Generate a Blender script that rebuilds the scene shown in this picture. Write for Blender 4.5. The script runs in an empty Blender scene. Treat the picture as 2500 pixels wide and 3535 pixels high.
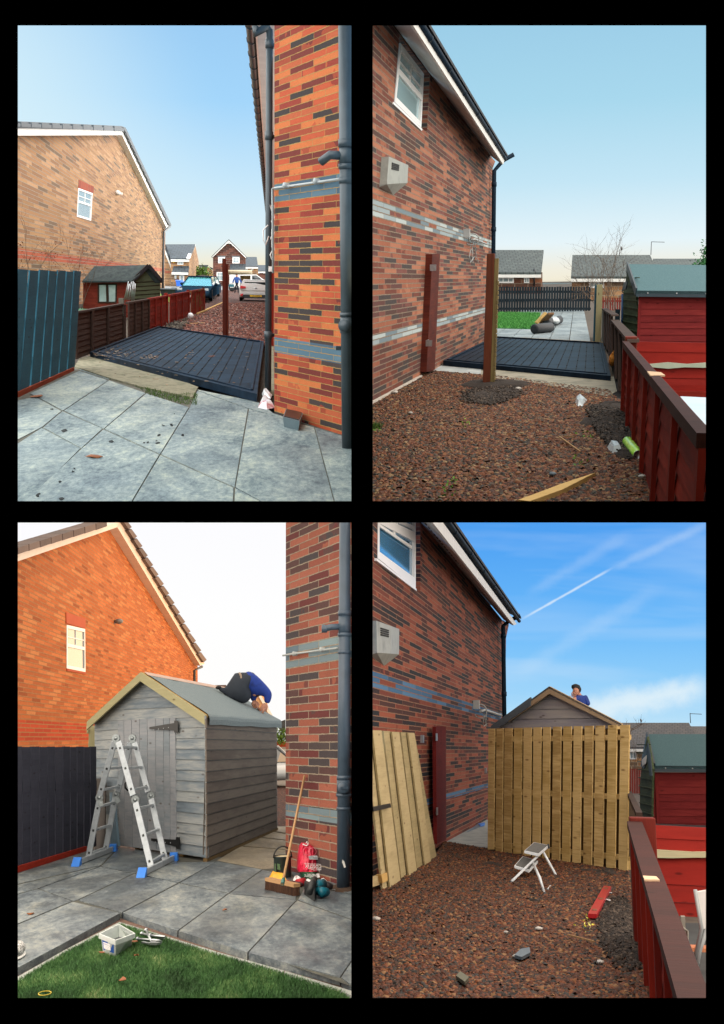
import bpy, bmesh, math, random
import numpy as np
from mathutils import Vector as V, Matrix
from mathutils.geometry import tessellate_polygon
random.seed(7); np.random.seed(7)
rad = math.radians
# ------------------------------------------------------------------ camera, world, exposure
# The photograph is a display of four views; here it is a black display board with four openings
# and behind each opening a real set with its own ground, buildings and sky dome.
F, CX, CY = 3387.0, 1250.0, 1767.5          # focal length and centre, in photo pixels (2500 x 3535)
sc = bpy.context.scene
cam = bpy.data.objects.new('camera', bpy.data.cameras.new('camera'))
sc.collection.objects.link(cam); sc.camera = cam
cam.data.sensor_fit = 'VERTICAL'; cam.data.sensor_height = 24.0; cam.data.lens = 24.0*F/3535.0
cam.data.clip_start = 0.05; cam.data.clip_end = 3000
cam.rotation_euler = (rad(90), 0, 0)
w = bpy.data.worlds.new("World"); sc.world = w; w.use_nodes = True
_n = w.node_tree.nodes; _s = _n.new('ShaderNodeTexSky'); _s.sky_type = 'NISHITA'; _s.sun_disc = False
_s.sun_elevation = rad(14); _s.sun_rotation = rad(200)
w.node_tree.links.new(_s.outputs[0], _n['Background'].inputs[0]); _n['Background'].inputs[1].default_value = 0.05
sc.view_settings.view_transform = 'Standard'; sc.view_settings.look = 'None'
sc.view_settings.exposure = 0.0; sc.view_settings.gamma = 1.0
sc.render.engine = 'CYCLES'; sc.cycles.use_denoising = True
sc.cycles.max_bounces = 6; sc.cycles.diffuse_bounces = 3; sc.cycles.glossy_bounces = 3
sc.cycles.sample_clamp_indirect = 6
COL = sc.collection

# ------------------------------------------------------------------ materials
def lin(c):
    if isinstance(c, str): c = tuple(int(c[i:i+2], 16) for i in (0, 2, 4))
    return tuple(((v/255)/12.92 if v/255 <= .04045 else ((v/255+.055)/1.055)**2.4) for v in c[:3])+(1.0,)
class NT:
    def __init__(s, name):
        s.m = bpy.data.materials.new(name); s.m.use_nodes = True; s.t = s.m.node_tree; s.n = s.t.nodes
        s.b = s.n['Principled BSDF']
    def new(s, ty, **k):
        o = s.n.new(ty)
        for a, v in k.items():
            if a.startswith('i_'): o.inputs[a[2:].replace('_', ' ')].default_value = v
            else: setattr(o, a, v)
        return o
    def l(s, a, b): s.t.links.new(a, b)
    def math(s, op, a, b=None, c=None):
        o = s.n.new('ShaderNodeMath'); o.operation = op
        for i, v in enumerate((a, b, c)):
            if v is None: continue
            if isinstance(v, (int, float)): o.inputs[i].default_value = v
            else: s.l(v, o.inputs[i])
        return o.outputs[0]
    def ramp(s, fac, stops, const=False):
        r = s.n.new('ShaderNodeValToRGB'); e = r.color_ramp.elements
        r.color_ramp.interpolation = 'CONSTANT' if const else 'LINEAR'
        while len(e) < len(stops): e.new(0.5)
        for i, (p, c) in enumerate(stops):
            e[i].position = p; e[i].color = c if len(c) == 4 and not isinstance(c, str) else lin(c)
        s.l(fac, r.inputs[0]); return r.outputs[0]
    def mix(s, f, a, b, mode='MIX'):
        o = s.n.new('ShaderNodeMix'); o.data_type = 'RGBA'; o.blend_type = mode
        if isinstance(f, (int, float)): o.inputs[0].default_value = f
        else: s.l(f, o.inputs[0])
        for i, v in ((6, a), (7, b)):
            if isinstance(v, (tuple, str)): o.inputs[i].default_value = lin(v) if isinstance(v, str) else v
            else: s.l(v, o.inputs[i])
        return o.outputs[2]
    def noise(s, vec, scale, detail=4, rough=.6, dist=0):
        o = s.new('ShaderNodeTexNoise'); o.inputs['Scale'].default_value = scale
        o.inputs['Detail'].default_value = detail; o.inputs['Roughness'].default_value = rough
        o.inputs['Distortion'].default_value = dist
        s.l(vec, o.inputs['Vector']); return o.outputs[0]
    def bump(s, h, strength=.3, dist=.01):
        o = s.new('ShaderNodeBump'); o.inputs['Strength'].default_value = strength
        o.inputs['Distance'].default_value = dist; s.l(h, o.inputs['Height'])
        s.l(o.outputs[0], s.b.inputs['Normal'])
    def scale(s, vec, v):
        o = s.new('ShaderNodeMapping'); o.inputs['Scale'].default_value = v; s.l(vec, o.inputs['Vector']); return o.outputs[0]
MATS = {}
def mat(name, cols, rough=.7, scale=4, island=.0, uv=False, stretch=(1, 1, 1), bump=.0, metal=0, spec=.5, detail=5, emit=0, contrast=1, coat=0, alpha=1):
    """several colours spread by noise and by piece"""
    if name in MATS: return MATS[name]
    t = NT(name); tc = t.new('ShaderNodeTexCoord'); vec = tc.outputs['UV' if uv else 'Object']
    geo = t.new('ShaderNodeNewGeometry'); isl = geo.outputs['Random Per Island']
    if isinstance(cols, str): cols = [cols]
    off = t.new('ShaderNodeVectorMath', operation='ADD'); t.l(vec, off.inputs[0])
    mu = t.math('MULTIPLY', isl, 37.0); t.l(mu, off.inputs[1])
    v2 = t.scale(off.outputs[0], stretch)
    n = t.noise(v2, scale, detail)
    f = t.math('MULTIPLY_ADD', n, 1.6*contrast, .5-.8*contrast)
    if island: f = t.math('ADD', t.math('MULTIPLY', f, 1-island), t.math('MULTIPLY', isl, island))
    if len(cols) > 1:
        t.l(t.ramp(f, [(i/(len(cols)-1), c) for i, c in enumerate(cols)]), t.b.inputs['Base Color'])
    else: t.b.inputs['Base Color'].default_value = lin(cols[0])
    t.b.inputs['Roughness'].default_value = rough; t.b.inputs['Metallic'].default_value = metal
    t.b.inputs['Specular IOR Level'].default_value = spec
    if coat: t.b.inputs['Coat Weight'].default_value = coat; t.b.inputs['Coat Roughness'].default_value = .08
    if alpha < 1: t.b.inputs['Alpha'].default_value = alpha
    if bump: t.bump(t.noise(v2, scale*2.5, 6), bump, .012)
    MATS[name] = t.m; return t.m
def brick(name, pal, mortar, course, length, bands=(), bandpal=None, rough=.85, blotch=.35, sx=1.0, msize=.012, big=1.0):
    """bands: (z0, z1, checker?)  pal: ramp stops constant"""
    t = NT(name); tc = t.new('ShaderNodeTexCoord'); uv = tc.outputs['UV']
    z0 = bands[0][0] if bands else 0
    mp = t.new('ShaderNodeMapping'); mp.inputs['Location'].default_value = (0, -z0, 0); t.l(uv, mp.inputs['Vector'])
    vec0 = mp.outputs[0]; nd = t.new('ShaderNodeTexNoise'); nd.inputs['Scale'].default_value = 14*big; t.l(vec0, nd.inputs['Vector'])
    nz = t.new('ShaderNodeVectorMath', operation='MULTIPLY_ADD'); t.l(nd.outputs['Color'], nz.inputs[0]); nz.inputs[1].default_value = (course*.16,)*3; t.l(vec0, nz.inputs[2]); vec = nz.outputs[0]
    b = t.new('ShaderNodeTexBrick'); t.l(vec, b.inputs['Vector'])
    b.inputs['Color1'].default_value = (0, 0, 0, 1); b.inputs['Color2'].default_value = (1, 1, 1, 1); b.inputs['Mortar'].default_value = (.5, .5, .5, 1)
    for k, v in (('Scale', 1), ('Mortar Size', msize), ('Mortar Smooth', .2), ('Brick Width', length), ('Row Height', course), ('Bias', 0)): b.inputs[k].default_value = v
    g = t.new('ShaderNodeSeparateColor'); t.l(b.outputs[0], g.inputs[0]); r = g.outputs[0]
    big_n = t.noise(vec, 1.1*big, 3); fac = t.math('ADD', r, t.math('MULTIPLY_ADD', big_n, blotch, -blotch/2))
    c = t.ramp(fac, pal, True)
    fine = t.noise(t.scale(vec, (1, 1.5, 1)), 45*big, 5, .7)
    c = t.mix(t.math('MULTIPLY', fine, .95), c, t.mix(1, c, (.34, .32, .32, 1), 'MULTIPLY'))
    gr = t.new('ShaderNodeSeparateColor'); t.l(t.ramp(t.noise(t.scale(vec, (.7, .25, 1)), 1.4*big, 5, .7), [(.5, (0, 0, 0, 1)), (.75, (1, 1, 1, 1))]), gr.inputs[0]); c = t.mix(t.math('MULTIPLY', gr.outputs[0], .35), c, t.mix(1, c, (.45, .42, .42, 1), 'MULTIPLY'))
    sep = t.new('ShaderNodeSeparateXYZ'); t.l(uv, sep.inputs[0]); z = sep.outputs[1]
    for (a, e, chk) in bands:
        inb = t.math('MULTIPLY', t.math('GREATER_THAN', z, a), t.math('LESS_THAN', z, e))
        bc = t.ramp(r, bandpal, True)
        if chk:
            h = (e-a)/3
            mid = t.math('MULTIPLY', t.math('GREATER_THAN', z, a+h), t.math('LESS_THAN', z, e-h))
            bc = t.mix(t.math('MULTIPLY', mid, t.math('GREATER_THAN', r, .5)), bc, c)
        bc = t.mix(t.math('MULTIPLY', fine, .3), bc, t.mix(1, bc, (.5, .5, .5, 1), 'MULTIPLY'))
        c = t.mix(inb, c, bc)
    mo = t.ramp(t.noise(vec, 9, 4), [(0.3, mortar[0]), (.7, mortar[1])])
    c = t.mix(b.outputs['Fac'], c, mo)
    t.l(c, t.b.inputs['Base Color']); t.b.inputs['Roughness'].default_value = rough
    t.b.inputs['Specular IOR Level'].default_value = .3
    hh = t.math('SUBTRACT', t.math('MULTIPLY', fine, .35), b.outputs['Fac']); t.bump(hh, .9, .018)
    return t.m
def tiles(name, cols, w_=.33, h=.3, rough=.6):
    t = NT(name); tc = t.new('ShaderNodeTexCoord'); uv = tc.outputs['UV']
    b = t.new('ShaderNodeTexBrick'); t.l(uv, b.inputs['Vector'])
    b.inputs['Color1'].default_value = (0, 0, 0, 1); b.inputs['Color2'].default_value = (1, 1, 1, 1)
    for k, v in (('Scale', 1), ('Mortar Size', h*.09), ('Mortar Smooth', .6), ('Brick Width', w_), ('Row Height', h)): b.inputs[k].default_value = v
    g = t.new('ShaderNodeSeparateColor'); t.l(b.outputs[0], g.inputs[0])
    f = t.math('ADD', t.math('MULTIPLY', g.outputs[0], .5), t.math('MULTIPLY', t.noise(uv, 2.2), .5))
    c = t.ramp(f, [(i/(len(cols)-1), x) for i, x in enumerate(cols)])
    c = t.mix(b.outputs['Fac'], c, t.mix(1, c, (.35, .35, .35, 1), 'MULTIPLY'))
    t.l(c, t.b.inputs['Base Color']); t.b.inputs['Roughness'].default_value = rough
    t.bump(t.math('SUBTRACT', 0.0, b.outputs['Fac']), .6, .03); return t.m
def glass(name, col, rough=.04):
    if name in MATS: return MATS[name]
    t = NT(name); t.b.inputs['Base Color'].default_value = lin(col); t.b.inputs['Roughness'].default_value = rough
    t.b.inputs['Specular IOR Level'].default_value = .9; t.b.inputs['Coat Weight'].default_value = .6; t.b.inputs['Coat Roughness'].default_value = .02
    MATS[name] = t.m; return t.m
def wood(name, cols, rough=.75, grain=1.0, island=.5, knots=True, bump=.3, green=None):
    """grain runs along u"""
    if name in MATS: return MATS[name]
    t = NT(name); tc = t.new('ShaderNodeTexCoord'); uv = tc.outputs['UV']
    isl = t.new('ShaderNodeNewGeometry').outputs['Random Per Island']
    off = t.new('ShaderNodeVectorMath', operation='ADD'); t.l(uv, off.inputs[0]); t.l(t.math('MULTIPLY', isl, 53.0), off.inputs[1]); v = off.outputs[0]
    n1 = t.noise(t.scale(v, (1.6, 26*grain, 1)), 1.4, 6, .65, .6)
    n2 = t.noise(t.scale(v, (1.2, 4, 1)), 1.3, 3)
    f = t.math('ADD', t.math('MULTIPLY_ADD', n1, .9, -.2), t.math('MULTIPLY_ADD', n2, .9, -.35))
    f = t.math('ADD', t.math('MULTIPLY', f, 1-island*.6), t.math('MULTIPLY', isl, island*.6))
    c = t.ramp(f, [(i/(len(cols)-1), x) for i, x in enumerate(cols)])
    if knots:
        vo = t.new('ShaderNodeTexVoronoi'); vo.inputs['Scale'].default_value = 1.0; vo.inputs['Randomness'].default_value = 1
        t.l(t.scale(v, (3.2, 9, 1)), vo.inputs['Vector'])
        k = t.ramp(vo.outputs['Distance'], [(0.0, (1, 1, 1, 1)), (.06, (1, 1, 1, 1)), (.15, (0, 0, 0, 1))])
        kk = t.new('ShaderNodeSeparateColor'); t.l(k, kk.inputs[0])
        c = t.mix(t.math('MULTIPLY', kk.outputs[0], .75), c, t.mix(1, c, (.28, .2, .16, 1), 'MULTIPLY'))
    if green:
        gz = t.ramp(t.noise(t.scale(v, (1, 2, 1)), .9, 3), [(.5, (0, 0, 0, 1)), (.7, (1, 1, 1, 1))])
        c = t.mix(t.math('MULTIPLY', t.new('ShaderNodeSeparateColor').outputs[0], 0) if 0 else .0, c, green)
        g2 = t.new('ShaderNodeSeparateColor'); t.l(gz, g2.inputs[0]); c = t.mix(g2.outputs[0], c, green)
    t.l(c, t.b.inputs['Base Color']); t.b.inputs['Roughness'].default_value = rough
    t.b.inputs['Specular IOR Level'].default_value = .15
    t.bump(n1, bump, .006)
    MATS[name] = t.m; return t.m

# ------------------------------------------------------------------ mesh building
class MB:
    def __init__(s, us=1.0): s.v, s.f, s.uv, s.us, s.sm = [], [], [], us, []
    def face(s, pts, uv=None, smooth=False):
        pts = [V(p) for p in pts]; i0 = len(s.v); s.v += pts; s.f.append(list(range(i0, i0+len(pts)))); s.sm.append(smooth)
        if uv is None:
            n = V((0, 0, 0))
            for i in range(len(pts)):
                a, b = pts[i], pts[(i+1) % len(pts)]
                n += V(((a.y-b.y)*(a.z+b.z), (a.z-b.z)*(a.x+b.x), (a.x-b.x)*(a.y+b.y)))
            n = n.normalized() if n.length > 1e-12 else V((0, 0, 1))
            if abs(n.z) > .999: t_, b_ = V((1, 0, 0)), V((0, 1, 0))
            else:
                t_ = V((0, 0, 1)).cross(n).normalized(); b_ = n.cross(t_)
                if abs(n.z) < .02: b_ = V((0, 0, 1))
            uv = [(p.dot(t_)*s.us, p.dot(b_)) for p in pts]
        s.uv += uv
    def obox(s, o, a, b, c):
        """box from corner o with edges a, b, c; grain (u) along the longest edge"""
        o, a, b, c = V(o), V(a), V(b), V(c)
        if a.cross(b).dot(c) < 0: a, b = b, a
        P = [o, o+a, o+a+b, o+b, o+c, o+a+c, o+a+b+c, o+b+c]; i0 = len(s.v); s.v += P
        r = random.random()*7
        for q, (e, g) in (((0, 3, 2, 1), (b, a)), ((4, 5, 6, 7), (a, b)), ((0, 1, 5, 4), (a, c)), ((2, 3, 7, 6), (a, c)), ((1, 2, 6, 5), (b, c)), ((3, 0, 4, 7), (b, c))):
            s.f.append([i0+k for k in q]); s.sm.append(False)
            le, lg = e.length, g.length
            if q == (0, 3, 2, 1): base = [(0, 0), (le, 0), (le, lg), (0, lg)]
            else: base = [(0, 0), (le, 0), (le, lg), (0, lg)]
            if lg > le: base = [(y, x) for x, y in base]
            s.uv += [(x+r, y+r) for x, y in base]
    def box(s, x0, y0, z0, x1, y1, z1): s.obox((x0, y0, z0), (x1-x0, 0, 0), (0, y1-y0, 0), (0, 0, z1-z0))
    def bar(s, p, q, w_, h, up=(0, 0, 1)):
        p, q = V(p), V(q); d = q-p; up = V(up)
        sx = d.cross(up)
        if sx.length < 1e-6: sx = d.cross(V((0, 1, 0)))
        sx = sx.normalized(); sy = sx.cross(d).normalized()
        s.obox(p-sx*w_/2-sy*h/2, d, sx*w_, sy*h)
    def tube(s, pts, r, n=10, caps=True, smooth=True):
        pts = [V(p) for p in pts]; rs = r if isinstance(r, (list, tuple)) else [r]*len(pts)
        i0 = len(s.v); up = V((0.13, .21, 1)); L = 0
        for i, p in enumerate(pts):
            d = (pts[min(i+1, len(pts)-1)]-pts[max(i-1, 0)]).normalized()
            a = d.cross(up)
            if a.length < .1: a = d.cross(V((1, 0, 0)))
            a.normalize(); b = a.cross(d).normalized(); up = b
            for k in range(n):
                t = 2*math.pi*k/n; s.v.append(p+(a*math.cos(t)+b*math.sin(t))*rs[i])
        for i in range(len(pts)-1):
            for k in range(n):
                k2 = (k+1) % n; s.f.append([i0+i*n+k, i0+i*n+k2, i0+(i+1)*n+k2, i0+(i+1)*n+k]); s.sm.append(smooth)
                s.uv += [(i*.3, k/n), (i*.3, (k+1)/n), (i*.3+.3, (k+1)/n), (i*.3+.3, k/n)]
        if caps:
            s.f.append([i0+k for k in range(n)][::-1]); s.uv += [(0, 0)]*n; s.sm.append(False)
            s.f.append([i0+(len(pts)-1)*n+k for k in range(n)]); s.uv += [(0, 0)]*n; s.sm.append(False)
    def prism(s, pts, ext, uvs=None):
        """polygon pts extruded by vector ext"""
        pts = [V(p) for p in pts]; ext = V(ext); back = [p+ext for p in pts]
        s.face(pts); s.face(back[::-1])
        for i in range(len(pts)):
            j = (i+1) % len(pts); s.face([pts[j], pts[i], back[i], back[j]])
    def blob(s, c, r, n=8, jit=.12, seed=0):
        """rounded lump: r = (rx, ry, rz)"""
        rnd = random.Random(seed); c = V(c); i0 = len(s.v); m = n//2+1
        for i in range(m+1):
            ph = math.pi*i/m
            for k in range(n):
                th = 2*math.pi*k/n; j = 1+rnd.uniform(-jit, jit)
                s.v.append(c+V((r[0]*math.sin(ph)*math.cos(th)*j, r[1]*math.sin(ph)*math.sin(th)*j, r[2]*math.cos(ph)*j)))
        for i in range(m):
            for k in range(n):
                k2 = (k+1) % n; s.f.append([i0+i*n+k, i0+(i+1)*n+k, i0+(i+1)*n+k2, i0+i*n+k2]); s.sm.append(True)
                s.uv += [(k/n, i/m), (k/n, (i+1)/m), ((k+1)/n, (i+1)/m), ((k+1)/n, i/m)]
    def lathe(s, c, prof, n=20, ax=None):
        """profile [(r, h)] round axis through c"""
        c = V(c); ax = V(ax).normalized() if ax else V((0, 0, 1))
        a = ax.cross(V((.3, 1, .1))).normalized(); b = ax.cross(a); i0 = len(s.v)
        for (r, h) in prof:
            for k in range(n):
                t = 2*math.pi*k/n; s.v.append(c+ax*h+(a*math.cos(t)+b*math.sin(t))*r)
        for i in range(len(prof)-1):
            for k in range(n):
                k2 = (k+1) % n; s.f.append([i0+i*n+k, i0+i*n+k2, i0+(i+1)*n+k2, i0+(i+1)*n+k]); s.sm.append(True)
                s.uv += [(k/n, prof[i][1]), ((k+1)/n, prof[i][1]), ((k+1)/n, prof[i+1][1]), (k/n, prof[i+1][1])]
def mesh_obj(name, mb, m, base, bevel=0):
    me = bpy.data.meshes.new(name); me.from_pydata([tuple(p-base) for p in mb.v], [], mb.f)
    ul = me.uv_layers.new(name='UVMap'); ul.data.foreach_set('uv', [c for t in mb.uv for c in t])
    me.polygons.foreach_set('use_smooth', mb.sm); me.update()
    for x in (m if isinstance(m, (list, tuple)) else [m]): me.materials.append(x)
    o = bpy.data.objects.new(name, me); COL.objects.link(o)
    if bevel:
        b = o.modifiers.new('bevel', 'BEVEL'); b.width = bevel; b.segments = 2; b.limit_method = 'ANGLE'
    return o

# ------------------------------------------------------------------ the four sets
H = 1.4
class Quad:
    def __init__(s, xc, yh, xv, offs):
        s.offs = offs
        xr, yr = xc-CX, CY-yh; xvr = xv-CX
        c = -1.0 if yr > 0 else 1.0
        u = V((xvr*c/F, 0, c)); u.y = -(c*F+u.x*xr)/yr
        u.normalize()
        fwd = V((xr, yr, F)).normalized(); fwd = (fwd-u*fwd.dot(u)).normalized()
        # camera space (x right, y up, z forward) -> world (x, z, y)
        sw = lambda a: V((a.x, a.z, a.y))
        Z, Y = sw(u), sw(fwd); X = Y.cross(Z)
        R = Matrix((X, Y, Z)).transposed(); s.R = R; s.Rt = R.transposed()
        s.M = R.to_4x4() @ Matrix.Translation((0, 0, -H)); s.eye = V((0, 0, H)); s.Z = Z
    def ray(s, px): return (s.Rt @ V(((px[0]-CX)/F, 1.0, (CY-px[1])/F)))
    def g(s, px, z=0.0):
        d = s.ray(px); return s.eye + d*((z-H)/d.z)
    def at(s, px, Y): d = s.ray(px); return s.eye+d*(Y/d.y)
    def hd(s, px): d = s.ray(px); d.z = 0; return d.normalized()
Q = None; BASE = {}
class Pl:
    """upright plane through p0 along horizontal d"""
    def __init__(s, a, b=None, d=None):
        s.p0 = V(a); s.p0.z = 0
        s.d = (V(b)-V(a)) if d is None else V(d); s.d.z = 0; s.d.normalize()
        n = V((s.d.y, -s.d.x, 0)); s.n = n if n.dot(Q.eye-s.p0) > 0 else -n
    def hit(s, px, off=0.0):
        r = Q.ray(px); p = s.p0+s.n*off; return Q.eye + r*((p-Q.eye).dot(s.n)/r.dot(s.n))
    def to3(s, u, z, off=0.0): p = s.p0+s.d*u+s.n*off; p.z = z; return p
    def sz(s, px, off=0.0): p = s.hit(px, off); return (p-s.p0).dot(s.d), p.z
def tag(o, label=None, cat=None, group=None, kind=None):
    for k, v in (('label', label), ('category', cat), ('group', group), ('kind', kind)):
        if v: o[k] = v
def thing(name, label, cat, at, group=None):
    at = V(at); o = bpy.data.objects.new(name, None); COL.objects.link(o); o.empty_display_size = .2
    o.matrix_world = Q.M @ Matrix.Translation(at); BASE[o.name] = at; tag(o, label, cat, group); return o
def part(T, name, mb, m, label=None, bevel=0, kind=None):
    o = mesh_obj(name, mb, m, BASE[T.name], bevel); o.parent = T; BASE[o.name] = BASE[T.name]; tag(o, label, kind=kind); return o
def basepoint(mb):
    n = len(mb.v); c = sum(mb.v, V((0, 0, 0)))/n; c.z = min(p.z for p in mb.v); return c
def solo(name, mb, m, label, cat, group=None, kind=None, bevel=0):
    b = basepoint(mb); o = mesh_obj(name, mb, m, b, bevel); o.matrix_world = Q.M @ Matrix.Translation(b); BASE[o.name] = b
    tag(o, label, cat, group, kind); return o
def struct(name, mb, m, kind='structure', label=None):
    b = V((0, 0, 0)); o = mesh_obj(name, mb, m, b); o.matrix_world = Q.M.copy(); BASE[o.name] = b; tag(o, label, kind=kind); return o
def trace(mb, pl, pxs, off=0.0, thick=.05, holes=(), ext=None):
    """polygon traced on an upright plane, with real thickness behind it"""
    outer = [pl.hit(p, off) for p in pxs]; hs = [[pl.hit(p, off) for p in h] for h in holes]
    back = ext or -pl.n*thick
    if not hs: mb.prism(outer, back)
    else:
        flat = [p for l_ in [outer]+hs for p in l_]
        for t in tessellate_polygon([outer]+hs): mb.face([flat[i] for i in t])
        for t in tessellate_polygon([outer]+hs): mb.face([flat[i]+back for i in t][::-1])
        for l_ in [outer]+hs:
            for i in range(len(l_)):
                j = (i+1) % len(l_); mb.face([l_[j], l_[i], l_[i]+back, l_[j]+back])
    return outer
def ground(mb, pxs, z=0.0, thick=0.0):
    pts = [Q.g(p, z) for p in pxs]
    if thick: mb.prism(pts, (0, 0, -thick))
    else: mb.face(pts)
    return pts
def rect(pl, px4, off=0):
    a = [pl.sz(p, off) for p in px4]     # TL TR BR BL
    return (a[0][0]+a[3][0])/2, (a[1][0]+a[2][0])/2, (a[2][1]+a[3][1])/2, (a[0][1]+a[1][1])/2
def window(T, pl, px4, cols=2, fw=.05, off=.03, frame=None, pane=None, split=None, upper=True, sill=None, muntin=.018):
    """px4: TL TR BR BL corners of the frame"""
    c4 = [pl.hit(p, off) for p in px4]; W_ = (c4[1]-c4[0]).length; H_ = (c4[3]-c4[0]).length; u, v = fw/W_, fw/H_; mu, mv = muntin/W_, muntin/H_
    if u > .16: v *= .16/u; u = .16
    frame = frame or MATS['upvc']; pane = pane or glass('window_glass', '6d8791'); n = pl.n
    P = lambda s, t, o=0: c4[0].lerp(c4[1], s).lerp(c4[3].lerp(c4[2], s), t)+n*o
    f = MB()
    def bx(s0, s1, t0, t1, o=0, th=.06): f.prism([P(s0, t0, o), P(s1, t0, o), P(s1, t1, o), P(s0, t1, o)], -n*th)
    bx(0, 1, 0, v); bx(0, 1, 1-v, 1); bx(0, u, v, 1-v); bx(1-u, 1, v, 1-v); ts = split or .4; lo = 1-v
    if split: bx(u, 1-u, ts-v/2, ts+v/2); lo = ts
    if upper and cols > 1:
        for k in range(1, cols): bx(k/cols-mu/2, k/cols+mu/2, v, lo, -.012, .03)
        tt = (v+(ts if split else .75))/2; bx(u, 1-u, tt-mv/2, tt+mv/2, -.014, .03)
    fo = part(T, 'window', f, frame)
    p = MB(); p.prism([P(u*.5, v*.5, -.035), P(1-u*.5, v*.5, -.035), P(1-u*.5, 1-v*.5, -.035), P(u*.5, 1-v*.5, -.035)], -n*.01); part(fo, 'pane', p, pane)
    return fo
def rocks(poly, n, size, z=0.0, flat=.6, dens=None, seed=1):
    """n small stones inside ground polygon (local xy)"""
    rs = np.random.RandomState(seed); P = np.array([[p.x, p.y] for p in poly]); lo, hi = P.min(0), P.max(0)
    pts = []
    c = 0
    while c < n:
        q = lo+(hi-lo)*rs.rand(n, 2); ins = np.zeros(len(q), bool); j = len(P)-1
        for i in range(len(P)):
            cond = ((P[i, 1] > q[:, 1]) != (P[j, 1] > q[:, 1])) & (q[:, 0] < (P[j, 0]-P[i, 0])*(q[:, 1]-P[i, 1])/(P[j, 1]-P[i, 1]+1e-12)+P[i, 0]); ins ^= cond; j = i
        q = q[ins]
        if dens: q = q[rs.rand(len(q)) < dens(q)]
        pts.append(q); c += len(q)
        if len(pts) > 60: break
    q = np.concatenate(pts)[:n]; n = len(q)
    cube = np.array([[-1, -1, -1], [1, -1, -1], [1, 1, -1], [-1, 1, -1], [-.7, -.7, 1], [.7, -.7, 1], [.7, .7, 1], [-.7, .7, 1]], float)
    vv = cube[None]*(1+.45*(rs.rand(n, 8, 3)-.5)); s = size*(.45+1.0*rs.rand(n, 1)**1.6)*np.stack([1+.5*rs.rand(n), .7+.3*rs.rand(n), flat*(.5+.6*rs.rand(n))], 1)*.5
    vv *= s[:, None, :]
    tx, ty = rs.normal(0, .45, n), rs.normal(0, .45, n)
    cx, sx = np.cos(tx)[:, None], np.sin(tx)[:, None]; y, zz = vv[..., 1]*cx-vv[..., 2]*sx, vv[..., 1]*sx+vv[..., 2]*cx; vv[..., 1], vv[..., 2] = y, zz
    cx, sx = np.cos(ty)[:, None], np.sin(ty)[:, None]; x, zz = vv[..., 0]*cx+vv[..., 2]*sx, -vv[..., 0]*sx+vv[..., 2]*cx; vv[..., 0], vv[..., 2] = x, zz
    a = rs.rand(n)*6.283; ca, sa = np.cos(a)[:, None], np.sin(a)[:, None]
    x, y = vv[..., 0]*ca-vv[..., 1]*sa, vv[..., 0]*sa+vv[..., 1]*ca; vv[..., 0], vv[..., 1] = x, y
    vv[..., 0] += q[:, :1]; vv[..., 1] += q[:, 1:]; vv[..., 2] += z+size*.12+rs.rand(n, 1)*size*.25
    fc = np.array([[0, 1, 5, 4], [1, 2, 6, 5], [2, 3, 7, 6], [3, 0, 4, 7], [4, 5, 6, 7]]); ff = (fc[None]+8*np.arange(n)[:, None, None]).reshape(-1)
    return vv.reshape(-1, 3), ff
def np_obj(name, verts, faces, k, m, kind='stuff', label=None, cat=None, group=None):
    me = bpy.data.meshes.new(name); nf = len(faces)//k
    me.vertices.add(len(verts)); me.vertices.foreach_set('co', verts.astype(np.float32).ravel())
    me.loops.add(len(faces)); me.loops.foreach_set('vertex_index', faces.astype(np.int32))
    me.polygons.add(nf); me.polygons.foreach_set('loop_start', np.arange(0, nf*k, k, dtype=np.int32)); me.polygons.foreach_set('loop_total', np.full(nf, k, dtype=np.int32))
    me.update(calc_edges=True); me.materials.append(m)
    o = bpy.data.objects.new(name, me); COL.objects.link(o); o.matrix_world = Q.M.copy(); tag(o, label, cat, group, kind); return o
def blades(poly, n, h, wd, seed=2, z=0):
    rs = np.random.RandomState(seed); v0, _ = rocks(poly, n, .001, seed=seed); q = v0.reshape(-1, 8, 3)[:, 0, :2]; n = len(q)
    a = rs.rand(n)*6.283; l_ = h*(.5+.7*rs.rand(n)); bx, by = rs.normal(0, .5, n)*l_, rs.normal(0, .5, n)*l_
    A = np.stack([q[:, 0]-np.cos(a)*wd, q[:, 1]-np.sin(a)*wd, np.full(n, z)], 1); B = np.stack([q[:, 0]+np.cos(a)*wd, q[:, 1]+np.sin(a)*wd, np.full(n, z)], 1)
    C = np.stack([q[:, 0]+bx, q[:, 1]+by, z+l_], 1)
    return np.stack([A, B, C], 1).reshape(-1, 3), np.arange(3*n)
def twigs(mb, base, h, spread, n, seed, r=.006, lean=(0, 0)):
    rnd = random.Random(seed)
    def br(p, d, L, r, dep):
        q = p+d*L*.5+V((rnd.gauss(0, .06), rnd.gauss(0, .06), 0))*L; e = q+d*L*.5+V((rnd.gauss(0, .1), rnd.gauss(0, .1), 0))*L
        mb.tube([p, q, e], [r, r*.8, r*.55], 4, False)
        if dep > 0:
            for _ in range(rnd.choice((2, 3))):
                d2 = (d+V((rnd.gauss(0, .55), rnd.gauss(0, .55), rnd.gauss(.05, .35)))).normalized()
                br(q.lerp(e, rnd.random()), d2, L*.62, r*.6, dep-1)
    for _ in range(n):
        d = V((rnd.gauss(lean[0], spread), rnd.gauss(lean[1], spread), 1)).normalized(); br(V(base), d, h*rnd.uniform(.4, .6), r, 3)
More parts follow.
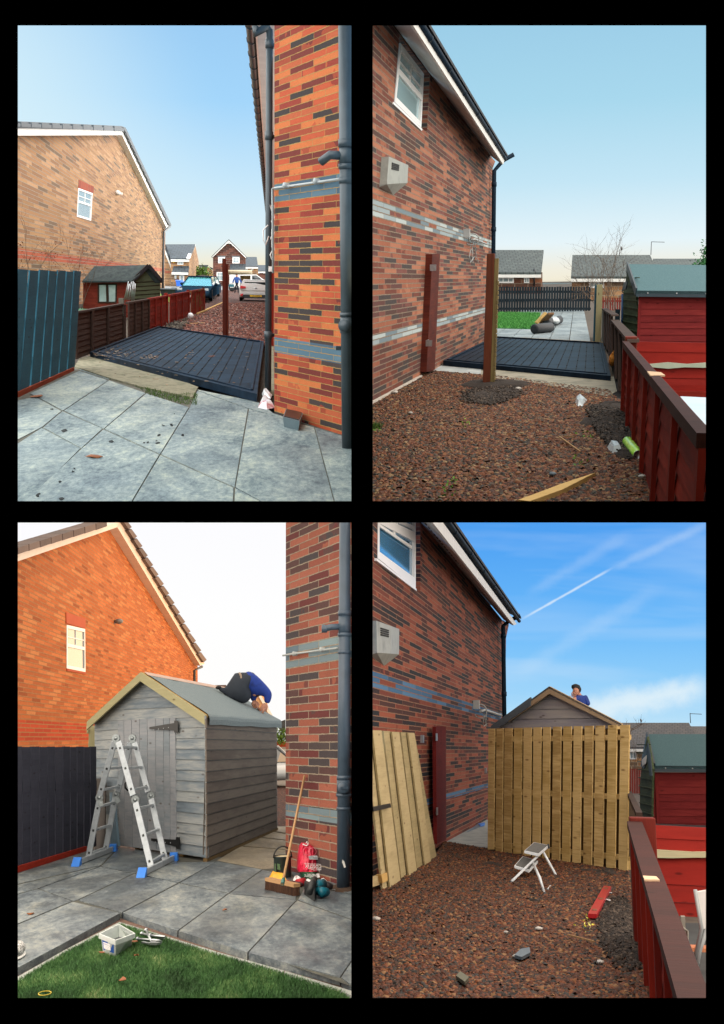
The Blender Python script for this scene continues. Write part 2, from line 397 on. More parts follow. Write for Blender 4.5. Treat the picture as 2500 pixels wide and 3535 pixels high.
def leaves(mb, pts, n, sz, seed):
    rnd = random.Random(seed)
    for _ in range(n):
        c = V(rnd.choice(pts))+V((rnd.gauss(0, sz*2), rnd.gauss(0, sz*2), rnd.gauss(0, sz*2)))
        a = V((rnd.gauss(0, 1), rnd.gauss(0, 1), rnd.gauss(0, 1))).normalized(); b = a.cross(V((rnd.gauss(0, 1), rnd.gauss(0, 1), .3))).normalized()
        a *= sz; b *= sz*.5; mb.face([c-a, c-b, c+a, c+b])
def text_mesh(T, name, s, size, org, dx, dy, m):
    """flat lettering built on a surface; dx, dy unit vectors of the reading direction and up"""
    cu = bpy.data.curves.new('lettering', 'FONT'); cu.body = s; cu.size = size; cu.extrude = .0006; cu.align_x = 'CENTER'; cu.align_y = 'CENTER'
    o = bpy.data.objects.new('lettering', cu); me = bpy.data.meshes.new_from_object(o); bpy.data.objects.remove(o)
    dx, dy = V(dx).normalized(), V(dy).normalized(); dz = dx.cross(dy); b = BASE[T.name]
    for v in me.vertices: v.co = V(org)+dx*v.co.x+dy*v.co.y+dz*v.co.z-b
    me.materials.clear(); me.materials.append(m); ob = bpy.data.objects.new(name, me); COL.objects.link(ob); ob.parent = T; BASE[ob.name] = b; return ob
def skin(T, name, nodes, edges, m, sub=2):
    """continuous figure: nodes {k: (pos, rx, ry)}"""
    ks = list(nodes); me = bpy.data.meshes.new(name); b = BASE[T.name]
    me.from_pydata([tuple(V(nodes[k][0])-b) for k in ks], [(ks.index(a), ks.index(c)) for a, c in edges], [])
    o = bpy.data.objects.new(name, me); COL.objects.link(o); me.materials.append(m)
    md = o.modifiers.new('skin', 'SKIN'); md.use_smooth_shade = True
    for i, k in enumerate(ks):
        sv = me.skin_vertices[0].data[i]; sv.radius = nodes[k][1:3] if len(nodes[k]) > 2 else (nodes[k][1],)*2; sv.use_root = (i == 0)
    if sub: s_ = o.modifiers.new('sub', 'SUBSURF'); s_.levels = sub; s_.render_levels = sub
    o.parent = T; BASE[o.name] = b; return o
# ------------------------------------------------------------------ the board, the sky domes
OPEN = [(62, 88, 1213, 1730), (1287, 88, 2437, 1730), (62, 1804, 1213, 3445), (1287, 1804, 2437, 3445)]
def wpt(px, d): return V(((px[0]-CX)/F*d, d, (CY-px[1])/F*d))
black = NT('board_black'); black.b.inputs['Base Color'].default_value = (0, 0, 0, 1); black.b.inputs['Roughness'].default_value = 1; black.b.inputs['Specular IOR Level'].default_value = 0
def board():
    bm = MB(); big = [(-900, -900), (3400, -900), (3400, 4500), (-900, 4500)]
    hs = [[(a, b), (c, b), (c, e), (a, e)] for a, b, c, e in OPEN]
    for dd, flip in ((4.5, False), (4.53, True)):
        ls = [[wpt(p, dd*.64) for p in l_] for l_ in [big]+hs]; flat = [p for l_ in ls for p in l_]
        for t in tessellate_polygon(ls): bm.face([flat[i] for i in t])
    for h in [big]+hs:
        for i in range(4): j = (i+1) % 4; bm.face([wpt(h[i], 2.88), wpt(h[j], 2.88), wpt(h[j], 2.9), wpt(h[i], 2.9)])
    o = mesh_obj('wall', bm, black.m, V((0, 0, 0))); tag(o, 'matt black display wall with four upright rectangular openings', kind='structure')
board()
def sky(idx, stops, k, amb='ffffff', clouds=None, side_tint=None, inner=None, glow=None):
    a, b, c, e = OPEN[idx]; sx = -1 if c < CX else 1; sz = 1 if e < CY else -1
    X = sorted((.028*sx, 365*sx)); Z = sorted((.028*sz, 520*sz)); Y = (2.94, 950)
    bm = MB(); m = 30
    h = [wpt(p, 2.94) for p in ((max(a-m, 1250+8) if sx > 0 else a-m, b-m if sz > 0 else max(b-m, 1776)), (c+m if sx > 0 else min(c+m, 1242), b-m if sz > 0 else max(b-m, 1776)), (c+m if sx > 0 else min(c+m, 1242), e+m if sz < 0 else min(e+m, 1759)), (max(a-m, 1258) if sx > 0 else a-m, e+m if sz < 0 else min(e+m, 1759)))]
    hx0, hx1, hz1, hz0 = h[0].x, h[1].x, h[0].z, h[2].z
    hx0 = max(hx0, X[0]); hx1 = min(hx1, X[1]); hz0 = max(hz0, Z[0]); hz1 = min(hz1, Z[1])
    def q(*p): bm.face([V(x) for x in p])
    y0, y1 = Y; x0, x1 = X; z0, z1 = Z
    for (l, r, bo, t) in ((x0, hx0, z0, z1), (hx1, x1, z0, z1), (hx0, hx1, z0, hz0), (hx0, hx1, hz1, z1)):
        if r-l > 1e-6 and t-bo > 1e-6: q((l, y0, bo), (r, y0, bo), (r, y0, t), (l, y0, t))
    q((x0, y1, z0), (x1, y1, z0), (x1, y1, z1), (x0, y1, z1))
    q((x0, y0, z0), (x1, y0, z0), (x1, y1, z0), (x0, y1, z0)); q((x0, y0, z1), (x1, y0, z1), (x1, y1, z1), (x0, y1, z1))
    q((x0, y0, z0), (x0, y1, z0), (x0, y1, z1), (x0, y0, z1)); q((x1, y0, z0), (x1, y1, z0), (x1, y1, z1), (x1, y0, z1))
    t = NT('sky_and_fill_glow'); t.n.remove(t.b); em = t.new('ShaderNodeEmission'); t.l(em.outputs[0], t.n['Material Output'].inputs[0])
    geo = t.new('ShaderNodeNewGeometry'); nv = t.new('ShaderNodeVectorMath', operation='NORMALIZE'); t.l(geo.outputs['Position'], nv.inputs[0]); d = nv.outputs[0]
    def dot(vec):
        o = t.new('ShaderNodeVectorMath', operation='DOT_PRODUCT'); t.l(d, o.inputs[0]); o.inputs[1].default_value = vec; return o.outputs['Value']
    el = dot(Q.Z)
    col = t.ramp(t.math('MULTIPLY_ADD', el, 2.5, .25), [(.25+p*2.5, s) for p, s in stops])
    if clouds: col = clouds(t, d, dot, el, col)
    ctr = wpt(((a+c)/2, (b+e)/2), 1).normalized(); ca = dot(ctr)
    mr = t.new('ShaderNodeMapRange', interpolation_type='SMOOTHSTEP'); t.l(ca, mr.inputs[0]); mr.inputs[1].default_value = .93; mr.inputs[2].default_value = .7; mr.inputs[3].default_value = 1; mr.inputs[4].default_value = k  # sky box outside the opening brightened as added light for the set
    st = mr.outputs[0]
    if side_tint:                                   # sky colour shifts towards a second tint on one side
        wv, wc, ws, w0, w1 = side_tint; wr = t.new('ShaderNodeMapRange', interpolation_type='SMOOTHSTEP'); t.l(dot(V(wv).normalized()), wr.inputs[0]); wr.inputs[1].default_value = w0; wr.inputs[2].default_value = w1
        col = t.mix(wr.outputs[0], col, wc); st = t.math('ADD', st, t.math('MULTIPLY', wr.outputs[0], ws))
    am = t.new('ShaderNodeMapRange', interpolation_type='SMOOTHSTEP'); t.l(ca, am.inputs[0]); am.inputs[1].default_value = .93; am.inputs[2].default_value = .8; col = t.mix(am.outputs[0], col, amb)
    sp = t.new('ShaderNodeSeparateXYZ'); t.l(geo.outputs['Position'], sp.inputs[0])      # unseen inner faces of the sky box glow extra, added to light the set
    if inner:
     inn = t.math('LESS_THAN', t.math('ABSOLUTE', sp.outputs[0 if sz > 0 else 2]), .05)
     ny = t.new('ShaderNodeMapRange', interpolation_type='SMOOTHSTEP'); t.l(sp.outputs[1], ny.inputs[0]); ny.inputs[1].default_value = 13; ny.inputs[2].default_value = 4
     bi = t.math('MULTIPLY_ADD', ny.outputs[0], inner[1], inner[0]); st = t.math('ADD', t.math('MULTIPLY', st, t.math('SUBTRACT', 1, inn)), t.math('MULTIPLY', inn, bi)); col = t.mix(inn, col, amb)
    if glow:                                   # added glow on the unseen inner side face, lights the far walls
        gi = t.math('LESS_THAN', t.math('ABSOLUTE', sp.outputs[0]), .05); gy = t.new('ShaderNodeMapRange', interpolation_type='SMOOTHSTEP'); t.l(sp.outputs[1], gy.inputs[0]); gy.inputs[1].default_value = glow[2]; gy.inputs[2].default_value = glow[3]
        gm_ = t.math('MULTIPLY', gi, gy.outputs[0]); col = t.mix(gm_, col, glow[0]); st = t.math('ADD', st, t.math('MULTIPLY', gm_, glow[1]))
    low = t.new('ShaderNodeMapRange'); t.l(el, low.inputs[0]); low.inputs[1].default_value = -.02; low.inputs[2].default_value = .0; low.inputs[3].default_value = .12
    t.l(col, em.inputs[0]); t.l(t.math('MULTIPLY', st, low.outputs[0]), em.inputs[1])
    t.m.cycles.emission_sampling = 'NONE'
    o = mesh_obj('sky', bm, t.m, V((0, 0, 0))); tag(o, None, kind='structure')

# ------------------------------------------------------------------ shared materials
mat('upvc', ['e6e8e6', 'f2f2f0'], .3, 3)
white_paint = mat('white_board', ['cfd0cc', 'e8e8e2'], .45, 6)
black_plastic = mat('black_plastic', ['14181c', '22282e'], .35, 8)
dark_pipe = mat('grey_blue_pipe', ['262f34', '3a464c', '2c363b'], .4, 3, bump=.03)
metal = mat('aluminium', ['b4babd', 'cdd1d3'], .35, 20, metal=.85)
steel = mat('bright_steel', ['8f979b', 'c0c4c6'], .3, 20, metal=.9)
felt = mat('roof_felt', ['2c4a52', '3e5e64', '58767a'], .95, 60, bump=.4)
red_wood = wood('red_stained_wood', ['4a0f0a', '6b1a10', '8a2516', '571409'], island=.5)
red_green = wood('red_stained_wood_algae', ['5a130b', '7d2212', '942a18'], island=.4, green=lin('5f6434'))
brown_wood = wood('dark_brown_wood', ['2b201b', '3b2c24', '4b3a2f'], island=.3)
blue_wood = wood('dark_blue_stained_wood', ['1a404e', '265666', '326a7c'], island=.4)
char_wood = wood('charcoal_stained_wood', ['282a36', '383a46', '484650'], island=.4)
tan_wood = wood('pressure_treated_wood', ['8a6a3a', 'a8854c', 'bf9d62', 'a98d55', '93804c'], island=.75)
green_tan = wood('green_treated_wood', ['8c8866', 'a09a76', 'b8b08c'], island=.4)
grey_wood = wood('grey_washed_wood', ['4c5862', '6e7a84', '9a9e9e', '5e6c78', 'b4b0a8'], island=.6, grain=.8)
soil = mat('dark_soil', ['120e0b', '241b14', '33261c'], 1, 14, bump=.8)
concrete = mat('old_concrete', ['54554a', '77776a', '908c7c', '626b68'], .95, 5, bump=.4)
litter_white = mat('white_litter', ['c9d0d2', 'eef0f0', 'aab4b8'], .5, 8)
leaf_brown = mat('dead_leaf', ['4a2412', '7a4420', '9a6030'], .8, 12, island=.6)
twig_mat = mat('bare_twig', ['4a3a30', '6a5a4c'], .9, 10)
tyre = mat('tyre_rubber', ['0c0d0e', '17181a'], .8, 10)
def slab_mat(name, cols, spots=True, wet=False, con=2.6):
    t = NT(name); tc = t.new('ShaderNodeTexCoord'); isl = t.new('ShaderNodeNewGeometry').outputs['Random Per Island']
    off = t.new('ShaderNodeVectorMath', operation='ADD'); t.l(tc.outputs['Object'], off.inputs[0]); t.l(t.math('MULTIPLY', isl, 31), off.inputs[1]); v = t.scale(off.outputs[0], (1, .42, 1))
    n = t.math('ADD', t.math('MULTIPLY', t.noise(v, 1.9, 6, .75, .6), .6), t.math('MULTIPLY', t.noise(v, 22, 7, .85), .65))
    n = t.math('ADD', t.math('MULTIPLY_ADD', n, con, .5-con*.62), t.math('MULTIPLY_ADD', isl, .16, -.08))
    c = t.ramp(n, [(i/(len(cols)-1), x) for i, x in enumerate(cols)])
    st_ = t.new('ShaderNodeSeparateColor'); t.l(t.ramp(t.noise(t.scale(tc.outputs['Object'], (1, .5, 1)), 1.1, 5, .6, .8), [(.47, (0, 0, 0, 1)), (.6, (1, 1, 1, 1))]), st_.inputs[0])
    c = t.mix(t.math('MULTIPLY', st_.outputs[0], .75 if wet else .4), c, t.mix(1, c, (.36, .37, .38, 1) if wet else (.5, .55, .58, 1), 'MULTIPLY'))
    g = t.noise(v, 120, 3, .7); c = t.mix(t.math('MULTIPLY', g, .5), c, t.mix(1, c, (.5, .5, .5, 1), 'MULTIPLY'))
    if spots:
        vo = t.new('ShaderNodeTexVoronoi'); vo.inputs['Scale'].default_value = 1.9; t.l(t.mix(.93, t.noise(v, 20, 2), v), vo.inputs['Vector'])
        k = t.math('LESS_THAN', vo.outputs['Distance'], t.math('MULTIPLY_ADD', t.noise(v, 1.3, 2), .16, -.045)); c = t.mix(t.math('MULTIPLY', k, .75), c, '1b2226')
    t.l(c, t.b.inputs['Base Color'])
    t.l(t.ramp(t.noise(v, 1.6, 4), [(.4, (.3 if wet else .55,)*3+(1,)), (.65, (.85,)*3+(1,))]), t.b.inputs['Roughness'])
    t.bump(t.math('ADD', g, n), .25, .008); return t.m
def gravel_mat(name, cols, cell=22):
    t = NT(name); tc = t.new('ShaderNodeTexCoord'); v = tc.outputs['Object']
    vo = t.new('ShaderNodeTexVoronoi'); vo.inputs['Scale'].default_value = cell; t.l(t.mix(.04, v, t.noise(v, 30, 2)), vo.inputs['Vector'])
    s = t.new('ShaderNodeSeparateColor'); t.l(vo.outputs['Color'], s.inputs[0])
    c = t.ramp(s.outputs[0], [(i/len(cols), x) for i, x in enumerate(cols)], True)
    e = t.ramp(vo.outputs['Distance'], [(.25, (1, 1, 1, 1)), (.62, (.12, .12, .12, 1))]); c = t.mix(1, c, e, 'MULTIPLY')
    big = t.ramp(t.noise(v, .55, 4), [(.3, (.62, .6, .58, 1)), (.6, (1, 1, 1, 1))]); c = t.mix(.8, c, t.mix(1, c, big, 'MULTIPLY'))
    t.l(c, t.b.inputs['Base Color']); t.b.inputs['Roughness'].default_value = .9; t.bump(t.math('SUBTRACT', 0, vo.outputs['Distance']), .9, .03); return t.m
def stone_mat(name, cols):
    t = NT(name); isl = t.new('ShaderNodeNewGeometry').outputs['Random Per Island']; tc = t.new('ShaderNodeTexCoord')
    c = t.ramp(isl, [(i/len(cols), x) for i, x in enumerate(cols)], True); g = t.noise(tc.outputs['Object'], 90, 3)
    c = t.mix(t.math('MULTIPLY', g, .6), c, t.mix(1, c, (.45, .42, .4, 1), 'MULTIPLY')); t.l(c, t.b.inputs['Base Color'])
    t.b.inputs['Roughness'].default_value = .75; t.b.inputs['Specular IOR Level'].default_value = .35; return t.m
GR = ['6a3d25', '532d1b', '7e5132', '442a1e', '764327', '332d27', '5d3824', '825d3d', '29231c', '643d24', '4b4337', '714024', '452416', '8b714f', '55311e', '3a3730']
STONE = stone_mat('red_granite_chips', GR); STONE_D = stone_mat('brown_chips', ['4a2918', '5c321e', '3c261c', '734125', '312e2a', '543223', '7b4c2a', '241f1a', '5c3925', '493529', '673920', '373531', '85623f', '4c291a'])

# brick palettes: (position, colour)
ORANGE = [(0, '3f3634'), (.13, '7a2f26'), (.3, 'a8492c'), (.42, 'c4623a'), (.58, 'd87840'), (.72, 'c95a34'), (.86, '9c3a2a'), (.95, '4a3c38')]

def ground_sheet(xl, xr, yn, yh, z):
    b = MB(); f = lambda x: Q.hd((x, yh))*700; P = [Q.g((xl, yn), z), Q.g((xr, yn), z), f(xr), f(xl)]; P[2].z = P[3].z = z; b.face(P); return b
DONE = set()
def close_set(idx):
    """each set ends at the black dividers between the four openings"""
    a, b_, c, e = OPEN[idx]; sx = -1 if c < CX else 1; sz = 1 if e < CY else -1; bpy.context.view_layer.update()
    for o in list(COL.objects):
        if o.name in DONE or o.type != 'MESH': continue
        DONE.add(o.name)
        if o.name.split('.')[0] in ('sky', 'wall', 'gravel', 'grass') and o.parent is None: continue
        if o.modifiers and o.modifiers[0].type == 'SKIN': continue
        for no in (V((sx, 0, 0)), V((0, 0, sz)), V((0, 1, 0))):
            lim = 2.96 if no.y else .03; W = [o.matrix_world @ v.co for v in o.data.vertices]
            d = [p.dot(no)-lim for p in W]
            if not d or min(d) >= 0: continue
            bm = bmesh.new(); bm.from_mesh(o.data); mi = o.matrix_world.inverted(); ln = (o.matrix_world.to_3x3().transposed() @ no).normalized()
            r = bmesh.ops.bisect_plane(bm, geom=bm.verts[:]+bm.edges[:]+bm.faces[:], plane_co=mi @ (no*lim), plane_no=ln, clear_inner=True)
            bm.to_mesh(o.data); bm.free()
        if len(o.data.vertices) == 0: print('EMPTY', o.name)

# ------------------------------------------------------------------ builders used in more than one set
def slat_fence(T, pl, tops, bots, m, rail=None, thick=.02, z_gap=0):
    mb = MB()
    for (a, b), (c, e) in zip(tops, bots):
        mb.prism([pl.hit(a), pl.hit(b), pl.hit(e), pl.hit(c)], -pl.n*thick)
    part(T, 'slat_panel', mb, m)
def gutter_run(T, dirv, p_near, p_far, wallside, eave):
    pass
def wheelie_bin(px, hpx, colm, label, width=.52, cat='wheelie bin', group=None, hd=None, ry=None):
    """px: ground contact pixel; height from pixel"""
    p = Q.g(px); T = thing('wheelie_bin', label, cat, p, group)
    r = V((1, 0, 0)); d = (p-Q.eye); hgt = 1.05; s = width
    top = Q.at(hpx, p.y).z; hgt = max(.6, top); dep = .6
    b = MB(); P = lambda x, y, z: p+V((x*s, y*dep, z*hgt))
    lo = [P(-.4, .1, .06), P(.4, .1, .06), P(.4, .9, .06), P(-.4, .9, .06)]; hi = [P(-.5, 0, .9), P(.5, 0, .9), P(.5, 1, .9), P(-.5, 1, .9)]
    b.face(lo[::-1]); b.face(hi)
    for i in range(4): j = (i+1) % 4; b.face([lo[i], lo[j], hi[j], hi[i]])
    part(T, 'body', b, colm, bevel=.02)
    l_ = MB(); l_.prism([P(-.54, -.08, .9), P(.54, -.08, .9), P(.54, .5, 1.0), P(-.54, .5, 1.0)], (0, 0, -.04)); l_.prism([P(-.54, .5, 1.0), P(.54, .5, 1.0), P(.54, 1.05, .95), P(-.54, 1.05, .95)], (0, 0, -.04)); part(T, 'lid', l_, colm, bevel=.01)
    for sx in (-.4, .4):
        wm = MB(); c = P(sx, .9, 0); c.z = .1; wm.lathe(c-V((.025, 0, 0)), [(0, 0), (.1, 0), (.1, .05), (0, .05)], 12, (1, 0, 0)); part(T, 'wheel', wm, tyre)
    hm = MB(); hm.tube([P(-.4, 1.1, .93), P(.4, 1.1, .93)], .018, 6); part(T, 'handle', hm, colm)
def spoked(T, c, ax, r, w_):
    c, ax = V(c), V(ax).normalized()
    m = MB(); m.lathe(c-ax*w_/2, [(r*.62, 0), (r*.92, 0), (r, w_*.2), (r, w_*.8), (r*.92, w_), (r*.62, w_)], 24, ax); wh = part(T, 'wheel', m, tyre)
    k = MB(); k.lathe(c-ax*w_*.5, [(r*.66, 0), (r*.6, w_*.2), (r*.6, w_*.8), (r*.66, w_)], 20, ax)
    a = ax.cross(V((0, 0, 1))).normalized(); b = V((0, 0, 1))
    for i in range(5):
        t = 2*math.pi*i/5; d = a*math.cos(t)+b*math.sin(t)
        for sd in (-1, 1): k.bar(c+ax*sd*w_*.4, c+ax*sd*w_*.4+d*r*.64, r*.16, .02, ax)
    part(wh, 'rim', k, steel); d = MB(); d.lathe(c-ax*.04, [(0, 0), (r*.55, 0), (r*.55, .08), (0, .08)], 14, ax); part(wh, 'brake_disc', d, MATS['black_plastic'])
def car(T, o, fw, L, W, Hh, paint, prof, cab, glassm, wr=.33, wx=(.17, .82), lights=None, plate=None, rear_view=False):
    """prof: lower side outline [(x 0..1 from the tail, z 0..1)]; cab: greenhouse outline"""
    o = V(o); fw = V(fw).normalized(); sd = V((fw.y, -fw.x, 0))
    P = lambda x, y, z: o+fw*(x*L)+sd*(y*W)+V((0, 0, z*Hh))
    def loft(pr, ys, shrink, zr=None):
        b = MB(); n = len(pr); rings = []
        for y, k in zip(ys, shrink):
            cx = .5; rings.append([P(cx+(x-cx)*k[0], y, zr+(z-zr)*k[1] if zr is not None else z*k[1]) for x, z in pr])
        i0 = 0
        for r in rings: b.v += r
        for i in range(len(rings)-1):
            for k in range(n): k2 = (k+1) % n; b.f.append([i*n+k, i*n+k2, (i+1)*n+k2, (i+1)*n+k]); b.uv += [(0, 0)]*4; b.sm.append(True)
        b.f.append(list(range(n))[::-1]); b.uv += [(0, 0)]*n; b.sm.append(False); b.f.append([(len(rings)-1)*n+k for k in range(n)]); b.uv += [(0, 0)]*n; b.sm.append(False)
        return b
    part(T, 'body', loft(prof, (-.5, -.47, -.3, .3, .47, .5), ((.965, .97), (.99, .99), (1, 1), (1, 1), (.99, .99), (.965, .97))), paint)
    zb = min(z for x, z in cab)
    # greenhouse: roof skin narrower than the belt line
    n = len(cab); zt = max(z for x, z in cab); yw = lambda z: .47-.10*(z-zb)/(zt-zb)
    def cabloft(grow, a=0):
        b = MB(); L_ = [P(.5+(x-.5)*grow, -yw(z)*grow, z) for x, z in cab]; R_ = [P(.5+(x-.5)*grow, yw(z)*grow, z) for x, z in cab]
        for k in range(n): k2 = (k+1) % n; b.face([L_[k], L_[k2], R_[k2], R_[k]], [(0, 0)]*4)
        b.face(L_[::-1], [(0, 0)]*n); b.face(R_, [(0, 0)]*n); return b
    c = cabloft(1.0); part(T, 'cabin', c, glassm)
    # roof panel and pillars in body paint
    tops = [p for p in cab if p[1] > zt-.06]; r = MB(); xs = [p[0] for p in tops]
    r.obox(P(min(xs)-.01, -yw(zt)-.005, zt-.03), P(max(xs)+.01, 0, 0)-P(min(xs)-.01, 0, 0), sd*W*(2*yw(zt)+.01), V((0, 0, .045*Hh)))
    part(T, 'roof', r, paint, bevel=.03)
    pm = MB(); low = sorted([p for p in cab if p[1] <= zb+.02]); hi = (min(xs), max(xs))
    for s_ in (-1, 1):
        for (xa, xb) in ((low[0][0], hi[0]), (low[-1][0], hi[1]), ((low[0][0]*.45+low[-1][0]*.55), (hi[0]*.5+hi[1]*.5))):
            pm.bar(P(xa, s_*(yw(zb)+.004), zb), P(xb, s_*(yw(zt)+.004), zt), .07, .03, sd)
    part(T, 'pillar', pm, paint)
    for x in wx:
        for s_ in (-1, 1): 
            c_ = P(x, s_*.46, 0); c_.z = wr; spoked(T, c_, sd*s_, wr, .2)
            am = MB(); am.lathe(P(x, s_*.49, 0)+V((0, 0, wr))-sd*s_*.1, [(0, 0), (wr*1.14, 0), (wr*1.14, .12)], 24, sd*s_); part(T, 'wheel_arch', am, MATS['black_plastic'])
    return P
# ================================================================== VIEW 1 (upper left): patio, flat black base, drive
def zoomer(ox, oy): return lambda x, y: (ox+x/1.4, oy+y/1.4)
Q = Quad(960, 962, 1250-385, (62, 88)); U, L = zoomer(60, 80), zoomer(60, 800)
N = lambda x, y: (540+x/3.867, 800+y/3.867)
sky(0, [(-.02, 'f3e6bf'), (.012, 'f6ecd0'), (.035, 'e2f2f6'), (.09, 'c8e8fb'), (.16, 'a4d6fb'), (.25, '98c9f2')], 3.7, 'f8f8f6', side_tint=((-.55, 1, .3), lin('d9f2fb'), 0, .93, 1.0), glow=(lin('f8f4ee'), 3.0, 10, 20))
# ---- ground, gravel drive, patio
b = ground_sheet(-1300, 1243, 1750, 962, -.05); struct('ground', b, mat('bare_earth', ['2a221c', '4a4036', '5a5244'], 1, 6))
REDGRAVEL = gravel_mat('red_gravel', ['713628', '5c2c21', '844936', '482620', '93614e', '542e26', '764030', '663324'], 24)
b = MB(); pg = ground(b, [L(640, 575), L(1240, 575), L(1240, 288), L(1200, 281), L(905, 281), L(850, 330), L(918, 392), L(740, 446)], -.02); struct('driveway', b, REDGRAVEL)
b = MB(); ground(b, [L(700, 285), L(1235, 285), L(1235, 262), L(700, 262)], -.03); ground(b, [L(735, 285), L(1020, 285), L(860, 320), L(720, 330)], -.028); struct('road', b, mat('grey_tarmac', ['55585a', '6b6d6e', '7a7a78'], .9, 9))
b = MB(); ground(b, [L(690, 300), L(830, 283), L(826, 330), L(690, 345)], -.024); struct('lawn', b, mat('far_grass', ['4c6a1c', '6c8a2e', '7f9a3c'], 1, 8))
vs, fs = rocks([Q.g(L(*p)) for p in ((720, 452), (918, 385), (985, 345), (1230, 345), (1230, 560), (700, 500))], 24000, .06, -.02, seed=11, dens=lambda q: np.clip((11.5/q[:, 1])**2.2, 0, 1))
np_obj('gravel', vs, fs, 4, stone_mat('drive_chips', ['6b3527', '55281d', '7f4635', '46231d', '8c5c49', '4f2d27', '733e2e', '3c3131', '633123', '957c70']), label='red stone chips covering the drive behind the black base')
SLAB = slab_mat('weathered_slab', ['2c3c44', '4a5a60', '6c7c7e', '8c9894', 'aab2a2', 'c2c4ae'])
slabs = [((300, 672), (440, 718), (222, 863), (90, 795), (60, 782)), ((444, 718), (620, 779), (418, 951), (226, 864)), ((624, 781), (830, 848), (690, 1073), (421, 952)),
         ((870, 768), (1115, 855), (1050, 1233), (694, 1075), (834, 848)), ((1120, 857), (1434, 945), (1540, 1340), (1250, 1340), (1054, 1235)), ((1439, 946), (1655, 1012), (1655, 1340), (1545, 1340)),
         ((0, 815), (86, 797), (215, 866), (120, 943), (-20, 1015)), ((218, 867), (414, 951), (310, 1045), (123, 945)), ((118, 947), (306, 1046), (60, 1290), (-10, 1338), (-300, 1338), (-160, 1130)),
         ((416, 955), (688, 1077), (530, 1340), (-5, 1340), (310, 1048)), ((691, 1079), (1049, 1237), (1042, 1340), (534, 1340)), ((1053, 1239), (1246, 1340), (1046, 1340)), ((-40, 815), (-3, 815), (-23, 1012), (-170, 1125), (-420, 1338), (-900, 1338), (-300, 900)),
         ((868, 762), (1165, 822), (1240, 878), (1432, 940), (1120, 853), (872, 766)), ((290, 655), (345, 612), (420, 640), (444, 714), (303, 668))]
b = MB()
for i, s_ in enumerate(slabs):
    z = random.uniform(-.002, .002); P_ = [Q.g(L(*p), z) for p in s_]; c = sum(P_, V((0, 0, 0)))/len(P_)
    b.prism([p+(c-p).normalized()*.006 for p in P_], (0, 0, -.04))
struct('patio', b, SLAB)
b = MB(); ground(b, [L(-900, 1342), L(1655, 1342), L(1655, 1010), L(1243, 878), L(870, 760), L(600, 750), L(290, 655), L(0, 800), L(-400, 900)], -.009); struct('bedding_sand', b, mat('joint_sand', ['3c3a32', '56544a', '6a675a'], 1, 9))
# concrete lip in front of the black base
b = MB(); b.prism([Q.g(L(*p), .015) for p in ((277, 650), (300, 612), (350, 600), (600, 640), (874, 750), (846, 800), (770, 784), (600, 748), (440, 704))], (0, 0, -.06))
b.prism([Q.g(L(*p), .03) for p in ((1195, 770), (1243, 770), (1243, 545), (1205, 545))], (0, 0, -.06)); struct('concrete_base', b, mat('mossy_concrete', ['45443a', '68664f', '85806a', '555840', '908a76'], .95, 6, bump=.5))
vs, fs = blades([Q.g(L(*p)) for p in ((570, 748), (680, 772), (770, 792), (872, 785), (868, 840), (800, 835), (640, 790))], 700, .045, .004, 5, .0)
np_obj('weeds', vs, fs, 3, mat('weed_green', ['1f3a10', '3a5a1a', '5a7026'], .9, 20, island=.7), label='green weeds in the joint between patio slabs and concrete lip')
b = MB(); rnd = random.Random(17)
for x, y, r in ((230, 962, 12), (455, 1015, 12), (685, 982, 10), (745, 933, 9), (800, 985, 8), (675, 1020, 13), (98, 1275, 14), (210, 1292, 16), (630, 1018, 7), (706, 937, 6), (168, 857, 6), (205, 1208, 6), (612, 1020, 5), (760, 880, 5), (268, 1160, 5), (276, 1146, 5)):
    for q in range(4):
        c = Q.g(L(x+rnd.gauss(0, r*.35), y+rnd.gauss(0, r*.3)), .001); a = r/1.4/F*c.y*rnd.uniform(.35, .75); n = 9; ph = rnd.random()
        b.prism([c+V((math.cos(t)*a*rnd.uniform(.7, 1.2), math.sin(t)*a*2.2*rnd.uniform(.7, 1.2), .0)) for t in np.linspace(ph, ph+5.6, n)], (0, 0, .004))
struct('moss_clump', b, mat('dark_moss', ['0e1214', '1c2222', '141816'], .95, 30, bump=.5), kind='stuff', label='dark moss clumps and wet blots on the patio slabs')
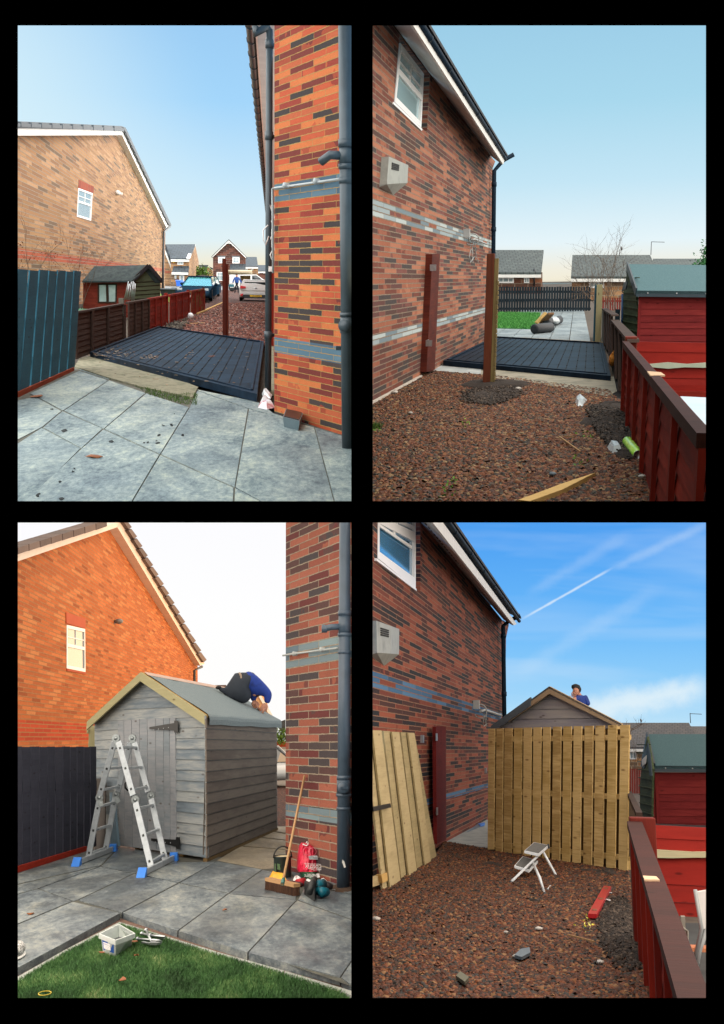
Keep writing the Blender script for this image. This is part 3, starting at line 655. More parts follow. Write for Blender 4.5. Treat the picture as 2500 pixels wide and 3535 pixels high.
# ---- lying black base
def lying_base(TL, TR, BR, BL, label, h=.1, grooves=17, gdir=0, moss=None, seed=0):
    """TL.. are ground points of the four corners (local)"""
    T = thing('shed_floor_base', label, 'plastic base', (TL+TR+BR+BL)/4)
    up = V((0, 0, h)); blk = mat('wet_black_panel', ['070e16', '0e1a26', '1c2c3c', '0a1520'], .5, 2.2, bump=.1, spec=.05)
    p = MB(); c = (TL+TR+BR+BL)/4; ins = [q+(c-q)*.035 for q in (TL, TR, BR, BL)]; p.prism([q+up*.82 for q in ins][::-1], (0, 0, -h*.6)); part(T, 'panel', p, blk)
    f = MB(); cor = [TL, TR, BR, BL]; inn = [q+(c-q)*.045 for q in cor]
    for i in range(4):
        j = (i+1) % 4; f.prism([cor[i]+up, cor[j]+up, inn[j]+up, inn[i]+up], (0, 0, -h*.92))
    for i in range(4):       # raised lip
        j = (i+1) % 4; f.bar(inn[i]+up*1.02, inn[j]+up*1.02, .03, .03)
    part(T, 'frame', f, blk, bevel=.006)
    r = MB(); a0, a1, b0, b1 = (inn[0], inn[1], inn[3], inn[2]) if gdir == 0 else (inn[1], inn[2], inn[0], inn[3])
    for k in range(1, grooves+1):
        t = k/(grooves+1)+random.uniform(-.004, .004); r.bar(a0.lerp(a1, t)+up*.86, b0.lerp(b1, t)+up*.84, .012, .008)
        for q in np.arange(.06, 1, .16):
            pnt = a0.lerp(a1, t).lerp(b0.lerp(b1, t), q)+up*.9; r.box(pnt.x-.009, pnt.y-.009, pnt.z-.004, pnt.x+.009, pnt.y+.009, pnt.z+.004)
    part(T, 'rib', r, mat('wet_black_rib', ['010203', '040608'], .7, 5, spec=.15), kind='stuff')
    return T
c_ = [Q.g(L(*p), 0) for p in ((683, 474), (1192, 552), (1158, 826), (352, 608))]
base1 = lying_base(*c_, 'flat black ribbed plastic base lying between brown fence and brick wall, seen from the patio')
def litter_leaf(px, lab, z=.0, s=.06, m=None, grp='dead leaves'):
    p = Q.g(L(*px), z); rnd = random.Random(int(px[0]*7+px[1])); b = MB(); a = rnd.random()*6.28
    d1, d2 = V((math.cos(a), math.sin(a), 0))*s, V((-math.sin(a), math.cos(a), 0))*s*.5
    pts = [p-d1, p-d1*.3-d2, p+d1*.5-d2*.8, p+d1, p+d1*.3+d2, p-d1*.5+d2*.9]; pts = [q+V((0, 0, rnd.uniform(.004, .022))) for q in pts]
    b.prism(pts, (0, 0, -.003)); return solo('dead_leaf', b, m or leaf_brown, lab, 'leaf', grp)
for px, lab in (((372, 1092), 'curled brown leaf on the slab near the lower left of the patio'), ((940, 605), 'long brown leaf in the middle of the black base'), ((575, 487), 'orange leaf clump against the brown fence'), ((92, 800), 'tan curled leaf beside the dark blue fence foot')):
    litter_leaf(px, lab, .08 if px[1] < 650 else 0, .11 if px[0] == 575 or px[0] == 92 else .07)
b = MB(); rnd = random.Random(3)
for _ in range(230):
    k = rnd.random(); x, y = (rnd.gauss(450, 60), rnd.gauss(588, 16)) if k < .5 else ((rnd.gauss(650, 20), rnd.gauss(606, 6)) if k < .62 else ((rnd.gauss(830, 12), rnd.gauss(600, 22)) if k < .7 else (rnd.uniform(450, 1120), rnd.uniform(500, 740))))
    p = Q.g(L(x, y), .1); s_ = rnd.uniform(.006, .03); a = rnd.random()*6.3; d = V((math.cos(a), math.sin(a), 0)); b.bar(p-d*s_, p+d*s_*rnd.uniform(.5, 1.5), s_*.8, .006)
struct('leaf_scraps', b, mat('leaf_scrap', ['3a2a1e', '7a5a40', 'a08a70', '221c18', 'c0b8a8'], .8, 8, island=.8), kind='stuff', label='brown leaf scraps scattered over the black base')
# ---- left slatted fence
pl = Pl(Q.g(L(0, 795)), Q.g(L(282, 662)))
T = thing('slat_fence', 'dark blue stained upright slat fence at the left above the patio slabs', 'fence', Q.g(L(150, 725)))
tx = [(5, 52), (62, 103), (110, 150), (155, 192), (197, 235), (240, 272), (276, 308)]
bx = [(-40, 10), (10, 58), (66, 108), (114, 152), (160, 197), (202, 238), (244, 278)]
tx = [(-90, -50), (-42, 0)]+tx; bx = [(-150, -100), (-92, -46)]+bx
slat_fence(T, pl, [(L(a, 180+a*.03+(i % 2)*4), L(c, 182+c*.03+(i % 2)*4)) for i, (a, c) in enumerate(tx)], [(L(a, 792-a*.47-10), L(c, 792-c*.47-10)) for a, c in bx], blue_wood)
b = MB()
for y0, y1 in ((420, 410), (250, 248), (640, 560)): b.prism([pl.hit(L(-80, y0), -.03), pl.hit(L(282, y1), -.03), pl.hit(L(282, y1+16), -.03), pl.hit(L(-80, y0+20), -.03)], -pl.n*.03)
part(T, 'rail', b, blue_wood)
b = MB(); b.prism([pl.hit(L(-120, 830), .02), pl.hit(L(-120, 870), .02), pl.hit(L(276, 680), .02), pl.hit(L(276, 655), .02)], -pl.n*.04); part(T, 'gravel_board', b, wood('rust_red_board', ['6a2814', '8a3a1c', '9c4a28'], island=.1))
# ---- boundary fence (brown then red panels)
pl = Pl(Q.g(L(286, 622)), Q.g(L(912, 378)))
T = thing('panel_fence', 'low boundary fence of dark brown then red panels beside the black base', 'fence', Q.g(L(600, 495)))
topy = lambda x: 395-(x-290)*.184; boty = lambda x: 615-(x-290)*.382
def fpanel(x0, x1, m, name='panel'):
    b = MB(); P = lambda x, y, o=0: pl.hit(L(x, y), o)
    b.prism([P(x0, topy(x0)), P(x1, topy(x1)), P(x1, boty(x1)), P(x0, boty(x0))], -pl.n*.02)
    n = 8
    for k in range(n):       # lapped boards
        f0, f1 = k/n, (k+1)/n; q = lambda x, f: topy(x)+(boty(x)-topy(x))*f
        b.prism([P(x0, q(x0, f0+.02), .004), P(x1, q(x1, f0+.02), .004), P(x1, q(x1, f1), .014), P(x0, q(x0, f1), .014)], -pl.n*.012)
    part(T, name, b, m)
    c = MB(); P2 = lambda x, y, o: pl.hit(L(x, y), o); c.prism([P2(x0, topy(x0)-9, .04), P2(x1, topy(x1)-7, .04), P2(x1, topy(x1), .04), P2(x0, topy(x0)+2, .04)], -pl.n*.08)
    k = 3
    for i in range(k+1):
        x = x0+(x1-x0)*i/k; ww = (x1-x0)*.035; c.prism([P2(x, topy(x), .045), P2(x+ww, topy(x), .045), P2(x+ww, boty(x), .045), P2(x, boty(x), .045)], -pl.n*.03)
    part(T, 'batten', c, m)
fpanel(286, 518, brown_wood); fpanel(540, 640, brown_wood); fpanel(642, 728, red_wood); fpanel(740, 832, red_wood); fpanel(842, 906, red_green)
for x, m, hgt in ((518, mat('post_concrete', ['4a4840', '6a665a'], .9, 6), 32), (728, red_wood, 18), (833, red_wood, 14), (906, brown_wood, 14)):
    b = MB(); p = pl.hit(L(x, boty(x)-2), .03); q = pl.hit(L(x, topy(x)-hgt), .03); wd = (pl.hit(L(x+13, boty(x)), .03)-p); wd.z = 0
    q.x, q.y = p.x, p.y; b.obox(p, wd.normalized()*.13, V((0, 0, q.z-p.z)), -pl.n*.1); part(T, 'post', b, m)
# ---- left beige brick house
BEIGE = [(0, '8a7058'), (.09, 'a87c58'), (.3, 'c09064'), (.5, 'cc9c6c'), (.68, 'b68a5e'), (.85, 'd4a67a')]
A_ = Q.g(L(703, 285)); pl = Pl(A_, d=Q.hd(L(1013, 227)))
zz = lambda x, y: pl.sz(L(x, y))[1]; zb0, zb1 = zz(350, 128)+.0, zz(350, 160)
hb = brick('beige_brick', BEIGE, ('8a7f70', 'a09480'), .125, abs(pl.sz(U(200, 700))[0]-pl.sz(U(236, 700))[0]), [(zb1, zb0, False)], [(0, 'a84a30'), (.5, 'b85a3c')], msize=.013, big=.35, blotch=.12)
T = thing('brick_house', 'beige brick gable house with white verge and one small window beyond the slat fence', 'house', A_)
win = [(297, 797), (364, 822), (357, 955), (290, 935)]
b = MB(); us = MB()
trace(b, pl, [U(-160, 540), U(5, 543), U(490, 540), U(505, 545), U(712, 985), L(703, 290), L(-160, 420)], 0, .3, holes=[[U(*p) for p in win]])
part(T, 'wall', b, hb)
m_s = pl.sz(U(510, 540))[0]
def verge(a, e, off, w0, thick, mt, name, up=0):
    b = MB(); P = [pl.hit(a[0], off), pl.hit(e[0], off), pl.hit(e[1], off), pl.hit(a[1], off)]; b.prism(P, -pl.n*thick); part(T, name, b, mt)
bb = MB(); bb.prism([pl.hit(U(*p), .35) for p in ((-160, 505), (5, 507), (505, 517), (510, 540), (490, 541), (5, 543), (-160, 543))], -pl.n*.4)
bb.prism([pl.hit(U(*p), .35) for p in ((505, 517), (519, 530), (738, 984), (722, 990), (510, 548))], -pl.n*.4); part(T, 'barge_board', bb, white_paint)
TILE = tiles('dark_roof_tiles', ['222a30', '303a42', '3a444a'], .8, .8)
back = -pl.n
b = MB(); top = [U(-160, 470), U(5, 475), U(505, 497), U(524, 505), U(745, 975), U(740, 990)]; low = [U(-160, 506), U(5, 508), U(506, 518), U(518, 530), U(737, 985)]
b.prism([pl.hit(p, .42) for p in top]+[pl.hit(p, .42) for p in reversed(low)], back*9)
for i in range(11):       # verge tile ends standing proud
    x = -30+i*50; yy = 478+x*.045; b.prism([pl.hit(U(x, yy-2), .5), pl.hit(U(x+46, yy+9), .5), pl.hit(U(x+46, yy+24), .5), pl.hit(U(x, yy+22), .5)], back*.3)
for i in range(15):
    t0, t1 = i/15, (i+.86)/15; x0, y0, x1, y1 = 520+222*t0, 505+475*t0, 520+222*t1, 505+475*t1
    b.prism([pl.hit(U(x0+3, y0), .5), pl.hit(U(x1+5, y1), .5), pl.hit(U(x1-6, y1), .5), pl.hit(U(x0-8, y0), .5)], back*.3)
part(T, 'roof', b, mat('slate_grey_tile', ['232c33', '323d46', '3d4850'], .6, 2, island=.5))
window(T, pl, [U(*p) for p in win], 2, .09, 0.02, split=.46, muntin=.03, pane=glass('pale_glass', '566a70'))
b = MB(); b.prism([pl.hit(U(*p), .02) for p in ((298, 756), (371, 790), (368, 822), (297, 797))], back*.1); lt = part(T, 'lintel', b, brick('soldier_brick', [(0, 'a8452e'), (.5, 'b8553a')], ('8a6a58', '8a6a58'), 1.6, .35, msize=.03, big=.3))
b = MB(); b.tube([pl.hit(L(703, 285), .2), pl.hit(U(707, 1010), .2), pl.hit(U(735, 985), .5)], .11, 8); part(T, 'downpipe', b, black_plastic)
b = MB(); p = pl.hit(U(485, 820), .1); b.blob(p, (.16, .2, .14), 8, .05); b.bar(p-V((.16, 0, 0)), p+V((.26, .1, -.03)), .16, .12); part(T, 'security_light', b, white_paint)
b = MB(); b.prism([Q.g(L(703, 283)), Q.g(L(713, 280)), Q.at(U(716, 985), Q.g(L(713, 280)).y), pl.hit(U(712, 985))], (-.3, .3, 0)); part(T, 'return_wall', b, hb)
# porch end further along
pl2 = Pl(Q.g(L(745, 262)), d=V((1, .1, 0)))
T = thing('garage', 'beige brick garage gable with white verge beside the large gable house', 'garage', Q.g(L(720, 270)))
b = MB(); trace(b, pl2, [L(714, 92), L(756, 190), L(742, 190), L(741, 285), L(700, 285), L(700, 80)], 0, 3); part(T, 'wall', b, hb)
b = MB(); b.prism([pl2.hit(L(*p), .4) for p in ((714, 70), (758, 188), (748, 192), (714, 105))], -pl2.n*.5); part(T, 'barge_board', b, white_paint)
b = MB(); b.prism([pl2.hit(L(*p), .45) for p in ((712, 60), (720, 66), (758, 185), (754, 190), (713, 80))], -pl2.n*4); part(T, 'roof', b, TILE)
# ---- far houses
def far_block(name, label, front, gable, roof, cat='house', wallm=None, wins=(), door=None, porch=None, vg=None, gx=None, setback=8, yb=None, extra=None):
    """front: base pixels (left, right) and eave pixels; gable: optional third base px"""
    A = Q.g(front[0]); hd_ = Q.hd(((front[0][0]+front[1][0])/2, front[0][1])); pl = Pl(A, d=V((hd_.y, -hd_.x, 0))); B = pl.hit(front[1]); B.z = 0; T = thing(name, label, cat, (A+B)/2)
    b = MB(); trace(b, pl, [front[3], front[2], front[1], front[0]], 0, .4)
    part(T, 'wall', b, wallm)
    if gable:
        p2 = Pl(B, d=Q.hd(gable[0])+pl.d*.02); b = MB(); trace(b, p2, [front[1]]+list(gable), 0, .4); part(T, 'gable_wall', b, wallm)
        if vg: b = MB(); b.prism([p2.hit(p, .3) for p in vg], -p2.n*.4); part(T, 'barge_board', b, white_paint)
    if roof:
        b = MB(); e0, e1 = pl.hit(roof[3], .5), pl.hit(roof[2], .5); r1, r0 = pl.hit(roof[1], -setback), pl.hit(roof[0], -setback)
        b.prism([e0, e1, r1, r0], (0, 0, -.25)); b.prism([r0, r1, pl.hit(roof[2], 0)-pl.n*setback*2, pl.hit(roof[3], 0)-pl.n*setback*2], (0, 0, -.25)); part(T, 'roof', b, TILE)
        b = MB(); b.bar(e0+V((0, 0, -.3)), e1+V((0, 0, -.3)), .2, .3); part(T, 'gutter', b, white_paint)
    for w_ in wins: window(T, pl, w_, 2, .13, .08, split=None, muntin=.06, pane=glass('far_glass', '8fa3a8'))
    if door:
        b = MB(); b.prism([pl.hit(p, .08) for p in door], -pl.n*.1); part(T, 'door', b, MATS['upvc'])
    return T, pl
far_beige = brick('far_beige_brick', BEIGE, ('8a7a68', 'a09078'), .3, .9, msize=.03, big=.3); far_red = brick('far_red_brick', [(0, '5a3a34'), (.3, '7a4a3e'), (.6, '8a5646'), (.85, '6a4038')], ('6a5a52', '7a6a60'), .3, .9, msize=.03, big=.3)
R4 = lambda x0, y0, x1, y1: [N(x0, y0), N(x1, y0), N(x1, y1), N(x0, y1)]
T, pl = far_block('brick_house', 'beige brick house with dark tiled porch roof and white door behind the blue bins', [N(195, 725), N(438, 728), N(438, 360), N(195, 356)], [N(552, 716), N(566, 400), N(518, 172), N(438, 360)], [N(118, 168), N(520, 166), N(440, 356), N(192, 354)], wallm=far_beige,
    wins=[R4(280, 368, 362, 442), R4(243, 582, 270, 627)], door=R4(305, 568, 373, 730), vg=[N(520, 168), N(528, 176), N(448, 362), N(438, 356)])
b = MB(); e0, e1, r1, r0 = pl.hit(N(203, 552), 2), pl.hit(N(425, 556), 2), pl.hit(N(437, 456), .1), pl.hit(N(232, 458), .1); b.prism([e0, e1, r1, r0], (0, 0, -.3)); part(T, 'porch_roof', b, TILE)
b = MB(); b.bar(pl.hit(N(203, 556), 2), pl.hit(N(425, 560), 2), .2, .3); part(T, 'fascia', b, white_paint)
b = MB(); b.blob(pl.hit(N(233, 388), .15), (.25, .12, .3), 8, .02); part(T, 'alarm_box', b, mat('yellow_plastic', ['d8a83c'], .5))
b = MB(); b.prism([pl.hit(p, .1) for p in R4(328, 592, 355, 650)], -pl.n*.03); part(T, 'door_window', b, glass('far_glass', '3f5058'))
T, pl = far_block('brick_house', 'red brick gable house with pointed white trimmed roof behind the wooden post', [N(757, 722), N(1192, 722), N(1192, 345), N(757, 340)], None, None, wallm=far_red, wins=[R4(825, 340, 916, 420), R4(1016, 341, 1111, 422), R4(804, 538, 894, 655)])
b = MB(); trace(b, pl, [N(757, 341), N(968, 128), N(1192, 346)], .01, .4); part(T, 'gable', b, far_red)
b = MB()
for (a, c) in (((736, 330), (968, 100)), ((968, 100), (1207, 338))):
    b.prism([pl.hit(N(*a), .6), pl.hit(N(*c), .6), pl.hit(N(c[0], c[1]+14), .6), pl.hit(N(a[0], a[1]+8), .6)], -pl.n*9)
part(T, 'roof', b, TILE)
b = MB()
for (a, c) in (((748, 332), (968, 114)), ((968, 114), (1197, 340))): b.prism([pl.hit(N(*a), .65), pl.hit(N(*c), .65), pl.hit(N(c[0], c[1]+16), .65), pl.hit(N(a[0], a[1]+12), .65)], -pl.n*.3)
b.prism([pl.hit(N(*p), .5) for p in ((968, 128), (1040, 196), (1020, 190), (1002, 166), (968, 156), (935, 166), (915, 190), (895, 196))], -pl.n*.2); part(T, 'barge_board', b, white_paint)
for r_ in ((820, 322, 922, 340), (1010, 322, 1116, 340)): b = MB(); b.prism([pl.hit(p, .05) for p in R4(*r_)], -pl.n*.1); part(T, 'lintel', b, mat('grey_lintel', ['6a7074'], .8))
b = MB(); b.prism([pl.hit(N(980, 515), 3), pl.hit(N(1195, 515), 3), pl.hit(N(1188, 430), 0), pl.hit(N(985, 430), 0)], (0, 0, -.3)); part(T, 'lean_to_roof', b, TILE)
T, pl = far_block('brick_house', 'low beige house wing with two narrow windows right of the red gable house', [N(1194, 716), N(1358, 716), N(1358, 462), N(1194, 462)], None, [N(1194, 336), N(1340, 336), N(1358, 460), N(1190, 460)], wallm=far_beige, wins=[R4(1196, 462, 1220, 512), R4(1266, 462, 1296, 514)])
T, pl = far_block('brick_house', 'distant red brick house with grey roof at the far right beside the downpipe', [N(1352, 700), N(1500, 700), N(1500, 526), N(1352, 526)], None, [N(1352, 444), N(1480, 444), N(1500, 524), N(1352, 524)], wallm=far_red, wins=[R4(1352, 524, 1382, 556), R4(1424, 524, 1462, 556)])
T, pl = far_block('brick_house', 'small distant beige house between the beige house and the red gable', [N(556, 690), N(755, 690), N(755, 560), N(556, 560)], None, None, wallm=far_beige, wins=[R4(690, 532, 702, 568)])
for P_ in (((556, 444), (696, 444), (662, 528), (590, 470), (556, 500)), ((700, 462), (756, 486), (756, 510), (718, 480))): b = MB(); b.prism([pl.hit(N(*p), .3) for p in P_], -pl.n*4); part(T, 'roof', b, TILE)
b = MB(); trace(b, pl, [N(556, 490), N(590, 474), N(656, 530), N(690, 468), N(755, 520), N(755, 562), N(556, 562)], .02, .3); part(T, 'gable', b, far_beige)
b = MB()
for a, c in (((556, 488), (592, 472)), ((592, 472), (654, 528))): b.bar(pl.hit(N(*a), .5), pl.hit(N(*c), .5), .3, .3)
part(T, 'barge_board', b, white_paint)
T = thing('garden_wall', 'low brown wall and dark gate between the two far houses', 'wall', Q.g(N(620, 700))); pl = Pl(Q.g(N(500, 712)), Q.g(N(750, 700)))
b = MB(); trace(b, pl, [N(502, 608), N(560, 606), N(560, 590), N(630, 575), N(700, 590), N(752, 588), N(752, 705), N(502, 712)], .5, .3); part(T, 'panel', b, brown_wood)
T = thing('hedge', 'small green bush behind the low brown wall far off', 'bush', Q.g(N(605, 690))); b = MB(); pp = [Q.at(N(random.uniform(558, 650), random.uniform(535, 590)), 190) for _ in range(60)]; leaves(b, pp, 500, .28, 4); part(T, 'foliage', b, mat('bush_green', ['2f4a16', '4a6a20', '6a8a34'], .9, 2, island=.6))
for p in pp: pass
# ---- our house, corner pier at the right
A_ = Q.g(L(1243, 878)); pl = Pl(A_, d=Q.hd(L(-1090, 227)))
zc = lambda f, x, y: pl.sz(f(x, y))[1]
t0, t1, l0, l1 = zc(U, 1300, 768), zc(U, 1300, 856), zc(L, 1300, 518), zc(L, 1300, 592); crs = (t0-t1)/3
blen = abs(pl.sz(U(1455, 500))[0]-pl.sz(U(1342, 500))[0])
pier = brick('orange_pier_brick', ORANGE, ('8a6c3a', 'a88a50'), crs, blen, [(t1, t0, True), (l1, l0, False)], [(0, '4c6878'), (.4, '56707e'), (.8, '42596a')], msize=crs*.07, blotch=.25, big=1.6)
T = thing('brick_house', 'orange brick house corner with grey pipes filling the right edge above the patio', 'house', A_); HT = T
b = MB(); trace(b, pl, [U(1243, -10), U(1628, -10), L(1628, 1000), L(1243, 878)], 0, ext=Q.hd(L(1234, 227))*.3); part(T, 'wall', b, pier)
ds = Q.hd(L(1234, 227)); sp = Pl(A_, d=ds)
b = MB(); fz = pl.sz(U(1243, -10))[1]; P0 = V(A_); P1 = A_+ds*60; b.prism([P0, P1, P1+V((0, 0, 5.6)), P0+V((0, 0, fz))], sp.n*-.25+pl.n*.0); part(T, 'side_wall', b, brick('side_brick', ORANGE, ('8a6c3a', 'a88a50'), crs, crs*3, [], None, msize=crs*.07))
# gutter, fascia and soffit running away
def run(T, name, pts_at_near, length, mt, start=0.0):
    b = MB(); a = [p+ds*start for p in pts_at_near]; b.prism(a, ds*length); part(T, name, b, mt)
left = V((-ds.y, ds.x, 0)); g0 = A_+left*.62; 
gz = 0
# pick gutter height so that its line passes through U(1150,300)
best = None
for i in range(900):
    t_ = .5+i*.02
    for zt in (5.2,):
        p = g0+ds*t_; p = V((p.x, p.y, zt)); r = Q.ray(U(1152, 300)); q = Q.eye+r*((p.y)/r.y); e = abs(q.z-p.z)+abs(q.x-p.x)*0
        if best is None or e < best[0]: best = (e, t_, q.x-p.x)
sh = best[2]; gl = A_+left*.62+V((sh, 0, 0)); zt = 5.2
W_ = (A_-gl).dot(-left)
b = MB(); gp = lambda o, z, s_: gl+(-left)*o+ds*s_+V((0, 0, z)) if True else 0
def gpt(o, z, s_): p = gl-left*o+ds*s_; return V((p.x, p.y, z))
b.tube([gpt(0, zt, s_) for s_ in np.arange(-3, 62, 2.5)], .075, 10)
part(T, 'gutter', b, black_plastic)
b = MB()
for s_ in np.arange(-3, 60, 1.0): b.tube([gpt(0, zt, s_), gpt(0, zt, s_+.06)], .088, 10)
part(T, 'gutter_bracket', b, black_plastic, kind='stuff')
b = MB(); b.prism([gpt(.08, zt-.12, -3), gpt(.11, zt-.12, -3), gpt(.11, zt+.1, -3), gpt(.08, zt+.1, -3)], ds*65); part(T, 'fascia', b, mat('pale_fascia', ['b89a8a', 'caa898'], .5, 3))
b = MB(); b.prism([gpt(.11, zt-.12, -3), gpt(.75, zt-.12, -3), gpt(.75, zt-.1, -3), gpt(.11, zt-.1, -3)], ds*65); part(T, 'soffit', b, mat('soffit_white', ['9a8f8a', 'b8aca4'], .6, 3))
# black downpipe
p = Q.g(L(1212, 780)); r_ = .034*p.y/12*1.15
b = MB(); topz = Q.at(U(1218, 30), p.y).z; b.tube([p, V((p.x, p.y, topz))], r_, 14)
for zc_ in (Q.at(U(1218, 80), p.y).z, Q.at(U(1218, 525), p.y).z, Q.at(L(1212, 480), p.y).z): b.tube([V((p.x, p.y, zc_)), V((p.x, p.y, zc_-.09))], r_*1.22, 14); b.bar(V((p.x, p.y, zc_-.05)), V((p.x+.1, p.y+.06, zc_-.05)), .03, .04)
b.tube([V((p.x, p.y, topz-.02)), V((p.x-.02, p.y, topz+.03)), Q.at(U(1150, 48), p.y-.05), Q.at(U(1150, 15), p.y-.05)], [r_, r_*1.1, r_*1.1, r_], 12); part(T, 'downpipe', b, dark_pipe)
# big soil pipe
p = Q.g(L(1599, 1044)); r_ = 22/F*p.y; xt = lambda f, x, y: Q.at(f(x, y), p.y)
b = MB(); tp_ = xt(U, 1584, -20); b.tube([p, tp_], r_, 22); pz = lambda z: p+(tp_-p)*(z/tp_.z)
for f, y0, y1, k in ((U, 562, 600, 1.14), (U, 600, 680, 1.04), (U, 680, 705, 1.16), (U, 745, 775, 1.12), (L, 390, 410, 1.15), (L, 410, 470, 1.08), (L, 470, 490, 1.15)):
    b.tube([pz(xt(f, 1590, y0).z), pz(xt(f, 1590, y1).z)], r_*k, 22)
o_ = pz(xt(U, 1580, 640).z); b.tube([o_, o_+V((-.13, 0, 0)), o_+V((-.2, .05, -.05))], .035, 10)
b.lathe(V((p.x-.02, p.y-.02, xt(L, 1590, 452).z)), [(.05, 0), (.05, .11), (.0, .11)], 14, (-.5, -1, 0)); b.box(p.x-.12, p.y+.02, xt(L, 1590, 575).z, p.x+.12, p.y+.08, xt(L, 1590, 555).z); part(T, 'soil_pipe', b, dark_pipe)
b = MB(); b.tube([pl.hit(L(1236, 200), .05), pl.hit(U(1234, 900), .05), pl.hit(U(1233, 800), .05), pl.hit(U(1245, 797), .05), pl.hit(U(1380, 779), .05), pl.hit(U(1560, 753), .05)], .012, 8)
for x, y in ((1310, 786), (1458, 766)): b.lathe(pl.hit(U(x, y), .03), [(.025, 0), (.03, .05), (0, .055)], 10, pl.n)
part(T, 'conduit', b, mat('conduit_grey', ['8c9494', 'a8aeae'], .5, 5))
b = MB(); rnd = random.Random(5)
for k in range(4): b.tube([Q.at(U(1240+rnd.gauss(0, 4), 880+i*40), 12.1) if i % 2 else Q.at(U(1232+rnd.gauss(0, 8), 880+i*40), 12.0) for i in range(8)], .008, 5, False)
b.tube([Q.at(U(*q), 11.9) for q in ((1212, 975), (1188, 1000), (1190, 1050), (1200, 1072), (1215, 1030))], .007, 5, False); b.box(*(Q.at(L(1226, 180), 12.2)-V((.03, .03, .03))), *(Q.at(L(1226, 180), 12.2)+V((.03, .03, .03)))); part(T, 'cable', b, white_paint)
# red post strip against the wall
p = Q.g(L(1232, 560)); b = MB(); b.obox(p-V((.06, 0, 0)), (.1, 0, 0), (0, .1, 0), (0, 0, Q.at(L(1232, 95), p.y).z)); solo('gate_post', b, red_wood, 'thin red post fixed to the brick wall behind the black downpipe', 'post')
# free standing red post
p = Q.g(L(1007, 514)); z1 = Q.at(L(1010, 130), p.y).z; z2 = Q.at(L(1020, 145), p.y).z
T = thing('gate_post', 'tall red brown timber post standing alone at the back edge of the black base', 'post', p)
w_ = 28/1.4/F*p.y; b = MB(); b.obox(p-V((w_*.5, 0, .1)), V((w_*.62, 0, 0)), V((0, w_*.7, 0)), V((0, 0, z1+.1))); b.obox(p+V((w_*.125, .02, -.1)), V((w_*.35, 0, 0)), V((0, w_*.5, 0)), V((0, 0, z2+.05))); part(T, 'timber', b, wood('post_red', ['2c100a', '45180e', '5e2414', '38140c'], island=.3), bevel=.006)
b = MB(); b.blob((p.x, p.y+.05, -.02), (.35, .3, .06), 12, .2); struct('soil', b, soil, label='dark soil round the foot of the lone red post')
# small things on the drive
b = MB(); b.bar(Q.g(L(820, 448)), Q.g(L(902, 443)), .09, .05); solo('timber_offcut', b, tan_wood, 'pale thin stick lying on the red gravel drive', 'stick')
b = MB(); b.bar(Q.g(L(1068, 424)), Q.g(L(1120, 434)), .16, .06); solo('timber_offcut', b, brown_wood, 'dark flat board scrap lying on the red gravel right of the post', 'board')
b = MB(); p = Q.g(L(838, 422)); b.blob(p+V((0, 0, .1)), (.11, .11, .11), 12, .03, 1); solo('round_lamp', b, litter_white, 'round white globe lying at the foot of the red fence', 'globe')
b = MB(); rnd = random.Random(9)
for _ in range(160): p = Q.g(L(rnd.gauss(770, 22), rnd.gauss(457, 8))); b.blob(p+V((0, 0, .03)), (rnd.uniform(.02, .07),)*3, 5, .3, rnd.random())
struct('rubble', b, mat('dark_rubble', ['26221f', '4a443e', '7a7468', '1a1614'], .9, 4, island=.8), kind='stuff', label='dark rubble and stones heaped by the fence foot')
b = MB(); b.bar(Q.g(L(870, 400), -.01), Q.g(L(996, 343), -.01), .09, .09); solo('edging_board', b, tan_wood, 'narrow timber edging running from the fence end up the drive', 'edging')
# litter at the pier foot
def rag(pxs, lab, hgt, mt, name='litter_bag', cat='litter', seed=0, grp=None):
    rnd = random.Random(seed); c = sum([Q.g(p) for p in pxs], V((0, 0, 0)))/len(pxs); b = MB(); n = len(pxs); rim = [Q.g(p, .004) for p in pxs]
    mid = [r.lerp(c, .45)+V((0, 0, hgt*rnd.uniform(.5, 1.2))) for r in rim]; tp = c+V((0, 0, hgt*.8))
    for i in range(n): j = (i+1) % n; b.face([rim[i], rim[j], mid[j], mid[i]]); b.face([mid[i], mid[j], tp])
    b.face(rim[::-1]); return solo(name, b, mt, lab, cat, grp)
rag([L(*p) for p in ((1163, 850), (1180, 812), (1200, 806), (1225, 820), (1246, 850), (1205, 860))], 'crumpled white and red packet lying at the foot of the brick corner', .07, mat('packet', ['dfe2e2', 'c8ccd0', 'd8d8d8', 'a8202a', 'e8eaea'], .4, 3.5), seed=1)
rag([L(*p) for p in ((1180, 785), (1200, 775), (1232, 788), (1225, 806), (1192, 802))], 'small white tissue beside the black downpipe foot', .06, litter_white, seed=2)
c4 = [Q.g(L(*p)) for p in ((1285, 945), (1362, 965), (1378, 925), (1300, 905))]; up = V((0, 0, .1)); b = MB(); c = sum(c4, V((0, 0, 0)))/4
T = thing('plastic_tray', 'black and grey plastic tray on the slab at the brick corner', 'tray', c)
ou = [q+(q-c)*.05+up for q in c4]; bo = [q+(c-q)*.12 for q in c4]; inn = [q+(c-q)*.08+up for q in c4]
for i in range(4):
    j = (i+1) % 4; b.face([bo[i], bo[j], ou[j], ou[i]]); b.face([ou[i], ou[j], inn[j], inn[i]]); b.face([inn[j], inn[i], bo[i]+V((0, 0, .012)), bo[j]+V((0, 0, .012))])
b.face([q+V((0, 0, .012)) for q in bo]); b.face(bo[::-1]); part(T, 'tub', b, mat('grey_tray', ['4c5c62', '5f7076'], .4, 4))
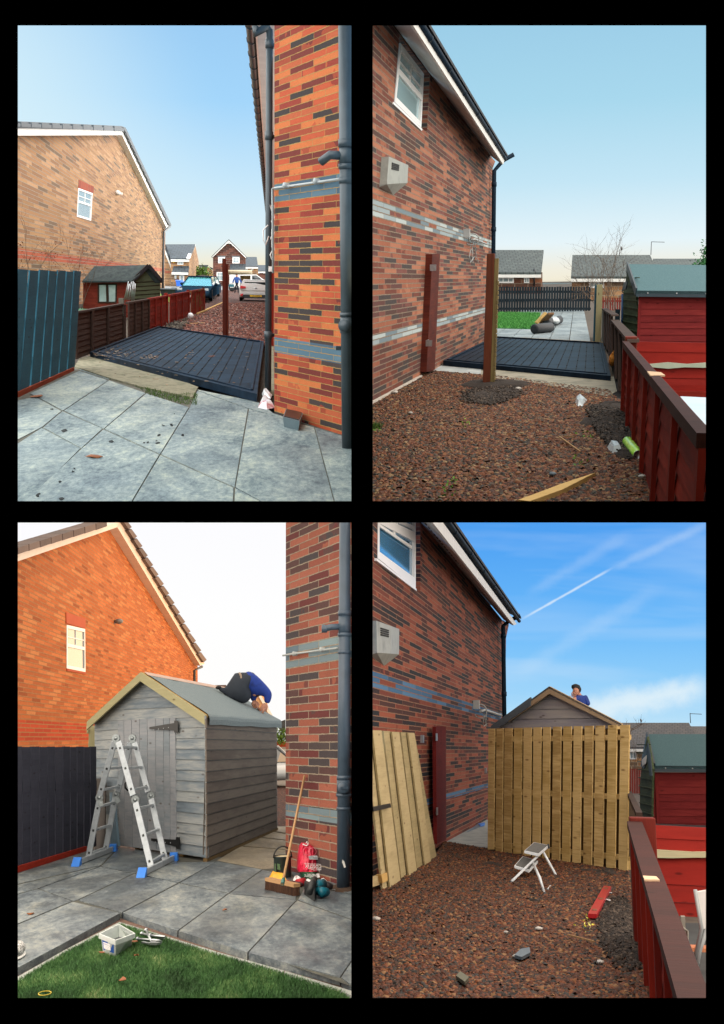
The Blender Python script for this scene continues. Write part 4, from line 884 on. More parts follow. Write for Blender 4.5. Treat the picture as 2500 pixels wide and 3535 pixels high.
b = MB(); b.prism([q+V((0, 0, .02)) for q in ((inn[0]-up*.1), inn[1]-up*.1, inn[2]-up*.1, inn[3]-up*.1)], (0, 0, -.02)); part(T, 'liner', b, mat('tray_black', ['050607', '101214'], .3))
# ---- neighbour's shed over the fence
def nshed(face_px, gable_px, roof_px, label, Tname='garden_shed'):
    pass
zA = Q.g(L(545, 415)); pf = Pl(zA, d=V((1, -.16, 0))); pgb = Pl(zA, d=V((.8, .6, 0)))
T = thing('garden_shed', 'small red and green shed with dark felt roof beyond the brown fence', 'shed', zA)
b = MB(); trace(b, pf, [L(318, 236), L(548, 232), L(545, 415), L(318, 415)], 0, .05, holes=[[L(388, 250), L(482, 250), L(480, 345), L(388, 345)]]); part(T, 'front_wall', b, wood('faded_red_boards', ['4a1a14', '6e2a20', '8a3a2c', '4f3a30'], island=.3, grain=.5))
b = MB(); trace(b, pgb, [L(550, 240), L(632, 166), L(692, 236), L(690, 400), L(545, 415)], 0, .05); part(T, 'gable_wall', b, wood('green_grey_boards', ['3a3f2e', '4f5540', '5f6248'], island=.3, grain=.5))
b = MB()
for k in range(8):
    y = 245+k*20; b.prism([pgb.hit(L(552+k*1, y), .03), pgb.hit(L(690, y-8), .03), pgb.hit(L(690, y-5), .01), pgb.hit(L(552+k*1, y+4), .01)], -pgb.n*.02)
part(T, 'board_edge', b, brown_wood)
e0, e1 = pf.hit(L(314, 238), .25), pf.hit(L(552, 236), .25); rdg = pgb.hit(L(636, 160), .2); r0 = rdg+(e0-e1)*1.02
r0 = V((Q.ray(L(372, 167)).x/Q.ray(L(372, 167)).y*(rdg.y+.5), rdg.y+.5, 0)); r0.z = Q.at(L(372, 167), r0.y).z
b = MB(); b.prism([e0, e1, rdg, r0], (0, 0, -.05)); f1 = pgb.hit(L(700, 240), .2); b.prism([rdg, f1, f1+(r0-rdg), r0], (0, 0, -.05)); part(T, 'roof', b, mat('old_dark_felt', ['20282a', '323c3e', '46504c'], .95, 8, bump=.5))
b = MB(); b.bar(pgb.hit(L(552, 240), .22), pgb.hit(L(634, 163), .22), .05, .12); b.bar(pgb.hit(L(634, 163), .22), pgb.hit(L(699, 240), .22), .05, .12); part(T, 'barge_board', b, black_plastic)
wo = window(T, pf, [L(388, 250), L(482, 250), L(480, 345), L(388, 345)], 2, .05, .02, frame=brown_wood, pane=mat('net_curtain', ['7f9494', 'a8bcbc', 'd0dada'], .4, 3, bump=.3), upper=False)
b = MB(); s0, s1, z0, z1 = rect(pf, [L(388, 250), L(482, 250), L(480, 345), L(388, 345)]); b.obox(pf.to3((s0+s1)/2-.03, z0, .03), pf.d*.08, V((0, 0, z1-z0)), -pf.n*.05); part(T, 'mullion', b, brown_wood)
T = thing('clothes_airer', 'bundle of shiny folded poles leaning against the small shed', 'airer', Q.g(L(545, 430)))
b = MB(); rnd = random.Random(2); Y = zA.y-.9
for k in range(9): b.tube([Q.at(L(518+k*6, 335-rnd.random()*8), Y), Q.at(L(536+k*4+rnd.gauss(0, 3), 238+rnd.random()*22), Y-.1)], .014, 5)
part(T, 'pole', b, metal)
b = MB(); pn = Q.g(L(380, 400)); ground(b, [L(285, 372), L(480, 352), L(500, 410), L(285, 430)], .25); struct('tarpaulin', b, mat('green_sheet', ['1f6a50', '2f8a68', '5ab090'], .5, 2), kind='stuff', label='green plastic sheeting on the ground by the small shed')
T = thing('shrub', 'bare twiggy shrub in front of the beige gable house', 'shrub', Q.g(L(560, 400)))
b = MB(); 
for i, (x, y) in enumerate(((560, 400), (420, 400), (300, 410), (110, 400), (60, 430))):
    b = MB(); twigs(b, Q.g(L(x, y)), 1.7 if i < 2 else 3.2, .45, 4, 20+i, .011); part(T, 'branches', b, twig_mat)
b = MB(); rnd = random.Random(1); pts = [Q.at(L(rnd.uniform(5, 340), rnd.uniform(20, 210)), 14) for _ in range(60)]; leaves(b, pts, 150, .016, 6); part(T, 'leaves', b, leaf_brown, kind='stuff')
# ---- bins, cars, van, person
bluem = mat('blue_bin_plastic', ['1f5ab8', '2868cc'], .45, 4); darkm = mat('dark_bin_plastic', ['1a242c', '27323a'], .45, 4)
wheelie_bin(N(305, 733), N(305, 645), bluem, 'blue wheelie bin nearest the white door', .9)
wheelie_bin(N(394, 785), N(394, 662), bluem, 'larger blue wheelie bin on the drive, nearer the parked dark car', 1.0)
wheelie_bin(N(150, 880), N(150, 785), darkm, 'dark wheelie bin lid showing over the red fence, left of its twin', .95)
wheelie_bin(N(262, 862), N(262, 775), darkm, 'dark wheelie bin lid showing over the red fence, right of its twin', .6)
# grey-blue car, front three quarter
prof = [(0, .3), (.0, .55), (.04, .62), (.3, .64), (.62, .63), (.72, .60), (.93, .50), (.99, .42), (1, .26), (.97, .16), (.03, .16)]
cab = [(.03, .6), (.07, .8), (.14, .95), (.25, 1.0), (.5, 1.0), (.6, .97), (.76, .60)]
f0, f1 = Q.g(N(745, 925)), Q.g(N(842, 862)); fw = (f0-f1); fw.z = 0; 
T = thing('parked_car', 'dark blue grey car parked facing us on the red drive beyond the fence', 'car', (f0+f1)/2)
wb = fw.length; fw.normalize(); sd_ = V((fw.y, -fw.x, 0)); Wc = 1.9; Lc = wb/.62
sgn = 1 if (Q.g(N(500, 900))-f0).dot(sd_) > 0 else -1
o = f1-fw*Lc*.2+sd_*sgn*Wc*.5; paint = mat('blue_grey_paint', ['1a2c3a', '22394c'], .7, 1, spec=0)
P = car(T, o, fw, Lc, Wc, 1.42, paint, prof, cab, glass('teal_screen', '5fb8bc', .1), wr=.34, wx=(.2, .82))
b = MB()
for s_ in (-1, 1): b.obox(P(.955, s_*.38-.08, .44), P(.955, s_*.38+.08, .44)-P(.955, s_*.38-.08, .44), V((0, 0, .13)), fw*.16)
part(T, 'headlight', b, mat('lamp_white', ['c8d4d8'], .15), bevel=.02)
b = MB(); b.obox(P(.985, -.2, .26), P(.985, .2, .26)-P(.985, -.2, .26), V((0, 0, .24)), fw*.06); part(T, 'grille', b, black_plastic, bevel=.02)
b = MB(); b.obox(P(1.0, -.13, .2), P(1.0, .13, .2)-P(1.0, -.13, .2), V((0, 0, .11)), fw*.03); part(T, 'number_plate', b, mat('plate_white', ['d8d8d0'], .4))
for s_ in (-1, 1): b = MB(); b.blob(P(.66, s_*.56, .66), (.12, .12, .09), 8, .03); part(T, 'wing_mirror', b, paint)
# white hatchback from behind
r0, r1 = Q.g(N(1172, 925)), Q.g(N(1172+310, 925)); T = thing('parked_car', 'white hatchback parked with its rear towards us on the red gravel', 'car', (r0+r1)/2)
fw = V((.0, 1, 0)); Wc = (r1-r0).length*.97; white_p = mat('white_paint', ['d4d8d8', 'e4e6e4'], .5, 1, spec=.1)
prof = [(0, .42), (.01, .66), (.05, .70), (.6, .68), (.75, .62), (.98, .5), (1, .3), (.97, .14), (.04, .16), (.0, .24)]
cab = [(.03, .66), (.08, .85), (.13, .97), (.2, 1.0), (.5, 1.0), (.6, .96), (.76, .66)]
hc = Q.at(N(1340, 645), r0.y).z
P = car(T, (r0+r1)/2, fw, 3.9, Wc, hc, white_p, prof, cab, glass('dark_glass', '1a2226'), wr=.31)
b = MB(); b.prism([P(-.006, -.33, .9), P(-.006, .33, .9), P(-.006, .38, .78), P(-.006, .3, .74), P(-.006, -.3, .74), P(-.006, -.38, .78)], fw*.3); part(T, 'rear_window', b, glass('dark_glass', '1a2226'))
b = MB(); b.prism([P(.0, -.40, .97), P(.0, .40, .97), P(-.012, .46, .72), P(-.012, .44, .5), P(-.012, -.44, .5), P(-.012, -.46, .72)], fw*.25); part(T, 'tailgate', b, white_p, bevel=.03)
for s_ in (-1, 1):
    b = MB(); b.prism([P(-.03, s_*.47, .72), P(-.03, s_*.30, .68), P(-.03, s_*.31, .6), P(-.03, s_*.48, .58)], fw*.2); part(T, 'tail_light', b, mat('tail_red', ['b8141c', 'd8242c'], .2, 3), bevel=.01)
    b = MB(); b.prism([P(-.02, s_*.48, .3), P(-.02, s_*.38, .33), P(-.02, s_*.40, .24), P(-.02, s_*.46, .22)], fw*.2); part(T, 'reflector', b, mat('tail_red', ['b8141c'], .2))
b = MB(); b.prism([P(-.025, -.40, .3), P(-.025, .40, .3), P(-.025, .36, .12), P(-.025, -.36, .12)], fw*.3); part(T, 'rear_bumper', b, black_plastic, bevel=.02)
b = MB(); b.prism([P(-.03, -.18, .28), P(-.03, .18, .28), P(-.03, .18, .20), P(-.03, -.18, .20)], fw*.06); np_ = part(T, 'number_plate', b, mat('plate_yellow', ['e8b81c'], .4))
text_mesh(T, 'plate_lettering', 'L016 KAS', .13, P(-.033, 0, .24), (1, 0, 0), (0, 0, 1), black_plastic)
b = MB(); b.blob(P(-.012, 0, .62), (.1, .03, .05), 10, .02); part(T, 'badge', b, steel)
# white van behind, with a rolled load and open side door
v0, v1 = Q.g(N(975, 795)), Q.g(N(1500, 792)); T = thing('van', 'white van with long tubes on its roof and side door open behind the hatchback', 'van', (v0+v1)/2)
pv = Pl(v0, d=V((1, 0, 0))); W2 = 2.0
b = MB(); trace(b, pv, [N(975, 572), N(1330, 570), N(1400, 620), N(1470, 660), N(1500, 700), N(1500, 775), N(975, 775)], 0, W2, holes=[[N(1118, 586), N(1256, 586), N(1256, 745), N(1118, 745)]]); part(T, 'body', b, white_p)
b = MB(); b.prism([pv.hit(N(*p), .02) for p in ((1278, 584), (1334, 580), (1392, 622), (1410, 642), (1280, 642))], -pv.n*.05); part(T, 'side_window', b, glass('dark_glass', '1a2226'))
b = MB(); b.prism([pv.hit(p, -1.2) for p in R4(1105, 580, 1262, 750)], -pv.n*.1); part(T, 'cargo_bay', b, mat('van_inside', ['2a2418', '6a5830', '9a8448'], .8, 1.2))
for x, y, dx in ((1040, 600, -8), (1170, 640, 5)):
    pass
b = MB()
for k in range(4): b.tube([pv.hit(N(940, 528+k*9), -.3-.3*k), pv.hit(N(1280, 530+k*9), -.3-.3*k)], .14, 8)
part(T, 'roof_tube', b, mat('pale_tubes', ['a89a80', 'c4b89c'], .7, 3, island=.5))
for x in (1010, 1440):
    p = pv.hit(N(x, 792), -.1); p.z = .34; spoked(T, p, pv.n, .34, .2)
b = MB(); b.prism([pv.hit(N(*p), .03) for p in ((975, 745), (1200, 745), (1200, 778), (975, 778))], -pv.n*.06); part(T, 'sill', b, black_plastic)
def person_simple(): pass
p = Q.g(N(1075, 818)); hz = Q.at(N(1080, 568), p.y).z; k = hz/1.78
T = thing('person', 'person in blue jacket and dark cap walking up the drive carrying two cases', 'person', p)
S = lambda x, y, z: p+V((x*k, y*k, z*k))
navy = mat('dark_trousers', ['12161f', '1c2230'], .85, 5); bj = mat('blue_jacket', ['143a7a', '1c4a94', '10306a'], .7, 5); skinm = mat('skin', ['b07a62', 'c89078'], .55, 6)
skin(T, 'body', {'hip': (S(0, 0, .95), .14*k, .11*k), 'chest': (S(0, 0, 1.3), .18*k, .12*k), 'neck': (S(0, 0, 1.5), .07*k), 'head': (S(.0, -.02, 1.62), .09*k), 'top': (S(0, -.01, 1.7), .085*k),
    'ls': (S(-.19, 0, 1.42), .07*k), 'le': (S(-.33, 0, 1.15), .055*k), 'lh': (S(-.38, -.08, .88), .045*k), 'rs': (S(.19, 0, 1.42), .07*k), 're': (S(.36, 0, 1.16), .055*k), 'rh': (S(.42, -.06, .9), .045*k),
    'lk': (S(-.12, -.1, .5), .075*k), 'lf': (S(-.2, .12, .06), .055*k), 'lt': (S(-.24, 0, .04), .045*k), 'rk': (S(.12, -.05, .5), .075*k), 'rf': (S(.14, -.08, .06), .055*k), 'rt': (S(.16, -.24, .04), .045*k)},
    [('hip', 'chest'), ('chest', 'neck'), ('neck', 'head'), ('head', 'top'), ('chest', 'ls'), ('ls', 'le'), ('le', 'lh'), ('chest', 'rs'), ('rs', 're'), ('re', 'rh'), ('hip', 'lk'), ('lk', 'lf'), ('lf', 'lt'), ('hip', 'rk'), ('rk', 'rf'), ('rf', 'rt')], navy)
skin(T, 'jacket', {'hip': (S(0, 0, .9), .2*k, .16*k), 'chest': (S(0, 0, 1.3), .225*k, .16*k), 'neck': (S(0, 0, 1.5), .1*k), 'ls': (S(-.2, 0, 1.42), .095*k), 'le': (S(-.34, 0, 1.15), .08*k), 'lh': (S(-.38, -.06, .95), .065*k), 'rs': (S(.2, 0, 1.42), .095*k), 're': (S(.37, 0, 1.16), .08*k), 'rh': (S(.42, -.04, .97), .065*k)},
    [('hip', 'chest'), ('chest', 'neck'), ('chest', 'ls'), ('ls', 'le'), ('le', 'lh'), ('chest', 'rs'), ('rs', 're'), ('re', 'rh')], bj)
b = MB(); b.blob(S(0, -.05, 1.63), (.1*k, .1*k, .12*k), 10, .02); part(T, 'face', b, skinm)
b = MB(); b.blob(S(0, -.0, 1.72), (.115*k, .12*k, .07*k), 10, .02); part(T, 'cap', b, navy)
for x, lab in ((-.52, 'teal tool case carried in the left of the picture by the walking person'), (.55, 'teal tool case carried on the right side by the walking person')):
    c = S(x, -.1, .74); T2 = thing('tool_case', lab, 'tool case', c-V((0, 0, .18*k)), 'tool cases carried by the walking person')
    b = MB(); b.box(c.x-.26*k, c.y-.1, c.z-.18*k, c.x+.26*k, c.y+.12, c.z+.08*k); part(T2, 'case', b, mat('teal_case', ['1a5a6a', '246a7a'], .5, 3), bevel=.03)
    b = MB(); b.tube([c+V((-.1, 0, .06*k)), c+V((-.08, 0, .15*k)), c+V((.08, 0, .15*k)), c+V((.1, 0, .06*k))], .018, 6); part(T2, 'handle', b, black_plastic)

close_set(0)
# ================================================================== VIEW 2 (upper right): gravel, black base, garden beyond
Q = Quad(1950, 964, 1250+300, None); U, L = zoomer(1280, 80), zoomer(1280, 800)
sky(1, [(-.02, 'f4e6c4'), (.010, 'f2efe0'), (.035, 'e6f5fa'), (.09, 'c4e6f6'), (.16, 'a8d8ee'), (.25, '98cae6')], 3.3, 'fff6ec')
b = ground_sheet(1258, 3600, 1750, 964, -.05); struct('ground', b, MATS['bare_earth'])
GP = [Q.g(L(*p)) for p in ((-28, 1338), (1385, 1338), (1330, 1180), (1230, 850), (1150, 770), (600, 700), (300, 675), (240, 690), (-28, 840))]
b = MB(); b.face(GP); struct('gravel_bed', b, mat('gravel_grit', ['2a1a14', '4a2c20', '5e3a2a'], 1, 30, bump=.6))
vs, fs = rocks(GP, 88000, .029, .0, seed=21); np_obj('gravel', vs, fs, 4, STONE, label='red brown stone chips with grey pebbles covering the foreground of the open drive')
PAV = slab_mat('pale_far_slab', ['566066', '727e82', '8b9698', 'a4adac'], False)
b = MB(); rows = [(378, 396), (396, 418), (418, 441), (441, 464), (464, 498), (498, 540)]
vx, vy = 905, 229
def slabgrid(b, rows, xs, yref, z=.0, gap=2):
    """joints running to the vanishing point"""
    f = lambda x, y: (vx+(x-vx)*(y-vy)/(yref-vy))
    for r0, r1 in rows:
        for a, c in zip(xs[:-1], xs[1:]):
            b.prism([Q.g(L(f(a+gap, r0), r0), z), Q.g(L(f(c-gap, r0), r0), z), Q.g(L(f(c-gap, r1-.8), r1-.8), z), Q.g(L(f(a+gap, r1-.8), r1-.8), z)], (0, 0, -.04))
vx = 1000; slabgrid(b, rows, [430, 545, 650, 755, 855, 958, 1066], 540); struct('patio', b, PAV)
b = MB(); LW = ground(b, [L(540, 392), L(822, 396), L(784, 468), L(500, 462)], .02, .04); struct('lawn', b, mat('astro_turf', ['28602a', '387834', '4a8840'], .95, 20, bump=.5))
vs, fs = blades(LW, 16000, .09, .012, 8, .02); np_obj('grass', vs, fs, 3, mat('turf_blade', ['28602a', '3f8434', '5c9c4c'], .9, 20, island=.8), label='bright green artificial lawn on the far patio')
# concrete around the base
b = MB(); b.prism([Q.g(L(*p), .0) for p in ((300, 676), (335, 640), (560, 512), (560, 700), (535, 694))], (0, 0, -.05))
b.prism([Q.g(L(*p), .02) for p in ((590, 706), (595, 655), (1175, 700), (1190, 770), (1150, 795), (800, 730))], (0, 0, -.3)); struct('concrete_base', b, concrete)
CONC2 = mat('pale_concrete', ['7a8284', '98a0a0', 'b4bab6'], .9, 5, bump=.2)
b = MB(); b.prism([Q.g(L(*p), .004) for p in ((302, 674), (345, 632), (548, 538), (550, 566), (530, 694))], (0, 0, -.01)); struct('path', b, CONC2)
cr = [Q.g(L(*p), 0) for p in ((600, 524), (1122, 556), (1160, 728), (350, 648))]
gg = globals(); T = lying_base(*cr, 'flat black ribbed plastic base lying on concrete between brick wall and red fence', .09, 17)
b = MB(); b.bar(Q.g(L(720, 520), .03), Q.g(L(1122, 543), .03), .12, .08); solo('timber_edging', b, tan_wood, 'weathered timber edging along the far side of the black base', 'edging')
# ---- our house wall
wb0 = Q.g(L(10, 815)); pl = Pl(Q.g(L(270, 686)), d=Q.hd(L(1110, 229)))
za = lambda f, x, y: pl.sz(f(x, y))[1]
t0, t1 = (za(U, 10, 806)+za(U, 560, 1062))/2, (za(U, 10, 892)+za(U, 560, 1098))/2; l0, l1 = (za(L, 10, 487)+za(L, 540, 378))/2, (za(L, 10, 542)+za(L, 540, 402))/2
cm, ch = (t0+t1)/2, (.7*(za(U, 10, 806)-za(U, 10, 892))+.3*(t0-t1))/2; t0, t1 = cm+ch, cm-ch; crs = (t0-t1)/3; bl = .78*abs(pl.sz(L(110, 400))[0]-pl.sz(L(176, 400))[0])
BR = [(0, '4a4240'), (.14, '5c3e36'), (.28, '7c4232'), (.4, 'a2624a'), (.54, 'ba7a5c'), (.68, 'a8664a'), (.8, '845046'), (.9, '6a423c')]
wallm = brick('red_brown_brick', BR, ('6e6254', '8c7c6a'), crs, bl, [(t1, t0, True), (l1, l0, False)], [(0, '8f9ea2'), (.35, '6c7e86'), (.7, 'a8b4b4')], msize=crs*.11, blotch=.3, big=1.1)
T = thing('brick_house', 'multi coloured brick house with silver flue box, standing left of the open gravel', 'house', pl.p0)
win = [(144, 95), (258, 245), (245, 508), (116, 380)]
b = MB(); trace(b, pl, [U(-28, -10), U(8, 8), U(110, 8), U(140, 30), U(590, 655), L(582, 520), L(582, 560), L(-28, 838)], 0, .3, holes=[[U(140, 62), U(286, 250), U(272, 530), U(112, 384)]]); part(T, 'wall', b, wallm)
b = MB(); e0 = pl.hit(U(590, 655)); b.prism([pl.hit(U(576, 640), .004), pl.hit(U(602, 668), .004), pl.hit(U(586, 712), .004), pl.hit(U(576, 700), .004)], -pl.n*.2); part(T, 'corner_corbel', b, wallm)
window(T, pl, [U(*p) for p in win], 2, .09, -.025, split=.46, muntin=.035, pane=glass('sky_glass', '9cc4cc', .08))
b = MB(); b.prism([pl.hit(U(*p), .015) for p in ((112, 380), (250, 512), (248, 521), (110, 391))], -pl.n*.06); part(T, 'sill', b, MATS['upvc'])
# eaves traced line by line: near and far end of each edge
EV = dict(w=((112, 8), (578, 640)), s=((190, 8), (634, 683)), f=((215, 8), (640, 672)), g=((245, 8), (652, 658)), zf=((578, 640)))
dd = pl.d if pl.d.y > 0 else -pl.d; off = pl.n
def edge(e, o): a, c = pl.hit(U(*e[0]), o), pl.hit(U(*e[1]), o); v = (c-a); return a-v*.25, c
def strip(T, name, A, B, m, th=(0, 0, .03)): b = MB(); b.prism([A[0], A[1], B[1], B[0]], th); return part(T, name, b, m)
def eaves(T, EV, o1=.42, o2=.47):
    W_, S_, F_, G_ = edge(EV['w'], .0), edge(EV['s'], o1), edge(EV['f'], o1+.01), edge(EV['g'], o2)
    strip(T, 'soffit', W_, S_, mat('soffit_panel', ['b0b2b2', 'c4c4c2'], .6, 3)); strip(T, 'fascia', S_, (F_[0]+V((0, 0, .04)), F_[1]+V((0, 0, .04))), white_paint, off*.03)
    b = MB(); n = 60; b0 = 0
    for k in range(n):
        f0, f1 = k/n, (k+.55)/n; P = lambda f, h: (W_[0].lerp(W_[1], f)).lerp(S_[0].lerp(S_[1], f), h)-V((0, 0, .006)); b.prism([P(f0, .36), P(f1, .36), P(f1, .5), P(f0, .5)], (0, 0, .005))
    part(T, 'soffit_vent', b, mat('vent_slot', ['2a2c2c'], .9), kind='stuff')
    b = MB(); r = [.1, .1]; b.tube([G_[0], G_[1]], .04, 12)
    L_ = (G_[1]-G_[0]); 
    for k in range(9): p = G_[0]+L_*(k/8.4); b.tube([p, p+L_.normalized()*.1], .046, 12)
    part(T, 'gutter', b, mat('blue_black_gutter', ['0a1c2a', '10283a'], .6, 4, spec=.15))
    b = MB()
    for k in range(46):
        p = G_[0]+L_*(k/46)+V((0, 0, .045)); b.obox(p+off*.05, L_*(.92/46), -off*2.0+V((0, 0, .95)), V((0, 0, .045)))
    part(T, 'roof', b, mat('roof_edge_tile', ['12161c', '1c2026', '282a2c'], .7, 3, island=.6))
    return W_, S_, F_, G_
W_, S_, F_, G_ = eaves(T, EV); e_far = pl.hit(U(578, 640)); zf = e_far.z
b = MB(); pz = e_far+dd*-.05+off*.1; pz2 = V((pz.x, pz.y, 0))
b.tube([pz2, V((pz2.x, pz2.y, zf-.35)), e_far+off*.3+V((0, 0, -.12)), e_far+off*.55+V((0, 0, .0))], .05, 10)
for z in (zf-.6, (zf)*.62, zf*.36): b.tube([V((pz2.x, pz2.y, z)), V((pz2.x, pz2.y, z-.1))], .062, 10)
part(T, 'downpipe', b, mat('blue_black_gutter', ['0e2a3c']))
def flue_box(T, pl, face, side, bottom, m, depth):
    """wall mounted louvred cover with chamfered far side and sloping underside"""
    tl, tr, br, bl = face; mx = lambda a, c, t: (a[0]+(c[0]-a[0])*t, a[1]+(c[1]-a[1])*t)
    f = [pl.hit(p, depth) for p in (tl, mx(tl, tr, .64), mx(bl, br, .64), bl)]; e = [pl.hit(tr, .012), pl.hit(br, .012)]; w_ = [p-pl.n*depth for p in f]; d2 = V((0, 0, -.0))
    u1 = w_[2]+V((0, 0, -.14)); u0 = w_[3]+V((0, 0, -.03))
    b = MB(); b.face(f); b.face([f[1], e[0], e[1], f[2]]); b.face([f[0], f[3], w_[3], w_[0]]); b.face([f[0], w_[0], e[0], f[1]]); fb = part(T, 'flue_cover', b, m)
    b = MB(); b.face([f[3], f[2], u1, u0]); b.face([f[2], e[1], u1]); b.face([f[3], u0, w_[3]]); part(fb, 'underside', b, m)
    l_ = MB()
    for k in range(4):
        a = f[0].lerp(f[1], .25).lerp(f[3].lerp(f[2], .25), .2+k*.07); c = f[0].lerp(f[1], .8).lerp(f[3].lerp(f[2], .8), .2+k*.07); l_.bar(a+pl.n*.004, c+pl.n*.004, .01, .016)
    part(fb, 'louvre', l_, mat('louvre_dark', ['101314'], .8), kind='stuff')
silver = mat('galvanised', ['7e807a', '989a92', '6c6e68'], .5, 4, metal=.35)
flue_box(T, pl, [U(88, 645), U(182, 686), U(178, 772), U(78, 778)], None, None, silver, .09)
b = MB()
rnd = random.Random(4); c0 = pl.hit(U(462, 1015), .05); b.box(*(c0-V((.07, .06, .08))), *(c0+V((.07, .06, .08))))
c1 = pl.hit(U(490, 1045), .1); b.tube([c1+V((math.cos(t)*.14, 0, math.sin(t)*.11)) for t in np.arange(0, 6.6, .5)], .012, 6); b.tube([c1, pl.hit(U(505, 1045), .06), pl.hit(U(560, 1068), .06)], .02, 8)
for k in range(4): b.tube([pl.hit(U(470+k*8, 1030), .05)]+[pl.hit(L(480+k*8+rnd.gauss(0, 8), y), .04) for y in (60, 85, 120, 150)], .009, 5, False)
part(T, 'cable', b, mat('cable_grey', ['8c9090', 'a8aaa8'], .6, 5))
b = MB(); b.prism([Q.g(L(*p), .03) for p in ((-28, 848), (-28, 822), (245, 688), (250, 696))], (0, 0, -.05)); solo('plastic_trim', b, mat('trim_white', ['a09a90', 'c8c2b6'], .6, 5), 'long dirty white strip along the foot of the brick wall', 'trim')
# ---- red wall post with brackets
def wall_post(x0, x1, xt0, xt1, ytop, ybot, pl, label, br):
    f0 = pl.hit(L(x0, ybot), .02); T = thing('wall_post', label, 'post', V((f0.x, f0.y, 0)))
    b = MB(); P = [pl.hit(L(xt0, ytop), .1), pl.hit(L(xt1, ytop-2), .1), pl.hit(L(x1, ybot-12), .1), pl.hit(L(x0, ybot), .1)]; b.prism(P, -pl.n*.1); part(T, 'timber', b, wood('post_red', ['3f120c']), bevel=.006)
    for (x, y) in br:
        c = pl.hit(L(x, y), .13); b = MB(); b.obox(c-pl.d*.11-V((0, 0, .045)), pl.d*.22, V((0, 0, .09)), -pl.n*.012)
        b.obox(c-pl.d*.11-V((0, 0, .045)), pl.d*.012, V((0, 0, .09)), pl.n*.08); bo = part(T, 'bracket', b, steel)
        b = MB(); [b.lathe(c+pl.d*k, [(.014, 0), (.014, .008), (0, .01)], 8, pl.n) for k in (-.05, .05)]; part(bo, 'bolt', b, black_plastic)
wall_post(270, 310, 298, 335, 108, 678, pl, 'reddish timber post fixed to the brick wall with two white brackets, beyond open gravel', ((296, 174), (276, 537)))
# ---- big weathered gate post in the foreground
p = Q.g(L(560, 748)); wpx = lambda n: n/1.4/F*p.y; zt_ = Q.at(L(580, 105), p.y).z; tx_ = Q.at(L(583, 105), p.y).x
T = thing('gate_post', 'weathered red brown gate post with pale notched side standing in loose soil', 'post', p)
b = MB(); w1 = wpx(36); ln = V((wpx(16), 0, zt_)); b.obox(p-V((wpx(20), 0, .08)), V((w1, 0, 0)), V((0, .14, 0)), ln+V((0, 0, .08))); part(T, 'timber', b, wood('post_brown', ['3a1c12', '5a2e1c', '7a4028'], island=.2), bevel=.008)
b = MB(); o = p+V((wpx(17), .004, -.05)); b.obox(o, V((wpx(17), 0, 0)), V((0, .12, 0)), ln*.98+V((0, 0, .02)))
for k in range(22): t_ = .04+k*.036; b.obox(o+ln*t_+V((wpx(15), -.01, 0)), V((wpx(7), 0, 0)), V((0, .12, 0)), V((0, 0, .05)))
part(T, 'edge_strip', b, wood('weathered_edge', ['4e4428', '6e5f3c', '877850'], island=.4))
b = MB(); b.blob((p.x+.1, p.y+.1, -.02), (.55, .55, .09), 18, .12, 2); struct('soil', b, soil, label='dark dug soil heap round the foot of the foreground gate post')
def soil_heap(pxs, hgt, seed, n=900, sz=.05):
    rnd = random.Random(seed); b = MB()
    for x, y, rx, ry in pxs: c = Q.g(L(x, y)); sx = rx/1.4/F*c.y; b.blob(c, (sx, sx*1.8, hgt), 16, .18, seed+x)
    struct('soil', b, soil, label=None)
soil_heap([(1170, 850, 90, 40), (1120, 930, 110, 50), (1220, 1000, 90, 60), (1240, 1090, 60, 50), (560, 800, 110, 40), (680, 780, 70, 30)], .05, 7)
for pol, n, sd_ in ((((1030, 850), (1230, 850), (1290, 1150), (1100, 1010)), 900, 31), (((430, 780), (720, 740), (740, 800), (600, 850), (440, 840)), 700, 32)):
    Pp = [Q.g(L(*q)) for q in pol]; mc = sum(Pp, V((0, 0, 0)))/len(Pp); hx, hy = max(abs(p.x-mc.x) for p in Pp), max(abs(p.y-mc.y) for p in Pp)
    vs, fs = rocks(Pp, n*3, .024, .03, seed=sd_, dens=lambda q: np.exp(-2.6*(((q[:, 0]-mc.x)/hx)**2+((q[:, 1]-mc.y)/hy)**2))); np_obj('gravel', vs, fs, 4, stone_mat('soil_stones', ['1a140f', '261c14', '32261c', '3e3228', '1e1711', '54483c', '281e16']), label='dark soil clods and grey pebbles on the dug ground')
b = MB(); b.prism([Q.g(L(*p), 0) for p in ((1150, 760), (1195, 700), (1225, 850), (1110, 845))], (0, 0, .012)); struct('pit', b, mat('pit_black', ['080706', '120e0c'], 1, 8), label='dark hole by the concrete edge near the red fence')
# ---- litter
rag([L(*p) for p in ((985, 835), (990, 800), (1010, 795), (1050, 818), (1030, 850), (1000, 855))], 'crumpled clear plastic cup lying on the gravel beside the dug soil', .08, mat('clear_litter', ['8a9296', 'a8b0b2', 'c4cacc'], .3, 9), seed=4)
rag([L(*p) for p in ((1135, 1060), (1150, 1030), (1200, 1040), (1222, 1075), (1170, 1082))], 'crumpled grey plastic wrapper in the soil near the green can', .06, mat('clear_litter', ['8a9296']), seed=5)
p0, p1 = Q.g(L(1240, 1012), .05), Q.g(L(1292, 1078), .05); T = thing('drinks_can', 'bright green drinks can lying on its side at the foot of the red fence', 'can', (p0+p1)/2)
ax = (p1-p0); ln_ = ax.length; ax.normalize(); b = MB(); b.lathe(p0, [(0, 0), (.03, .0), (.042, .015), (.042, ln_-.02), (.034, ln_)], 18, ax); part(T, 'body', b, mat('can_green', ['7cc41c', '9ce03c', 'c4f06c', '5aa018'], .25, 6))
